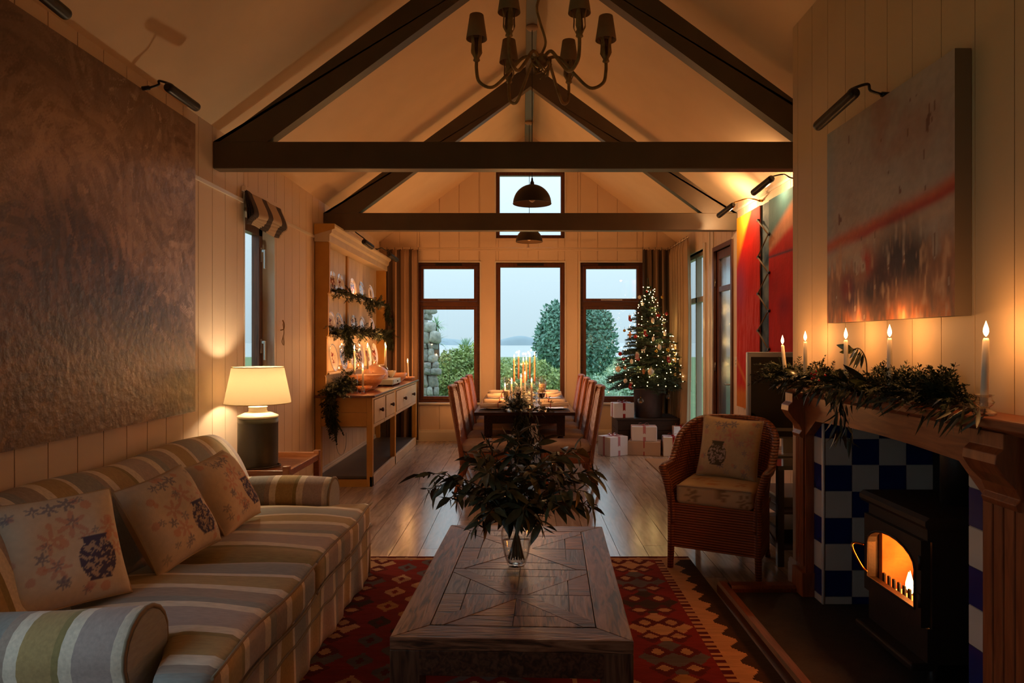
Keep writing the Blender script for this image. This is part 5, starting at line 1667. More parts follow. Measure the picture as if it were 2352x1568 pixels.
# silvery eucalyptus runner and dark garland over the table end
M_silver = mat('silver_eucalyptus', srgb(176,180,176), srgb(120,124,112), rough=.5, scale=(12,12,12))
M_eucd = mat('eucalyptus_dark', srgb(62,62,44), srgb(38,42,32), rough=.45, scale=(6,6,6), vary=.2)
RN = thing('table_runner', 'silvery eucalyptus sprays along the middle of the dining table', 'foliage runner', (.02, 8.7, tz))
m = MB(); rnd = random.Random(5)
for i in range(520):
    y = rnd.uniform(7.55, 9.8); x = .03+rnd.gauss(0, .075)
    p = Vector((x, y, tz+.01+abs(rnd.gauss(0, .06))))
    lance_leaf(m, p, Vector((rnd.gauss(0,1), rnd.gauss(0,1), rnd.uniform(-.2,.9))), rnd.uniform(.03,.06), rnd.uniform(.015,.028), rnd=rnd)
m.build('foliage', M_silver, RN)['kind'] = 'stuff'
MB().tube(smooth_path([(.0,7.5,tz+.012), (.05,8.2,tz+.012), (-.02,9,tz+.012), (.03,9.8,tz+.012)], 5), .006, 6).build('stem', M_twig, RN)

GE = thing('garland', 'dark green garland spilling over the free end of the dining table', 'garland', (.0, 7.2, tz))
m = MB(); rnd = random.Random(15)
for i in range(150):
    p = Vector((-.06+rnd.gauss(0,.055), 7.30+rnd.gauss(0,.10), tz+.02+abs(rnd.gauss(0,.05))))
    cypress(m, p, Vector((rnd.gauss(0,1), rnd.gauss(-.3,1), rnd.uniform(-.2,.9))), rnd.uniform(.08,.15), rnd, n=7, w=.012)
for i in range(190):
    u = rnd.random()
    p = Vector((-.02+rnd.gauss(0,.035)+.03*u, 7.09+rnd.gauss(0,.03)-.03*u, tz-.02-.50*u))
    cypress(m, p, Vector((rnd.gauss(0,.35), rnd.gauss(-.15,.3), -1)), rnd.uniform(.10,.17), rnd, n=7, w=.012)
m.build('foliage', M_cyp, GE)['kind'] = 'stuff'
m = MB()
for i in range(120):
    u = rnd.random()
    p = Vector((.02+rnd.gauss(0,.06)+.1*u, 7.08+rnd.gauss(0,.03), tz+.02-.45*u))
    lance_leaf(m, p, Vector((rnd.gauss(.2,.4), rnd.gauss(-.3,.3), -1)), rnd.uniform(.06,.1), rnd.uniform(.014,.022), rnd=rnd)
for i in range(40):
    p = Vector((.22+rnd.gauss(0,.05), 7.2+rnd.gauss(0,.05), tz+.03+rnd.gauss(0,.015)))
    lance_leaf(m, p, Vector((rnd.gauss(0,1), rnd.gauss(-.6,.5), rnd.gauss(-.3,.3))), rnd.uniform(.06,.1), .018, rnd=rnd)
m.build('leaves', M_eucd, GE)['kind'] = 'stuff'
MB().tube(smooth_path([(0,7.5,tz+.01), (-.03,7.25,tz+.012), (-.01,7.1,tz-.02), (0,7.07,tz-.3), (.02,7.05,tz-.55)], 5), .006, 6).build('stem', M_twig, GE)
FL = thing('flower_sprig', 'small white flower cluster at the free end of the dining table', 'flowers', (.215, 7.33, tz+.01))
m = MB()
for i in range(26):
    c = Vector((.215+rnd.gauss(0,.028), 7.33+rnd.gauss(0,.03), tz+.03+abs(rnd.gauss(0,.014))))
    for k in range(5):
        a = 2*PI*k/5
        lance_leaf(m, c, Vector((math.cos(a), math.sin(a), .5)), .016, .009, nrm=Vector((0,0,1)), rnd=rnd)
m.build('petals', M_china, FL)['kind'] = 'stuff'
# ------------------------------------------------------------------ Christmas tree on a dark crate
M_fir = mat('fir_needles', srgb(58,80,54), srgb(36,56,42), rough=.55, scale=(12,12,12))
M_crate = wood('crate_dark_wood', srgb(62,42,32), srgb(42,28,22), axis=0, rough=.55, scale=4)
TX, TY = 1.76, 9.55
CR = thing('wooden_crate', 'low dark wooden chest carrying the Christmas tree tub', 'chest', (TX-.02, TY, 0))
for k in range(3):
    z = .01+k*.14
    MB().box(1.30, 2.14, 9.30, 9.32, z, z+.134).build('plank', M_crate, CR)
    MB().box(1.30, 2.14, 9.92, 9.94, z, z+.134).build('plank', M_crate, CR)
    MB().box(1.30, 1.32, 9.32, 9.92, z, z+.134).build('plank', M_crate, CR)
    MB().box(2.12, 2.14, 9.32, 9.92, z, z+.134).build('plank', M_crate, CR)
MB().box(1.285, 2.155, 9.285, 9.955, .425, .45).build('lid', M_crate, CR, bevel=.004)
ZC = .45
PT = thing('tree_tub', 'dull zinc bucket holding the Christmas tree', 'bucket', (TX, TY, ZC))
M_zinc = mat('dull_zinc', srgb(112,96,92), srgb(84,70,70), rough=.45, metal=.6, scale=(6,6,6))
MB().lathe([(.001,.0), (.185,.0), (.19,.01), (.205,.38), (.215,.385), (.215,.40), (.2,.40), (.19,.35), (.001,.35)], (TX, TY, ZC+.001), 32).build('tub_body', M_zinc, PT)
for sg in (-1, 1):
    MB().tube(smooth_path([(TX+sg*.2,TY-.05,ZC+.32), (TX+sg*.24,TY-.03,ZC+.31), (TX+sg*.24,TY+.03,ZC+.31), (TX+sg*.2,TY+.05,ZC+.32)], 4), .006, 6).build('tub_handle', M_zinc, PT)

CT = thing('christmas_tree', 'decorated fir Christmas tree in a zinc bucket in the window corner', 'Christmas tree', (TX, TY, ZC+.34))
zb0, zt0 = .92, 2.34
def tree_r(z):
    u = (z-zb0)/(zt0-zb0)
    return max(.02, .56*(1-u)**.92)
MB().tube([(TX, TY, ZC+.3), (TX, TY, 1.5), (TX+.005, TY, zt0)], [.03, .02, .004], 8).build('trunk', M_bark, CT)
rnd = random.Random(31)
nd = MB(); tw = MB()
def needles(p, q, n, ln):
    d = (q-p); L_ = d.length; d.normalize()
    a = d.cross(Vector((0,0,1)))
    if a.length < 1e-3: a = Vector((1,0,0))
    a.normalize(); b = a.cross(d)
    for i in range(n):
        c = p + d*L_*(i+rnd.random())/n
        th = rnd.uniform(0, 2*PI)
        o = a*math.cos(th)+b*math.sin(th)
        e = (o+d*.9).normalized()
        s_ = e.cross(d).normalized()*.0042
        t_ = c+e*ln*rnd.uniform(.7,1.2)
        nd.add([c-s_, c+s_, t_], [(0,1,2)])
lev = 19
for k in range(lev):
    z = zb0 + (zt0-.10-zb0)*(k/(lev-1))**.93
    R = tree_r(z)
    nb = max(7, int(17-7*k/lev))
    for i in range(nb):
        a = 2*PI*(i+.5*(k % 2)+rnd.uniform(-.2,.2))/nb
        zj = z + rnd.uniform(-.045, .045) if k < lev-2 else z
        Lb = tree_r(max(zb0, zj))*rnd.uniform(.80, 1.12)
        rise = .10 + .35*(k/lev)**2
        dirv = Vector((math.cos(a), math.sin(a), 0))
        P = [Vector((TX, TY, zj)) + dirv*Lb*u + Vector((0, 0, rise*Lb*u - .28*Lb*u*u*(1-k/lev))) for u in (0, .25, .5, .75, 1)]
        tw.tube(P, [.006, .005, .004, .003, .0015], 4, caps=False)
        for j in range(4): needles(P[j], P[j+1], int(26*Lb/.5)+6, .026)
        sd = dirv.cross(Vector((0,0,1)))
        ns = max(3, int(Lb/.045))
        for j in range(ns):
            u = .22+.75*j/ns
            base = Vector((TX, TY, zj)) + dirv*Lb*u + Vector((0, 0, rise*Lb*u - .28*Lb*u*u*(1-k/lev)))
            for sg in (-1, 1):
                l = Lb*.42*(1-u*.62)*rnd.uniform(.7,1.15)
                e = (dirv*.8+sd*sg*.8+Vector((0,0,rnd.uniform(-.15,.2)))).normalized()
                tip = base+e*l
                tw.tube([base, tip], [.0025, .001], 3, caps=False)
                needles(base, tip, int(l/.005)+3, .022)
needles(Vector((TX, TY, zt0-.2)), Vector((TX, TY, zt0+.04)), 80, .03)
nd.build('needle_foliage', M_fir, CT)['kind'] = 'stuff'
tw.build('branches', M_bark, CT)['kind'] = 'stuff'

# string of fairy lights, wound round the tree
SLT = thing('fairy_lights', 'string of warm white fairy lights wound around the Christmas tree', 'string lights', (TX, TY, zb0))
M_bulb = emit('fairy_bulb', (1, .66, .28, 1), 12)
BU = MB().sphere((0,0,0), .0056, 8, 6).mesh('bulb', M_bulb)
path = []
nb = 250
for i in range(nb*3):
    u = i/(nb*3); z = zb0-.03+(zt0-zb0-.05)*u**1.25
    a = u*2*PI*20
    r = tree_r(z)*.93
    path.append(Vector((TX+r*math.cos(a), TY+r*math.sin(a), z-.03*math.sin(a*4)**2)))
MB().tube(path, .0014, 3, caps=False).build('wire', mat('wire_green', srgb(20,34,22), rough=.5), SLT)
for i in range(nb):
    p = path[i*3]
    if p.y > TY+.12: continue
    pp = p+Vector((rnd.gauss(0,.03), -abs(rnd.gauss(0,.03)), rnd.gauss(0,.035)))
    obj_from_mesh('bulb', BU, SLT, pp-wloc(SLT))
for (dx, dy, z, w) in ((-.2,-.3,1.15,1), (.25,-.25,1.2,1), (.0,-.35,1.05,1), (.1,-.28,1.5,1), (-.12,-.25,1.6,1), (.05,-.15,1.95,1), (.42,.02,1.0,1.4), (.36,.08,1.35,1.4), (.25,.05,1.75,1.2)):
    candle_light(SLT, (dx, dy, z-zb0), .9*w, (1, .62, .22), .01)

# ornaments hang from the tree, each a thing of its own
def opos(cx, cy, fr=1.0):
    px, py = 1380+cx/5.227, 620+cy/5.227
    p = at(px, py, TY-.25)
    R = tree_r(min(max(p.z, zb0), zt0))*fr
    dx = p.x-TX
    y = TY - math.sqrt(max(.0, R*R-dx*dx)) - .02
    return at(px, py, y)
M_ornred = mat('ornament_red', srgb(150,24,22), rough=.15)
M_orngold = mat('ornament_gold', srgb(208,160,70), rough=.15, metal=1)
M_ornwh = mat('ornament_white', srgb(224,214,200), rough=.6)
M_ornclear = thin_glass('ornament_glass', tint=(.98,.92,.78,1), boost=3)
M_felt = mat('felt_red', srgb(150,30,32), rough=.9)
M_gnger = mat('ornament_ginger', srgb(176,112,64), rough=.6)
go = 'ornaments on the Christmas tree'
def hook(t, top): MB().tube([top, top+Vector((0,0,.012)), top+Vector((.004,-.001,.03))], .0012, 4).build('hanger', M_orngold, t, world=False)
def bauble(label, cx, cy, r, mt):
    p = opos(cx, cy); t = thing('bauble', label, 'bauble', p, group=go)
    MB().sphere((0,0,0), r, 18, 12).build('ball', mt, t, world=False)
    MB().tube([(0,0,r*.94), (0,0,r*1.18)], r*.22, 8).build('cap', M_orngold, t, world=False); hook(t, Vector((0,0,r*1.15)))
def pompom(label, cx, cy, r):
    p = opos(cx, cy); t = thing('pompom', label, 'pompom', p, group=go); m = MB(); q = random.Random(cx)
    m.sphere((0,0,0), r*.75, 12, 8)
    for i in range(420):
        d = Vector((q.gauss(0,1), q.gauss(0,1), q.gauss(0,1))).normalized(); s_ = d.cross(Vector((.3,.2,.9))).normalized()*.002
        m.add([d*r*.6-s_, d*r*.6+s_, d*r*q.uniform(.9,1.06)], [(0,1,2)])
    m.build('fluff', M_ornwh, t, world=False); hook(t, Vector((0,0,r*.9)))
def extr(m, poly, th, s=1.0, c=(0,0)):
    m.prism([((u-c[0])*s, (v-c[1])*s) for u, v in poly], lambda u, w, d: (u, d, w), -th/2, th/2)
SOCK = [(-.012,.04), (.014,.04), (.016,.0), (.030,-.012), (.034,-.026), (.024,-.036), (.004,-.034), (-.012,-.020), (-.014,.0)]
def stocking(label, cx, cy, s=1.0, striped=False, rot=0):
    p = opos(cx, cy); t = thing('stocking_ornament', label, 'stocking', p, group=go); t.rotation_euler = (0, rot, 0)
    m = MB(); extr(m, SOCK, .016, s); m.build('sock', M_felt, t, world=False, bevel=.004)
    m = MB(); extr(m, [(-.015,.03), (.017,.03), (.017,.046), (-.015,.046)], .02, s); m.build('cuff', M_ornwh, t, world=False, bevel=.003)
    if striped:
        for k in range(4):
            m = MB(); z = .02-k*.014; extr(m, [(-.016,z), (.022,z), (.022,z+.006), (-.016,z+.006)], .018, s); m.build('stripe', M_ornwh, t, world=False)
    else:
        m = MB(); extr(m, [(.0,-.008), (.008,.0), (.016,-.008), (.008,-.016)], .019, s); m.build('patch', M_ornwh, t, world=False)
    hook(t, Vector((0,0,.045*s)))
def drop(label, cx, cy, h, mt, nm='drop_ornament', cat='ornament'):
    p = opos(cx, cy); t = thing(nm, label, cat, p, group=go)
    MB().lathe([(.0005,-h*.5), (h*.22,-h*.45), (h*.32,-h*.1), (h*.26,h*.25), (h*.10,h*.42), (.0005,h*.5)], n=14).build('drop_body', mt, t, world=False); hook(t, Vector((0,0,h*.48)))
def figure(label, cx, cy, s, mt, kind):
    p = opos(cx, cy); t = thing(kind+'_ornament', label, 'ornament', p, group=go); m = MB()
    if kind == 'reindeer':
        extr(m, [(-.03,.0), (.02,.0), (.03,.02), (.036,.035), (.028,.04), (.018,.022), (-.03,.02)], .008, s)
        for u in (-.026, -.016, .008, .018): extr(m, [(u,-.03), (u+.006,-.03), (u+.006,.004), (u,.004)], .008, s)
        m.build('body', mt, t, world=False); m = MB()
        m.tube([(.03*s,0,.04*s), (.022*s,0,.055*s), (.03*s,0,.07*s)], .002, 5).tube([(.033*s,0,.04*s), (.042*s,0,.055*s), (.038*s,0,.068*s)], .002, 5)
        m.build('antlers', mt, t, world=False)
    elif kind == 'star':
        poly = [((.038 if k % 2 == 0 else .016)*math.sin(k*PI/5), (.038 if k % 2 == 0 else .016)*math.cos(k*PI/5)) for k in range(10)]
        extr(m, poly, .012, s); m.build('body', mt, t, world=False); hook(t, Vector((0,0,.036*s)))
    elif kind == 'gingerbread':
        extr(m, [(-.012,-.04), (-.003,-.04), (0,-.015), (.003,-.04), (.012,-.04), (.014,-.008), (.028,-.002), (.028,.009), (.01,.012), (.012,.03), (0,.04), (-.012,.03), (-.01,.012), (-.028,.009), (-.028,-.002), (-.014,-.008)], .01, s)
        m.build('body', mt, t, world=False); hook(t, Vector((0,0,.038*s)))
    else:
        extr(m, [(0,-.03), (.026,.0), (.028,.016), (.016,.026), (0,.016), (-.016,.026), (-.028,.016), (-.026,.0)], .014, s)
        m.build('body', mt, t, world=False); hook(t, Vector((0,0,.02*s)))
bauble('red bauble at the window edge of the tree, mid height', 232, 1005, .028, M_ornred)
bauble('small red bauble under the white stocking, upper tree', 415, 798, .024, M_ornred)
bauble('red bauble at the curtain edge of the upper tree', 790, 525, .024, M_ornred)
bauble('tiny red bauble near the tree top', 555, 258, .018, M_ornred)
bauble('small gold bauble at the window edge, upper tree', 283, 727, .02, M_orngold)
bauble('gold bauble at the curtain edge near the tree top', 738, 325, .022, M_orngold)
bauble('gold bauble at the curtain side, mid tree', 806, 962, .024, M_orngold)
bauble('gold bauble beside the white oval, mid tree', 665, 975, .022, M_orngold)
pompom('white pompom at the window edge of the lower tree', 210, 1190, .052)
pompom('white pompom in the middle of the lower tree', 600, 1220, .052)
pompom('small pale pompom above the lowest stocking', 295, 1330, .034)
pompom('small pale pompom at the window edge near the tree top', 465, 325, .03)
drop('white glass drop ornament beside the striped stocking', 370, 1095, .07, M_ornwh)
drop('white oval ornament high in the middle of the tree', 625, 605, .075, M_ornwh)
drop('white oval ornament on the curtain side, upper tree', 770, 760, .07, M_ornwh)
drop('white oval ornament on the curtain side, mid tree', 705, 925, .08, M_ornwh)
drop('white rounded ornament in the middle of the upper tree', 630, 825, .065, M_ornwh)
stocking('dark red stocking at the window edge of the upper tree', 345, 585, 1.1)
stocking('red stocking with white patch in the upper middle of the tree', 530, 762, 1.15)
stocking('red and white striped stocking on the lower tree', 432, 1040, 1.4, True, .15)
stocking('red stocking with white patch on the curtain side of the tree', 808, 1075, 1.2, False, .1)
stocking('red stocking on the lowest branch over the bucket', 350, 1392, 1.2, False, .35)
figure('white reindeer ornament in the middle of the tree', 510, 968, .9, M_ornwh, 'reindeer')
figure('white star ornament near the tree top', 500, 405, .9, M_ornwh, 'star')
figure('gingerbread figure at the window edge of the upper tree', 350, 775, 1.1, M_gnger, 'gingerbread')
figure('gingerbread figure beside the middle pompom', 515, 1215, .9, M_gnger, 'gingerbread')
figure('red heart ornament on the curtain side of the upper tree', 690, 550, 1.0, M_felt, 'heart')
figure('red heart ornament at the window edge below the red bauble', 272, 1070, .9, M_felt, 'heart')
figure('pale wooden star by the lower window edge', 290, 1175, .8, M_gnger, 'star')
def hang_bauble(label, px, py, y, r):
    p = at(px, py, y); t = thing('bauble', label, 'bauble', p, group=go)
    MB().sphere((0,0,0), r, 22, 14).build('ball', M_ornclear, t, world=False)
    MB().sphere((0,0,-r*.55), r*.4, 10, 6).build('filling', M_orngold, t, world=False)
    MB().tube([(0,0,r*.94), (0,0,r*1.2)], r*.22, 8).build('cap', M_orngold, t, world=False)
    MB().tube([(0,0,r*1.15), (0,.05,.93-p.z), (0,.12,1.0-p.z)], .0012, 4).build('hanger', M_orngold, t, world=False)
hang_bauble('clear glass bauble hanging before the zinc bucket', 1472, 920, 9.22, .042)
hang_bauble('clear glass bauble hanging beside the zinc bucket over the chest', 1535, 910, 9.32, .042)

# ------------------------------------------------------------------ presents
M_wrap = mat('white_wrap', srgb(236,234,238), srgb(228,225,232), rough=.5, scale=(6,6,6))
M_kraft = mat('kraft_wrap', srgb(196,168,146), rough=.6)
M_pink = mat('pink_ribbon', srgb(196,128,138), rough=.5)
gpr = 'wrapped presents under the Christmas tree'
def present(label, x, y, z, w, d, h, rot, rib, rw=.035, wrap=None, bow=True):
    t = thing('present', label, 'present', (x, y, z), (0, 0, rot), group=gpr)
    MB().box(-w/2, w/2, -d/2, d/2, 0, h).build('wrapped_box', wrap or M_wrap, t, world=False, bevel=.006)
    e = .0025
    MB().box(-rw/2, rw/2, -d/2-e, d/2+e, -.0, h+e).build('ribbon', rib, t, world=False)
    MB().box(-w/2-e, w/2+e, -rw/2, rw/2, -.0, h+e).build('ribbon', rib, t, world=False)
    fl2 = MB()                                        # folded paper flaps on the front end
    fl2.add([(-w/2+.004,-d/2-.002,.004), (w/2-.004,-d/2-.002,.004), (0,-d/2-.003,h*.55)], [(0,1,2)])
    fl2.build('paper_flap', wrap or M_wrap, t, world=False)
    if bow:
        m = MB()
        for sg in (-1, 1):
            P = smooth_path([(0,0,h+.006), (sg*.03,.006,h+.035), (sg*.065,.0,h+.03), (sg*.055,-.008,h+.008), (0,0,h+.006)], 4)
            for a, b in zip(P, P[1:]): m.add([a+Vector((0,-rw*.4,0)), a+Vector((0,rw*.4,0)), b+Vector((0,rw*.4,0)), b+Vector((0,-rw*.4,0))], [(0,1,2,3)], True)
        for sg in (-1, 1): m.bar((0,0,h+.008), (sg*.07,-.05,h+.004), rw*.6, .002)
        m.sphere((0,0,h+.012), .012, 8, 6)
        m.build('bow', rib, t, world=False)
present('white present with pink ribbon, standing alone before the window wall', 1.20, 9.06, 0, .30, .26, .25, .55, M_pink)
present('white present with red ribbon on the dark chest beside the bucket', 1.385, 9.48, .451, .28, .24, .20, .08, M_red)
present('white present with pink ribbon on top of the brown-sided parcel', 1.62, 9.12, .186, .33, .24, .19, -.1, M_pink)
present('brown-sided parcel with red ribbon under another present', 1.63, 9.10, 0, .42, .26, .183, .45-.7, M_red, .012, M_kraft, False)
present('square white present with red ribbon beside the wicker armchair', 1.99, 9.02, 0, .27, .24, .25, -.12, M_red)
present('tall white present with red ribbon behind the square one', 2.13, 9.21, 0, .20, .14, .36, -.05, M_red, .022)
present('small white present tucked behind the wicker armchair', 2.215, 8.96, 0, .14, .20, .21, .05, M_red, .02)
dm = thing('door_mat', 'small woven jute mat in front of the glazed door', 'mat', (1.9, 8.2, 0))
M_jute = weave_mat('jute_weave', srgb(176,132,90), srgb(136,98,64), 200, .9)
MB().box(1.56, 2.22, 7.69, 8.70, .001, .012).build('mat_body', M_jute, dm, bevel=.004)
# ------------------------------------------------------------------ fire surround
M_pine = wood('pitch_pine', srgb(158,86,46), srgb(118,58,30), axis=1, rough=.38, scale=3.5, stretch=9, vary=.05)
M_pinev = wood('pitch_pine_upright', srgb(158,86,46), srgb(118,58,30), axis=2, rough=.38, scale=3.5, stretch=9, vary=.05)
SF = thing('fire_surround', 'reddish pine fire surround with shelf, corbels and arched frieze', 'fire surround', (1.62, 3.2, 0))
XJ = 1.62
def jamb(y0, y1):
    MB().box(XJ+.012, XBR, y0, y1, .03, 1.20).build('jamb', M_pinev, SF)
    w = (y1-y0-.03)/4
    for k in range(4):
        MB().box(XJ, XJ+.012, y0+.015+k*w+.003, y0+.015+(k+1)*w-.003, .20, .98).build('reeding', M_pinev, SF, bevel=.004)
    MB().box(XJ-.012, XBR, y0-.006, y1+.006, .03, .17).build('plinth', M_pinev, SF, bevel=.004)
jamb(3.93, 4.07)
jamb(2.18, 2.42)
# frieze with a shallow arched underside
ya, yb = 2.42, 3.93
pts = [(ya-.24, 1.20), (ya-.24, .96), (ya, .96)]
for k in range(9):
    a = PI*.5*k/8
    pts.append((ya+.13*math.sin(a)-0.0, .96+.095*(1-math.cos(a)) if False else .96+.095*math.sin(a)))
pts2 = []
for k in range(1, 20):
    u = k/20
    pts2.append((ya+.13+(yb-ya-.26)*u, 1.055+.018*math.sin(PI*u)))
pts += pts2
for k in range(9):
    a = PI*.5*(1-k/8)
    pts.append((yb-.13*math.sin(a), .96+.095*math.sin(a)))
pts += [(yb, .96), (yb+.14, .96), (yb+.14, 1.20)]
MB().prism(pts, lambda u, w, d: (d, u, w), XJ+.01, XBR).build('frieze', M_pine, SF)
# corbels: S profile seen from the side
def corbel(y0, y1):
    P = [(XJ+.01, .94), (XJ-.012, .945), (XJ-.02, .965), (XJ-.005, .985), (XJ-.02, 1.02), (XJ-.06, 1.06), (XJ-.085, 1.10), (XJ-.082, 1.13), (XJ-.06, 1.15), (XJ-.06, 1.20), (XJ+.012, 1.20)]
    P = [(a, b) for a, b in P]
    MB().prism(P, lambda u, w, d: (u, d, w), y0, y1).build('corbel', M_pinev, SF, bevel=.003)
corbel(3.945, 4.055); corbel(2.215, 2.385)
MB().prism([(XBR, 1.195), (XJ-.04, 1.195), (XJ-.055, 1.205), (XJ-.06, 1.215), (XBR, 1.215)], lambda u, w, d: (u, d, w), 2.08, 4.08).build('shelf_moulding', M_pine, SF)
MB().box(1.525, XBR, 2.04, 4.10, 1.214, 1.25).build('mantel_shelf', M_pine, SF, bevel=.006)

# ------------------------------------------------------------------ wood stove
M_iron = mat('cast_iron', srgb(26,22,20), srgb(18,15,14), rough=.55, scale=(20,20,20), bump=.1, bscale=120, spec=.5)
ST = thing('wood_stove', 'black cast iron wood stove with a fire burning behind its arched glass door', 'wood stove', (1.92, 3.13, .03))
sx, sy0, sy1 = 1.715, 2.87, 3.40
body = MB()
body.box(sx+.02, 2.16, sy0+.02, sy0+.04, .13, .71).box(sx+.02, 2.16, sy1-.04, sy1-.02, .13, .71).box(2.13, 2.16, sy0+.04, sy1-.04, .13, .71).box(sx+.02, 2.13, sy0+.04, sy1-.04, .13, .15)
body.box(sx+.02, 2.13, sy0+.04, sy1-.04, .68, .71)
body.build('firebox', M_iron, ST)
MB().prism([(sx-.02,.71), (sx-.03,.725), (sx-.03,.745), (sx-.01,.76), (2.17,.76), (2.17,.71)], lambda u, w, d: (u, d, w), sy0-.015, sy1+.015).build('top_plate', M_iron, ST)
MB().box(sx-.07, sx+.03, sy0+.02, sy1-.02, .10, .135).build('ash_lip', M_iron, ST, bevel=.01)
MB().box(sx, sx+.02, sy0+.02, sy1-.02, .135, .28).build('lower_front', M_iron, ST)
MB().box(sx, sx+.02, sy0+.02, sy1-.02, .65, .71).build('upper_front', M_iron, ST)
for y in (sy0+.05, sy1-.05):
    for x in (sx+.04, 2.12):
        MB().tube([(x,y,.03), (x,y,.06), (x,y,.13)], [.028,.02,.03], 10).build('leg', M_iron, ST)
# door with arched opening: ring of quads between outer rectangle and inner arch
gy0, gy1, gz0, gz1 = 2.94, 3.345, .35, .61
def arch_pts(n=10):
    P = [(gy0, gz0), (gy1, gz0), (gy1, gz1-.09)]
    for k in range(1, n):
        a = PI*k/n
        P.append(((gy0+gy1)/2+(gy1-gy0)/2*math.cos(a), gz1-.09+.09*math.sin(a)))
    P.append((gy0, gz1-.09))
    return P
AP = arch_pts()
def outer(p):
    cy, cz = (gy0+gy1)/2, (gz0+gz1)/2
    ey0, ey1, ez0, ez1 = sy0+.025, sy1-.025, .285, .655
    dy, dz = p[0]-cy, p[1]-cz
    ty_ = ((ey1-cy) if dy > 0 else (cy-ey0))/abs(dy) if abs(dy) > 1e-6 else 1e9
    tz_ = ((ez1-cz) if dz > 0 else (cz-ez0))/abs(dz) if abs(dz) > 1e-6 else 1e9
    t = min(ty_, tz_)
    return (cy+dy*t, cz+dz*t)
corn = [(gy0, gz0), (gy1, gz0)]
dm_ = MB()
n = len(AP)
OP = [outer(p) for p in AP]
OP[0] = (sy0+.025, .285); OP[1] = (sy1-.025, .285)
OP[2] = (sy1-.025, .655) if False else OP[2]
vf = [(sx-.025, y, z) for y, z in AP] + [(sx-.025, y, z) for y, z in OP] + [(sx+.015, y, z) for y, z in AP] + [(sx+.015, y, z) for y, z in OP]
ff = []
for i in range(n):
    j = (i+1) % n
    ff += [(i, j, n+j, n+i), (2*n+i, 2*n+j, j, i), (n+i, n+j, 3*n+j, 3*n+i)]
dm_.add(vf, ff)
for yy, zz, sg in ((sy0+.025, .655, -1), (sy1-.025, .655, 1)):   # fill the two upper corners of the door plate
    side = [p for p in OP if abs(p[0]-yy) < 1e-4 and p[1] > .3]
    topp = [p for p in OP if abs(p[1]-zz) < 1e-4]
    if side and topp:
        a_ = max(side, key=lambda p: p[1]); b_ = max(topp, key=lambda p: sg*p[0])
        dm_.add([(sx-.025, yy, zz), (sx-.025, *a_), (sx-.025, *b_), (sx+.015, yy, zz), (sx+.015, *a_), (sx+.015, *b_)], [(0,1,2), (3,4,5), (0,1,4,3), (0,2,5,3)])
door = dm_.build('stove_door', M_iron, ST)
gl = MB(); gl.add([(sx-.005, y, z) for y, z in AP], [tuple(range(n))])
gl.build('door_glass', thin_glass('stove_glass', tint=(1,.86,.7,1), boost=.6), door)
MB().tube([(sx-.026, y, z) for y, z in AP], .006, 6, closed=True).build('glass_bead', M_iron, door)
M_brassh = mat('hot_brass', srgb(190,130,70), rough=.25, metal=1)
MB().tube(smooth_path([(sx-.03,3.36,.50), (sx-.075,3.375,.505), (sx-.085,3.37,.48), (sx-.05,3.35,.40), (sx-.03,3.335,.375)], 5), .006, 8).build('door_handle', M_brassh, door)
for z in (.40, .56): MB().tube([(sx-.028, sy0+.03, z-.03), (sx-.028, sy0+.03, z+.03)], .008, 8).build('hinge', M_iron, door)
# fire inside
M_brick = mat('fire_brick', srgb(196,120,66), srgb(150,84,44), rough=.9, scale=(8,8,8), bump=.3, bscale=30)
for y0_, y1_ in ((sy1-.07, sy1-.042), (sy0+.042, sy0+.07)):
    MB().box(sx+.04, 2.08, y0_, y1_, .16, .66).build('fire_brick', M_brick, ST)
for k in range(3):
    a = sy0+.072+k*.129
    MB().box(2.08, 2.115, a, a+.127, .16, .66).build('fire_brick', M_brick, ST)
M_log = mat('burning_log', srgb(120,86,60), srgb(60,40,30), rough=.9, scale=(10,3,10), bump=.4, bscale=30)
for a, b, r in (((1.85,2.98,.33), (1.93,3.30,.35), .05), ((1.95,3.0,.31), (1.86,3.27,.31), .045), ((1.93,3.02,.41), (1.9,3.2,.42), .05)):
    MB().tube([a, [(p+q)/2 for p, q in zip(a, b)], b], [r*.95, r, r*.9], 10).build('log', M_log, ST)
M_fl1 = emit('fire_core', (1, .62, .22, 1), 14)
M_fl2 = emit('fire_tongue', (1, .30, .05, 1), 3.2)
rnd = random.Random(4)
for k in range(9):
    y = 2.97+.03*k; x = 1.80+rnd.uniform(-.01,.03)
    h = rnd.uniform(.04,.075)
    m = MB(); m.T = Matrix.Translation((x, y, .355))
    m.lathe([(.0005,-.02), (.014,0), (.013,h*.3), (.007,h*.65), (.0005,h)], n=8); m.T = None
    m.build('flame', M_fl1, ST)
for k in range(6):
    y = 3.0+.05*k; x = 1.9+rnd.uniform(-.02,.03); h = rnd.uniform(.10,.17)
    m = MB(); m.T = Matrix.Translation((x, y, .42)) @ Matrix.Rotation(rnd.uniform(-.3,.3), 4, 'X')
    m.lathe([(.0005,-.06), (.03,0), (.026,h*.3), (.012,h*.65), (.0005,h)], n=8); m.T = None
    m.build('flame', M_fl2, ST)
m = MB().box(1.80, 2.05, 2.96, 3.30, .29, .305); m.build('ember_bed', emit('embers', (1,.28,.05,1), 4), ST)
for k in range(9):                                       # log guard fingers in front of the fire
    y = 2.975+.0435*k
    MB().box(1.755, 1.767, y-.009, y+.009, .30, .375).build('grate_bar', M_iron, ST, bevel=.004)
MB().box(1.752, 1.77, 2.95, 3.35, .29, .31).build('grate_rail', M_iron, ST)
fd = bpy.data.lights.new('fire_light', 'POINT'); fd.energy = FIRE_W; fd.color = (1, .27, .045); fd.shadow_soft_size = .06
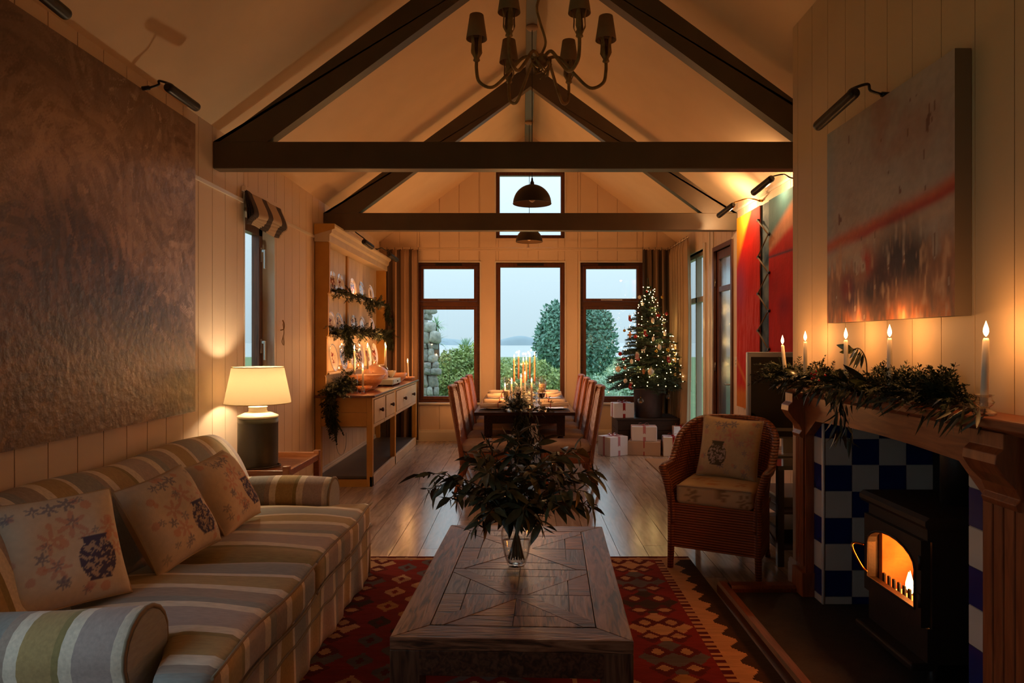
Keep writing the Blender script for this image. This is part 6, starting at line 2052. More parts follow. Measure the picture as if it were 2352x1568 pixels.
fo = bpy.data.objects.new('fire_light', fd); C.objects.link(fo); fo.parent = ST; fo.location = (1.86-1.92, 3.10-3.13, .50-.03)
MB().tube([(2.0,3.13,.755), (2.0,3.13,1.16)], .075, 20).build('flue_pipe', M_iron, ST)

# ------------------------------------------------------------------ mantel: candles, holders, garland
gm = 'glass holders on the mantel'; gmc = 'lit candles on the mantel'
mz = 1.251
mant = [(1.555, 4.03, 1.48, -.10, 'ivory candle leaning at the far mantel end, before the red painting', 'crystal holder under the leaning candle at the mantel end'),
        (1.57, 3.79, 1.50, 0, 'ivory candle just inside the mantel end beside the leaning one', 'crystal holder second from the television end of the mantel'),
        (1.57, 3.31, 1.508, -.01, 'ivory candle beside the drooping magnolia sprig on the mantel', 'crystal holder beside the red berries on the mantel'),
        (1.565, 2.91, 1.515, .0, 'ivory candle above the middle of the stove on the mantel', 'crystal holder above the middle of the stove'),
        (1.565, 2.315, 1.512, .03, 'tall ivory candle at the bare end of the mantel past the garland', 'clear holder at the bare end of the mantel')]
for i, (x, y, zt_, ln, l, lh) in enumerate(mant):
    crystal_holder(lh, (x, y, mz), gm, 1.0 if i < 4 else 1.05)
    candle(l, (x, y, mz+.03), zt_-mz-.03, .0108 if i < 4 else .0115, lean=ln, group=gmc, fs=1.05, w=CANDLE_W*.32)

MG = thing('mantel_garland', 'mixed cypress, eucalyptus and magnolia garland lying along the mantel', 'garland', (1.6, 3.3, mz))
m = MB(); rnd = random.Random(77)
for i in range(330):
    y = rnd.uniform(2.5, 4.12)
    x = 1.61+rnd.gauss(0,.035)
    p = Vector((x, y, mz+.02+abs(rnd.gauss(0,.03))))
    v = Vector((rnd.gauss(-.2,.5), rnd.gauss(0,1), rnd.uniform(-.1,.8)))
    if x + v.x*.1 > 1.66: v.x = -abs(v.x)
    cypress(m, p, v, rnd.uniform(.07,.13), rnd, n=7, w=.009)
for i in range(70):                                      # bushy upright clumps towards the bare end
    y = rnd.choice((2.62, 2.75, 2.86, 2.95))+rnd.gauss(0,.03)
    p = Vector((1.62+rnd.gauss(0,.02), y, mz+.03))
    cypress(m, p, Vector((rnd.gauss(-.1,.3), rnd.gauss(0,.4), 1)), rnd.uniform(.09,.15), rnd, n=7, w=.010)
for i in range(60):                                      # far end, spilling past the shelf
    p = Vector((1.58+rnd.gauss(0,.03), 4.08+rnd.gauss(0,.04), mz+.03+abs(rnd.gauss(0,.03))))
    cypress(m, p, Vector((-.7+rnd.gauss(0,.4), rnd.gauss(.4,.5), rnd.uniform(-.2,.5))), rnd.uniform(.1,.18), rnd, n=7, w=.009)
m.v = [(min(x, XBR-.012), y, z) for x, y, z in m.v]
m.build('cypress_foliage', M_cyp, MG)['kind'] = 'stuff'
m = MB()
for i in range(210):                                     # narrow leaves hanging over the shelf front
    y = rnd.uniform(2.25, 4.12); c = rnd.random()
    p = Vector((1.535+rnd.gauss(0,.012), y, mz+.02+rnd.gauss(0,.012)))
    drop_ = 1.0 if (3.02 < y < 3.45) else .6
    lance_leaf(m, p, Vector((rnd.gauss(-.35,.2), rnd.gauss(0,.45), -drop_*rnd.uniform(.3,1.2))), rnd.uniform(.06,.12), rnd.uniform(.010,.017), rnd=rnd)
for i in range(46):                                      # a long tail by the berries
    u = rnd.random()
    p = Vector((1.515+rnd.gauss(0,.015), 3.25+rnd.gauss(0,.035)-.03*u, mz-.0-.20*u))
    lance_leaf(m, p, Vector((rnd.gauss(-.1,.3), rnd.gauss(0,.4), -1)), rnd.uniform(.06,.11), .013, rnd=rnd)
m.build('eucalyptus_leaves', M_eucd, MG)['kind'] = 'stuff'
M_magn = mat('magnolia_leaf', srgb(48,54,30), srgb(34,40,22), rough=.25, scale=(4,4,4))
for i in range(16):                                      # broad glossy leaves, told apart one by one
    y = rnd.uniform(3.05, 3.8)
    p = Vector((1.57+rnd.gauss(0,.02), y, mz+.045+rnd.gauss(0,.012)))
    q = MB(); lance_leaf(q, p, Vector((rnd.gauss(-.4,.4), rnd.gauss(0,.8), rnd.gauss(.2,.4))), rnd.uniform(.08,.12), rnd.uniform(.035,.05), rnd=rnd)
    q.build('magnolia_leaf', M_magn, MG)
M_berry = mat('holly_berry', srgb(190,36,30), rough=.25)
BE = MB().sphere((0,0,0), .0062, 8, 6).mesh('berry', M_berry)
for cy_, cx_, n_ in ((3.47,1.555,9), (3.18,1.57,12), (3.6,1.54,6), (3.32,1.56,7)):
    for k in range(n_):
        obj_from_mesh('berry', BE, MG, Vector((cx_+rnd.gauss(0,.014), cy_+rnd.gauss(0,.016), mz+.065+rnd.gauss(0,.013)))-wloc(MG))
MB().tube(smooth_path([(1.60,2.35,mz+.01), (1.61,2.9,mz+.012), (1.60,3.5,mz+.012), (1.59,4.1,mz+.014)], 6), .006, 6).build('stem', M_twig, MG)
MS = thing('magnolia_sprig', 'drooping dark magnolia sprig standing up out of the mantel garland', 'sprig', (1.60, 3.17, mz))
tip = [(1.60,3.17,mz), (1.60,3.17,mz+.10), (1.598,3.18,mz+.17), (1.595,3.23,mz+.215), (1.59,3.29,mz+.21)]
MB().tube(smooth_path(tip, 5), .003, 6).build('stem', M_twig, MS)
for (y, z, dy, dz) in ((3.29,mz+.21,.9,.25), (3.26,mz+.215,.6,-.5), (3.24,mz+.215,.25,-1), (3.21,mz+.20,-.1,-1), (3.20,mz+.19,-.5,-.9), (3.27,mz+.21,.95,-.2), (3.22,mz+.205,.5,-.9)):
    q = MB(); lance_leaf(q, Vector((1.595,y,z)), Vector((rnd.gauss(-.2,.15), dy, dz)), rnd.uniform(.075,.1), .036, rnd=rnd, nrm=Vector((-1,0,.2)))
    q.build('leaf', M_magn, MS)

# ------------------------------------------------------------------ painting on the chimney breast
M_oil2 = attr_mat('oil_paint_matt', rough=.6, spec=.4, bump=.35, bscale=40)
def col_dawn(U, V):
    # U runs towards the camera, V upwards
    n1 = fbm(U, V, 4, 41, 4); n2 = fbm(U, V, 22, 44, 3, su=1.6, sv=.35); n3 = fbm(U, V, 40, 47, 2)
    c = mixc(L3(186,174,164), L3(160,150,146), n1)
    c = mixc(c, L3(176,148,130), sstep(.75,.45,V)*sstep(.35,.6,n1)*.7)
    c = mixc(c, L3(168,110,84), sstep(.48,.9,n1)*sstep(.5,.75,V)*.55)
    c = mixc(c, L3(150,168,180), np.exp(-(U/.08)**2)*.7)
    band = .40+.10*U+.03*(n1-.5)
    d = V-band
    c = mixc(c, L3(206,92,48), np.exp(-(d/.035)**2)*.85)
    c = mixc(c, L3(170,34,24), np.exp(-((d+.02)/.02)**2)*.8*sstep(.1,.4,U))
    c = mixc(c, L3(196,168,146), np.exp(-((d+.075)/.03)**2)*.6)
    low = sstep(.33+.06*(n2-.5)*6, .22, V)
    mott = mixc(L3(70,44,52), L3(206,140,96), n2)
    c = mixc(c, mott, low*.85)
    for cu, cv, r, col in ((.25,.13,.10,(46,44,66)), (.42,.15,.08,(40,40,58)), (.62,.26,.13,(40,36,54)), (.74,.24,.11,(44,40,52)), (.5,.2,.1,(60,34,48)), (.2,.17,.06,(120,34,44)), (.38,.28,.06,(170,60,44))):
        w = np.exp(-(((U-cu)/r)**2+((V-cv)/(r*1.1))**2))*sstep(.3,.6,n2+.1)
        c = mixc(c, L3(*col), w*1.1)
    c = mixc(c, L3(226,130,72), sstep(.10,.0,V)*sstep(.4,.7,n2)*.9)
    c = mixc(c, L3(214,180,150), sstep(.62,.8,n2)*low*.6)
    return c*(.88+.24*n3[:, None])
P2 = thing('painting', 'tall blurred orange and grey abstract painting above the fireplace', 'painting', (1.64, 3.1, 1.595))
canvas(P2, 'painted_canvas', (1.625, 3.64, 1.597), (0, -1.074, 0), (0, 0, 1.005), (-1, 0, 0), .062, 120, 150, col_dawn, M_oil2, mat('canvas_edge_grey', srgb(128,112,96), rough=.8))
picture_light('black picture light over the blurred orange painting by the fireplace', (1.66, 3.10, 2.62), (1.47, 3.02, 2.60), (1.44, 3.33, 2.55), (-1, 0, .05), gpl, r=.025, up=.06)

# ------------------------------------------------------------------ laced red diptych on the right wall
M_oil3 = attr_mat('oil_paint_bright', rough=.75, spec=.15, bump=.3, bscale=30)
XD = XR-.03
def col_red1(U, V):
    n1 = fbm(U, V, 5, 61, 4); n2 = fbm(U-V*.3, V, 12, 63, 3, su=2.5, sv=.5)
    c = mixc(L3(186,18,10), L3(214,40,16), n1)
    yl = sstep(.02,-.06, (1-V)-(.28-.42*U) + .0)                    # yellow corner
    c = mixc(c, L3(222,150,40), yl)
    pk = np.exp(-(((V-.42-.12*(U-.5))/.16)**2))*sstep(.35,.6,n2)
    c = mixc(c, L3(206,84,84), pk*.7)
    pu = np.exp(-(((V-.62)/.12)**2+((U-.15)/.25)**2)); c = mixc(c, L3(150,70,120), pu*.7)
    dg = np.exp(-(((V-.24+.25*U)/.015)**2)); c = mixc(c, L3(214,120,50), dg*.8)
    c = mixc(c, L3(214,128,36), sstep(.13,.06,V+.05*(n1-.5))*.9)
    return c*(.85+.3*n2[:, None])
def col_red2(U, V):
    n1 = fbm(U, V, 5, 71, 4); n2 = fbm(U, V, 16, 73, 3)
    c = mixc(L3(160,12,8), L3(206,28,12), n1)
    c = mixc(c, L3(186,128,100), sstep(.80,.84,V-.10*(U-.5)+.02*n1)*1)
    c = mixc(c, L3(70,110,120), sstep(.89,.94,V-.16*(U-.6)))
    c = mixc(c, L3(58,50,80), np.exp(-(((V-.735)/.006)**2))*.9)
    pu = np.exp(-(((V-.5)/.05)**2+((U-.5)/.2)**2)); c = mixc(c, L3(120,14,50), pu*.6)
    return c*(.85+.3*n2[:, None])
def col_blue(U, V):
    n1 = fbm(U*.3, V*2, 6, 81, 4)
    return mixc(L3(60,90,120), L3(130,150,160), sstep(.3,.7,n1))*(.7+.3*sstep(.0,1,V))[:, None]
P3 = thing('painting', 'red and orange two-panel painting laced together over a blue strip', 'painting', (XD, 6.4, .82))
e3 = mat('canvas_edge_red', srgb(140,60,40), rough=.8)
canvas(P3, 'red_canvas', (XD-.02, 7.23, .82), (0, -.70, 0), (0, 0, 1.98), (-1, 0, 0), .03, 40, 120, col_red1, M_oil3, e3)
canvas(P3, 'blue_strip', (XD-.004, 6.53, .82), (0, -.24, 0), (0, 0, 1.98), (-1, 0, 0), .014, 10, 80, col_blue, M_oil3, e3)
canvas(P3, 'red_canvas', (XD-.02, 6.29, .82), (0, -.75, 0), (0, 0, 1.98), (-1, 0, 0), .03, 40, 120, col_red2, M_oil3, e3)
M_lace = mat('lacing_cord', srgb(120,96,70), rough=.8)
lp = []
for k in range(11):
    lp.append((XD-.035, 6.545 if k % 2 == 0 else 6.265, 2.66-k*.176))
for a, b in zip(lp, lp[1:]): MB().tube([a, b], .007, 6).build('lacing', M_lace, P3)
for p in lp: MB().tube([(p[0]+.015, p[1], p[2]), (p[0]-.006, p[1], p[2])], .014, 8).build('eyelet', M_black, P3)
MB().box(XD-.012, XD+.01, 6.515, 6.535, .80, 2.80).build('edge_strip', M_black, P3)
gr = 'picture lights over the red painting'
M_goldarm = mat('gold_arm', srgb(190,136,60), rough=.3, metal=1)
picture_light('lit picture light with brass arm over the yellow corner of the red painting', (XR-.005, 6.60, 2.86), (2.10, 6.80, 2.86), (2.03, 7.06, 2.80), (-1, 0, .05), gr, r=.028, arm_mat=M_goldarm, up=.05, light=20, aim=(XR, 6.72, 2.80))
picture_light('black picture light over the second red panel beside the chimney breast', (XR-.005, 5.72, 2.86), (2.11, 5.78, 2.88), (2.05, 6.06, 2.82), (-1, 0, .05), gr, r=.03, up=.05, light=9, aim=(XR, 5.9, 2.75))

sw = thing('light_switch', 'small white light switch beside the glazed door', 'switch', (XR, 7.39, 1.29))
MB().box(XR-.012, XR, 7.35, 7.43, 1.22, 1.33).build('switch_plate', M_white, sw, bevel=.003)
for z in (1.25, 1.285): MB().box(XR-.018, XR-.012, 7.375, 7.405, z, z+.02).build('rocker', M_white, sw, bevel=.002)

# ------------------------------------------------------------------ television and stand in the alcove
M_tvs = mat('tv_silver', srgb(150,150,152), rough=.35, metal=.4)
M_scr = mat('tv_screen', srgb(10,10,12), rough=.08, spec=.6)
M_std = mat('stand_grey', srgb(84,80,84), rough=.35)
SD = thing('tv_stand', 'grey glass-topped television stand with crossed struts in the alcove', 'tv stand', (1.98, 4.95, 0))
MB().box(1.70, 2.29, 4.54, 5.40, .645, .672).build('top', mat('stand_glass_grey', srgb(110,116,124), rough=.12), SD)
MB().box(1.72, 2.27, 4.58, 5.36, .34, .355).build('shelf', M_std, SD)
MB().box(1.72, 2.27, 4.58, 5.36, .10, .115).build('shelf', M_std, SD)
for x in (1.72, 2.25):
    for y in (4.56, 5.36): MB().box(x-.022, x+.022, y-.022, y+.022, 0, .645).build('leg', M_std, SD, bevel=.004)
MB().bar((1.72,4.6,.12), (1.72,5.32,.34), .012, .022).build('strut', M_std, SD)
MB().bar((1.72,4.6,.34), (1.72,5.32,.12), .012, .022).build('strut', M_std, SD)
for lb, y, z, h in (('silver disc player on the upper shelf of the stand', 4.98, .356, .07), ('black receiver on the lower shelf of the stand', 4.98, .116, .09)):
    b_ = thing('media_player', lb, 'player', (2.0, y, z))
    MB().box(1.78, 2.2, y-.28, y+.2, z, z+h).build('case', M_tvs if 'silver' in lb else M_black, b_, bevel=.004)
    MB().box(1.774, 1.78, y-.26, y+.18, z+.012, z+h-.012).build('fascia', M_black, b_)
TV = thing('television', 'silver-framed flat television standing in the alcove behind the armchair', 'television', (1.955, 5.0, .672))
TV.rotation_euler = (0, 0, -.10)
w, h = .74, .60
MB().box(-.305, .33, -.03, .03, .12, .75).build('cabinet', M_tvs, TV, world=False, bevel=.008)
MB().box(-.28, .305, -.034, -.028, .20, .715).build('screen', M_scr, TV, world=False)
MB().box(-.265, .29, -.036, -.028, .135, .175).build('speaker_bar', M_black, TV, world=False)
MB().box(-.05, .07, -.02, .02, .01, .13).build('neck', M_tvs, TV, world=False)
MB().box(-.22, .24, -.12, .12, .001, .015).build('foot', M_tvs, TV, world=False, bevel=.006)

# ------------------------------------------------------------------ wicker armchair
M_wick2 = weave_mat('wicker_brown', srgb(160,88,46), srgb(92,46,24), 120, .45)
AC = thing('wicker_armchair', 'brown woven tub armchair with floral seat cushion beside the fireplace', 'armchair', (1.355, 4.62, 0), (0, 0, -.50))
def plan(s):
    """s in [-1, 1] from one arm front around the back to the other; returns x, y, outward normal"""
    sg = -1 if s < 0 else 1
    t = abs(s)
    R = .28
    if t > .5:                                          # straight arm
        k = (t-.5)/.5
        return Vector((sg*R, .06-.33*k, 0)), Vector((sg, 0, 0))
    a = t/.5*PI/2
    return Vector((sg*R*math.sin(a), .06+.26*math.cos(a), 0)), Vector((sg*math.sin(a), math.cos(a), 0))
def top_z(s):
    t = abs(s)
    k = min(1, max(0, (t-.18)/.62)); k = k*k*(3-2*k)
    return .94-.27*k
def shell(off):
    def f(u, v):
        s = u*2-1
        p, n = plan(s)
        zt = top_z(s); z = .30+(zt-.30)*v
        fl_ = .06*v**2
        rear = .10*v*max(0, 1-abs(s)/.55)
        q = p + n*(fl_+off) + Vector((0, rear*.7, 0))
        if abs(s) > .8: q.y += .05*v*v*(abs(s)-.8)/.2*-.6
        return (q.x, q.y, z)
    return f
m = MB().grid(shell(.0), 56, 16); m.grid(shell(-.028), 56, 16)
m.build('tub_back', M_wick2, AC, world=False)
f = shell(-.014)
rim = [f(0, i/10) for i in range(11)] + [f(i/56, 1) for i in range(1, 56)] + [f(1, 1-i/10) for i in range(11)]
MB().tube(rim, .026, 10).build('rim', M_wick2, AC, world=False)
def skirt2(u, v):
    s = u*2-1; p, n = plan(s); z = .13+.31*v
    return (p.x, p.y, z)
m = MB().grid(skirt2, 56, 8); m.build('tub_skirt', M_wick2, AC, world=False, solid=.02)
MB().box(-.28, .28, -.285, -.262, .15, .44).build('front_panel', M_wick2, AC, world=False, bevel=.006)
MB().box(-.27, .27, -.265, .26, .40, .43).build('seat_deck', M_wick2, AC, world=False)
for sx_ in (-1, 1):
    MB().tube([(sx_*.275,-.27,.46), (sx_*.275,-.272,.2), (sx_*.28,-.275,0)], [.026,.024,.02], 8).build('leg', M_wick2, AC, world=False)
    MB().tube([(sx_*.22,.24,.30), (sx_*.23,.26,.12), (sx_*.245,.30,0)], [.024,.022,.019], 8).build('leg', M_wick2, AC, world=False)
m = MB(); rbox(m, -.245, .245, -.28, .21, .432, .565, .035, 22, lambda v, a: v+Vector((0, 0, .02*(1-a[0]**2)*(1-a[1]**2)*max(0, a[2]))))
sc_ = m.build('seat_cushion', M_print, AC, world=False)
V = np.array([v.co[:] for v in sc_.data.vertices])
cc = np.ones((len(V), 3))*L3(206,180,140)
for cx_, cz_ in ((-.13,.50), (.05,.52), (.19,.49)):
    fm = flower(V[:,0], V[:,2], cx_, cz_, .05, 6) & (V[:,1] < -.24); cc[fm] = L3(150,124,92)
for cx_, cy_ in ((-.12,-.1), (.1,.02), (.16,-.16), (-.02,-.18), (-.18,.08)):
    fm = flower(V[:,0], V[:,1], cx_, cy_, .06, 6) & (V[:,2] > .54); cc[fm] = L3(188,142,104)
set_cols(sc_, cc)
MB().tube([(-.238,-.276,.555), (0,-.281,.560), (.238,-.276,.555)], .005, 6).build('piping', M_linen, AC, world=False)
ca, sa = math.cos(-.50), math.sin(-.50)
Rl = Vector((ca, sa, 0)); Bl = Vector((-sa, ca, 0))
pc = Vector((1.355, 4.62, .77)) + Bl*.075 + Rl*.03
pillow('floral vase print pillow leaning in the woven armchair', pc, Rl+Vector((0,0,-.06)), Vector((0,0,1))+Bl*.32+Rl*.1, .40, (214,186,140), 12, None, vase=(.34,.36), dark=(104,92,70), hgt=.42)
# ------------------------------------------------------------------ kilim rug
RG = thing('kilim_rug', 'red kilim rug with cream and grey diamonds and zigzag border', 'rug', (-.13, 3.0, 0))
rx0, rx1, ry0, ry1 = -1.45, 1.15, 1.2, 4.74
nu, nv = 260, 354
xs_ = np.linspace(rx0, rx1, nu+1); ys_ = np.linspace(ry0, ry1, nv+1)
m = MB()
GX, GY = np.meshgrid(xs_, ys_)
VV = np.stack([GX.ravel(), GY.ravel(), np.full(GX.size, .0085)], 1)
m.v = [tuple(v) for v in VV]
W_ = nu+1
m.f = [(j*W_+i, j*W_+i+1, (j+1)*W_+i+1, (j+1)*W_+i) for j in range(nv) for i in range(nu)]
m.m = [0]*len(m.f); m.sm = [False]*len(m.f)
cx = (xs_[:-1]+xs_[1:])/2; cy = (ys_[:-1]+ys_[1:])/2
FX, FY = np.meshgrid(cx, cy); FX = FX.ravel(); FY = FY.ravel()
def rug_cols(x, y):
    d = (rx1-rx0)/2 - np.abs(x-(rx0+rx1)/2)
    red, dred, cream, grey, brown, ochre = L3(120,36,30), L3(88,28,24), L3(178,136,100), L3(92,84,84), L3(62,44,32), L3(160,114,66)
    n = fbm(x, y, 30, 91, 3, su=.25, sv=2)
    c = np.ones((len(x), 3))*red
    tri = lambda v: 2*np.abs(v-np.floor(v+.5))
    def dia(dc, hw, per, hh, ph=0.):
        k = np.floor((y+ph)/per); yc = (k+.5)*per-ph
        q = np.abs(d-dc)/hw + np.abs(y-yc)/hh
        return q, k.astype(int)
    # inner field: stacked medallions
    q, k = dia(1.24, .26, .52, .25)
    for lim, col in ((1.0, grey), (.78, red), (.55, cream), (.32, dred), (.14, ochre)): c[(q < lim) & (d > .93)] = col
    z = tri(y/.13); f = (d > .905) & (d < .925+.025*z); c[f] = cream
    # small diamond columns
    for dc, ph in ((.69, 0.), (.83, .11)):
        q, k = dia(dc, .064, .22, .085, ph)
        pal = [cream, cream, grey, grey, brown, ochre]
        for r in range(6):
            f = (k % 6 == r) & (q < 1); c[f] = pal[r]
            c[(k % 6 == r) & (q < .35)] = red if r in (0, 1, 5) else dred
    # large hooked diamonds
    q, k = dia(.43, .175, .34, .19)
    pal = [grey, cream, ochre, grey, cream, brown]
    for r in range(6):
        g = (k % 6 == r)
        c[g & (q < 1) & (d > .25) & (d < .61)] = pal[r]
    for dc in (.36, .50):
        q2, _ = dia(dc, .075, .17, .075, .03)
        c[(q2 < 1) & (d > .27)] = dred; c[(q2 < .5) & (d > .27)] = cream*.9
    # comb, cream zigzag band and dark outer zigzag
    comb = (d > .205) & (d < .25); c[comb] = np.where((np.floor(y[comb]/.026) % 2 == 0)[:, None], dred, cream)
    z1 = .075+.06*tri(y/.155)
    c[(d <= .205)] = cream; c[(d <= z1)] = brown
    e = ry1-y
    c[(e < .075)] = cream; c[(e < .02+.018*tri(x/.2))] = dred
    return c*(.72+.5*n)[:, None]
ro = m.build('pile', attr_mat('kilim_wool', rough=.95, spec=.1, bump=.5, bscale=120, weave=(.3,1.4,1)), RG)
set_cols(ro, np.repeat(rug_cols(FX, np.round(FY/.011)*.011), 4, axis=0), 'CORNER')
MB().box(rx0, rx1, ry0, ry1, .0005, .0083).build('backing', mat('rug_backing', srgb(96,60,44), rough=.95), RG)

# ------------------------------------------------------------------ coffee table with parquet top
def old_wood(name, c1, c2, axis, c0=None):
    return wood(name, c1, c2, axis=axis, rough=.36, scale=5.0, stretch=9, bump=.5, vary=.25, dark=c0 or srgb(52,32,22))
OWx = old_wood('old_elm_x', srgb(112,70,48), srgb(150,104,76), 0)
OWy = old_wood('old_elm_y', srgb(110,70,50), srgb(152,108,82), 1)
OWd = old_wood('old_elm_dark', srgb(74,44,30), srgb(108,70,50), 1)
CTb = thing('coffee_table', 'reclaimed wood coffee table with star parquet top on the kilim', 'coffee table', (-.01, 3.14, .0085), (0, 0, -.042))
hw, hl, zt = .43, .74, .445
bx_, by_ = .125, .11
def piece(nm, poly, z0, z1, mt, bev=.002):
    MB().prism(poly, lambda u, w, d: (u, w, d), z0, z1).build(nm, mt, CTb, world=False, bevel=bev)
g_ = .0015
piece('border_board', [(-hw, -hl), (-hw+bx_-g_, -hl+by_), (-hw+bx_-g_, hl-by_), (-hw, hl)], zt-.045, zt, OWy, .003)
piece('border_board', [(hw, -hl), (hw, hl), (hw-bx_+g_, hl-by_), (hw-bx_+g_, -hl+by_)], zt-.045, zt, OWy, .003)
piece('border_board', [(-hw, -hl), (hw, -hl), (hw-bx_, -hl+by_-g_), (-hw+bx_, -hl+by_-g_)], zt-.045, zt, OWx, .003)
piece('border_board', [(-hw, hl), (-hw+bx_, hl-by_+g_), (hw-bx_, hl-by_+g_), (hw, hl)], zt-.045, zt, OWx, .003)
piece('core_panel', [(-hw+bx_, -hl+by_), (hw-bx_, -hl+by_), (hw-bx_, hl-by_), (-hw+bx_, hl-by_)], zt-.04, zt-.008, OWd, 0)
ix, iy = hw-bx_, hl-by_
TONES = [OWx, OWy, OWd, old_wood('old_elm_gold', srgb(158,106,60), srgb(186,136,84), 0), old_wood('old_elm_grey', srgb(126,106,92), srgb(156,136,120), 1), old_wood('old_elm_red', srgb(118,70,46), srgb(148,96,66), 0)]
def star(cy0, hh):
    """one rectangle of the parquet: diagonals, and triangles between them"""
    A = [Vector((-ix+.002, cy0-hh)), Vector((ix-.002, cy0-hh)), Vector((ix-.002, cy0+hh)), Vector((-ix+.002, cy0+hh))]
    c = Vector((0, cy0)); wd = .032
    cr = lambda a, b: abs(a.x*b.y-a.y*b.x)
    E = []
    for k in range(4):
        p, q = A[k], A[(k+1) % 4]; mid = (p+q)/2
        e = (q-p).normalized(); dp = (c-p).normalized(); dq = (c-q).normalized(); md = (mid-c).normalized()
        E.append((p, q, mid, e, p+e*(wd/cr(e, dp)), q-e*(wd/cr(e, dq)), c+md*(wd/cr(md, dp))))
    for k in range(4):                                  # strips along the half diagonals
        p, q, mid, e, a2, b2, ap = E[k]; pp, pq, pmid, pe, pa2, pb2, pap = E[k-1]
        piece('diagonal_strip', [tuple(p), tuple(a2), tuple(ap), tuple(c), tuple(pap), tuple(pb2)], zt-.008, zt+.0006, TONES[(k*2) % 2 + (0 if k % 2 else 1)], .001)
        s1 = (mid-a2); cut = .34
        for sgn in (0, 1):
            o0 = a2 if sgn == 0 else b2
            g1 = (mid-o0).normalized()*.0015
            i0 = o0+(ap-o0)*cut; i1 = mid+(ap-mid)*cut
            piece('parquet_band', [tuple(o0+g1), tuple(mid-g1), tuple(i1-g1), tuple(i0+g1)], zt-.008, zt-random.uniform(0, .0012), random.choice(TONES), .001)
            v = (ap-i1)*.02
            piece('parquet_triangle', [tuple(i0+g1+v), tuple(i1-g1+v), tuple(ap-g1*.5)], zt-.008, zt-random.uniform(0, .0012), random.choice(TONES), .001)
star(-iy/2, iy/2-.003)
star(iy/2, iy/2-.003)
for x in (-1, 1):
    MB().box(x*hw, x*(hw-.035), -hl+.1, hl-.1, zt-.135, zt-.045).build('apron', OWd, CTb, world=False, bevel=.003)
for y in (-1, 1):
    MB().box(-hw+.1, hw-.1, y*hl, y*(hl-.035), zt-.135, zt-.045).build('apron', OWd, CTb, world=False, bevel=.003)
for x in (-1, 1):
    for y in (-1, 1):
        MB().box(x*(hw-.0), x*(hw-.11), y*hl, y*(hl-.11), 0, zt-.045).build('leg', old_wood('old_elm_leg', srgb(82,50,34), srgb(112,74,52), 2), CTb, world=False, bevel=.004)

# ------------------------------------------------------------------ vase of eucalyptus
vp = Vector((-.028, 3.19, .0085+zt+.002))
VA = thing('glass_vase', 'clear glass vase half full of water on the coffee table', 'vase', vp)
MB().lathe([(.001,.0), (.038,.0), (.044,.008), (.058,.05), (.071,.12), (.072,.16), (.062,.205), (.056,.225), (.058,.235), (.055,.235), (.053,.224), (.059,.204), (.069,.16), (.068,.12), (.055,.052), (.040,.014), (.001,.012)], vp, 32).build('glass_wall', thin_glass('vase_glass', tint=(.985,.99,.99,1), boost=1.6), VA)
MB().lathe([(.001,.0135), (.039,.0145), (.054,.053), (.066,.115), (.001,.115)], vp, 32).build('water', thin_glass('vase_water', tint=(.95,.97,.96,1), ior=1.33, boost=1.5), VA)
M_euc = mat('eucalyptus_leaf', srgb(84,82,56), srgb(52,56,38), rough=.42, scale=(5,5,5), vary=.3)
LEAVES = []
for q in range(4):
    m = MB(); r2 = random.Random(q)
    lance_leaf(m, Vector((0,0,0)), Vector((1,0,0)), 1.0, .28+.04*q, nrm=Vector((0,0,1)), curve=-.22-.05*q, rnd=r2)
    LEAVES.append(m.mesh('leaf', M_euc))
M_gstem = mat('eucalyptus_stem', srgb(92,76,48), rough=.6)
rnd = random.Random(19)
mouth = vp+Vector((0,0,.22))
stems = [(2.75,.30,.50), (3.05,.48,.54), (3.5,.62,.42), (2.45,.75,.42), (.35,.40,.48), (.05,.60,.46), (.62,.72,.52), (-.4,.50,.40), (-.9,.45,.34), (-1.45,.40,.30), (-2.0,.35,.32), (-2.6,.45,.40), (1.1,.95,.46), (1.8,1.05,.48), (2.2,.95,.46), (-1.2,.95,.36), (-2.2,.9,.36), (.2,.95,.42), (3.0,.9,.40), (-.2,.25,.40),
         (-1.6,1.2,.40), (1.5,1.25,.46), (-.7,1.05,.38), (-2.9,1.1,.38), (-1.75,.7,.32), (-1.1,.15,.28), (-2.3,.12,.28), (-.5,.85,.36)]
where = ['reaching low toward the sofa', 'arching toward the sofa', 'above the sofa side of the vase', 'leaning over the dresser side', 'reaching toward the armchair', 'arching toward the armchair', 'lifted high toward the armchair', 'hanging toward the hearth', 'low over the hearth side', 'drooping over the vase front', 'drooping over the near table star', 'low on the sofa side', 'upright on the dining side', 'upright in the dining garland', 'upright behind the sofa sprays', 'standing at the vase front', 'standing at the front sofa side', 'upright on the armchair side', 'upright on the sofa side', 'lowest toward the armchair',
         'straight up at the front', 'straight up at the back', 'steep on the hearth side', 'steep on the sofa side', 'short over the vase lip', 'hanging down the hearth side', 'hanging down the sofa side', 'steep toward the armchair']
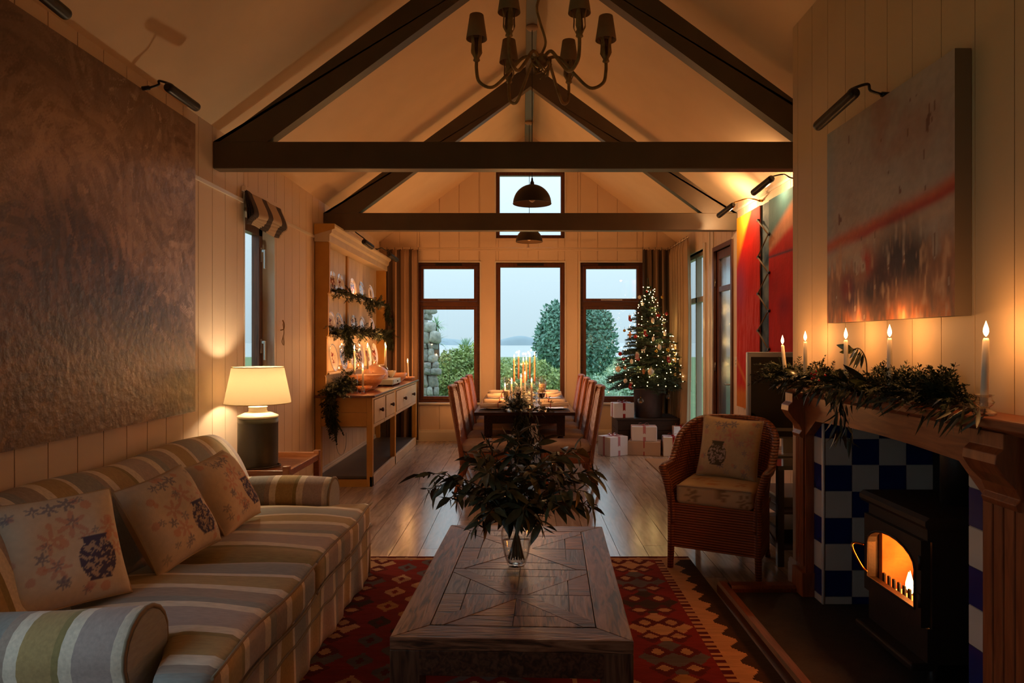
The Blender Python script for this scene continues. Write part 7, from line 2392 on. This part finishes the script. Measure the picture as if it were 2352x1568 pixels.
for i, (az, el, L) in enumerate(stems):
    d = Vector((math.cos(az)*math.cos(el), math.sin(az)*math.cos(el), math.sin(el)))
    t = thing('eucalyptus_branch', 'dark eucalyptus branch in the vase, '+where[i], 'branch', mouth, group='eucalyptus branches in the vase')
    foot = Vector((-d.x*.04, -d.y*.04, -.19)); hor = Vector((d.x, d.y, 0))
    P = [foot, Vector((d.x*.02, d.y*.02, -.02)), d*L*.35+Vector((0,0,.03)), d*L*.7+Vector((0,0,.02)), d*L+Vector((0,0,-.10*L))]
    S = smooth_path(P, 6)
    MB().tube(S, [.0035*(1-.6*k/len(S)) for k in range(len(S))], 6).build('stem', M_gstem, t, world=False)
    nl = int(7+L*24)
    for k in range(nl):
        u = .30+.70*(k+rnd.random()*.6)/nl
        idx = min(len(S)-2, int(u*(len(S)-1)))
        p = S[idx]; tg = (S[idx+1]-S[idx]).normalized()
        side = tg.cross(Vector((0,0,1)));
        if side.length < .1: side = Vector((math.sin(az), -math.cos(az), 0))
        side.normalize()
        dirv = (tg*.55 + side*(1 if k % 2 else -1)*rnd.uniform(.4,1) + Vector((0,0,rnd.uniform(-.9,.25))) + Vector((rnd.gauss(0,.25), rnd.gauss(0,.25), 0))).normalized()
        sc = rnd.uniform(.09,.145)*(1-.25*(u-.3))
        q = dirv.to_track_quat('X', 'Z').to_euler()
        q.rotate_axis('X', rnd.uniform(-.8,.8))
        obj_from_mesh('leaf', rnd.choice(LEAVES), t, p, q, (sc, sc, sc))
    # filler sprigs with small leaves around the stem
    m = MB()
    for k in range(22):
        p = S[rnd.randrange(len(S)//3, len(S))]
        lance_leaf(m, p, Vector((rnd.gauss(0,1), rnd.gauss(0,1), rnd.gauss(.1,.7))), rnd.uniform(.03,.06), .010, rnd=rnd)
    m.build('small_leaves', M_eucd, t, world=False)['kind'] = 'stuff'
# ------------------------------------------------------------------ chandelier
M_gilt = mat('distressed_gilt', srgb(176,140,88), srgb(122,90,50), rough=.5, scale=(25,25,25), bump=.3, bscale=60, metal=.2)
M_lshade = mat('chandelier_shade_cloth', srgb(150,118,84), srgb(140,108,74), rough=.85, scale=(20,20,20))
cc = Vector((.095, 3.43, 2.91))
CH = thing('chandelier', 'six-arm distressed gilt chandelier with small cloth shades, unlit', 'chandelier', cc)
Rr = .325; zcup = 2.92
rnd = random.Random(8)
m = MB()
m.sphere(cc, (.04,.04,.035), 12, 8)
for k in range(16):
    a = rnd.uniform(0, 2*PI)
    m.tube(smooth_path([cc+Vector((0,0,.01)), cc+Vector((.05*math.cos(a),.05*math.sin(a),.03*rnd.uniform(-1,1))), cc+Vector((.035*math.cos(a+1),.035*math.sin(a+1),-.05-rnd.random()*.03))], 4), .004, 5)
m.build('hub', M_gilt, CH)
top = Vector((XC, 3.43, ZR-.25))
S = [cc+Vector((0,0,.03))]
for k in range(1, 16):
    u = k/16
    S.append(cc*(1-u)+top*u+Vector((.022*math.sin(k*1.7), .018*math.cos(k*1.7), 0)))
S.append(top)
MB().tube(smooth_path(S, 4), .007, 6).build('twisted_stem', M_gilt, CH)
MB().lathe([(.001,0), (.045,0), (.04,-.02), (.001,-.025)], top, 16).build('ceiling_rose', M_gilt, CH)
for k in range(6):
    a = PI*k/3 + .02
    e = Vector((math.cos(a), math.sin(a), 0))
    ce = Vector((cc.x, cc.y, 0))
    P = smooth_path([cc+e*.02+Vector((0,0,.01)), cc+e*.09+Vector((0,0,.015)), ce+e*.17+Vector((0,0,2.84)), ce+e*.245+Vector((0,0,2.775)), ce+e*.31+Vector((0,0,2.80)), ce+e*Rr+Vector((0,0,2.86)), ce+e*Rr+Vector((0,0,zcup))], 6)
    arm_ = MB().tube(P, .0085, 8).build('arm', M_gilt, CH)
    c0 = ce+e*Rr+Vector((0,0,zcup))
    cup = MB().lathe([(.008,-.02), (.018,-.012), (.014,0), (.017,.01), (.013,.02), (.012,.10), (.001,.10)], c0, 12)
    for q in range(4):                                  # tulip petals round the sleeve
        b_ = a+PI/4+q*PI/2
        f_ = Vector((math.cos(b_), math.sin(b_), 0)); s_ = Vector((-f_.y, f_.x, 0))
        pr_ = [(.012,0,.006), (.026,.03,.014), (.024,.07,.012), (.030,.105,.008), (.040,.115,.003)]
        vv = []
        for r_, z_, w_ in pr_: vv += [c0+f_*r_+s_*w_+Vector((0,0,z_)), c0+f_*(r_+.004)+Vector((0,0,z_)), c0+f_*r_-s_*w_+Vector((0,0,z_))]
        ff = [(i*3+j, i*3+j+1, i*3+j+4, i*3+j+3) for i in range(4) for j in (0, 1)]
        cup.add(vv, ff, True)
    cup.build('tulip_holder', M_gilt, arm_)
    MB().lathe([(.052,.095), (.034,.215)], c0, 24).build('shade', M_lshade, arm_, solid=.002)

# ------------------------------------------------------------------ pendants
M_pend = mat('pendant_dark_bronze', srgb(52,42,36), rough=.45, metal=.3)
M_pin = mat('pendant_inside', srgb(150,120,90), rough=.5)
M_bulb0 = mat('opal_bulb', srgb(230,200,160), rough=.2)
for (Y, zb_, lb) in ((6.27, 2.765, 'dark dome pendant lamp in front of the gable window'), (9.0, 2.815, 'dark dome pendant lamp near the window wall, over the table')):
    c = Vector((XC+.004, Y, zb_))
    t = thing('pendant_lamp', lb, 'pendant lamp', (c.x, c.y, ZR-.25), group='dome pendants over the dining area')
    R = .176; H = .175
    MB().lathe([(R*math.cos(a), H*math.sin(a)) for a in [PI/2*k/12 for k in range(12)]]+[(.012, H)], c, 36).build('dome', M_pend, t)
    MB().lathe([((R-.004)*math.cos(a), (H-.004)*math.sin(a)+.001) for a in [PI/2*k/12 for k in range(12)]], c, 36).build('dome_lining', M_pin, t)
    MB().tube([c+Vector((R*math.cos(a), R*math.sin(a), 0)) for a in [2*PI*k/36 for k in range(36)]], .003, 6, closed=True).build('rim', M_pend, t)
    MB().lathe([(.02,H-.002), (.018,H+.02), (.010,H+.035), (.008,H+.06), (.001,H+.062)], c, 14).build('cap', M_pend, t)
    MB().sphere(c+Vector((0,0,.045)), .032, 14, 10).build('bulb', M_bulb0, t)
    MB().tube([c+Vector((0,0,.075)), c+Vector((0,0,H))], .016, 10).build('lamp_holder', M_pend, t)
    MB().tube([c+Vector((0,0,H+.05)), (c.x, c.y, ZR-.26)], .004, 6).build('cord', M_black, t)
    MB().lathe([(.001,0), (.055,0), (.055,-.012), (.04,-.03), (.001,-.035)], (c.x, c.y, ZR-.25), 20).build('ceiling_rose', M_pin, t)
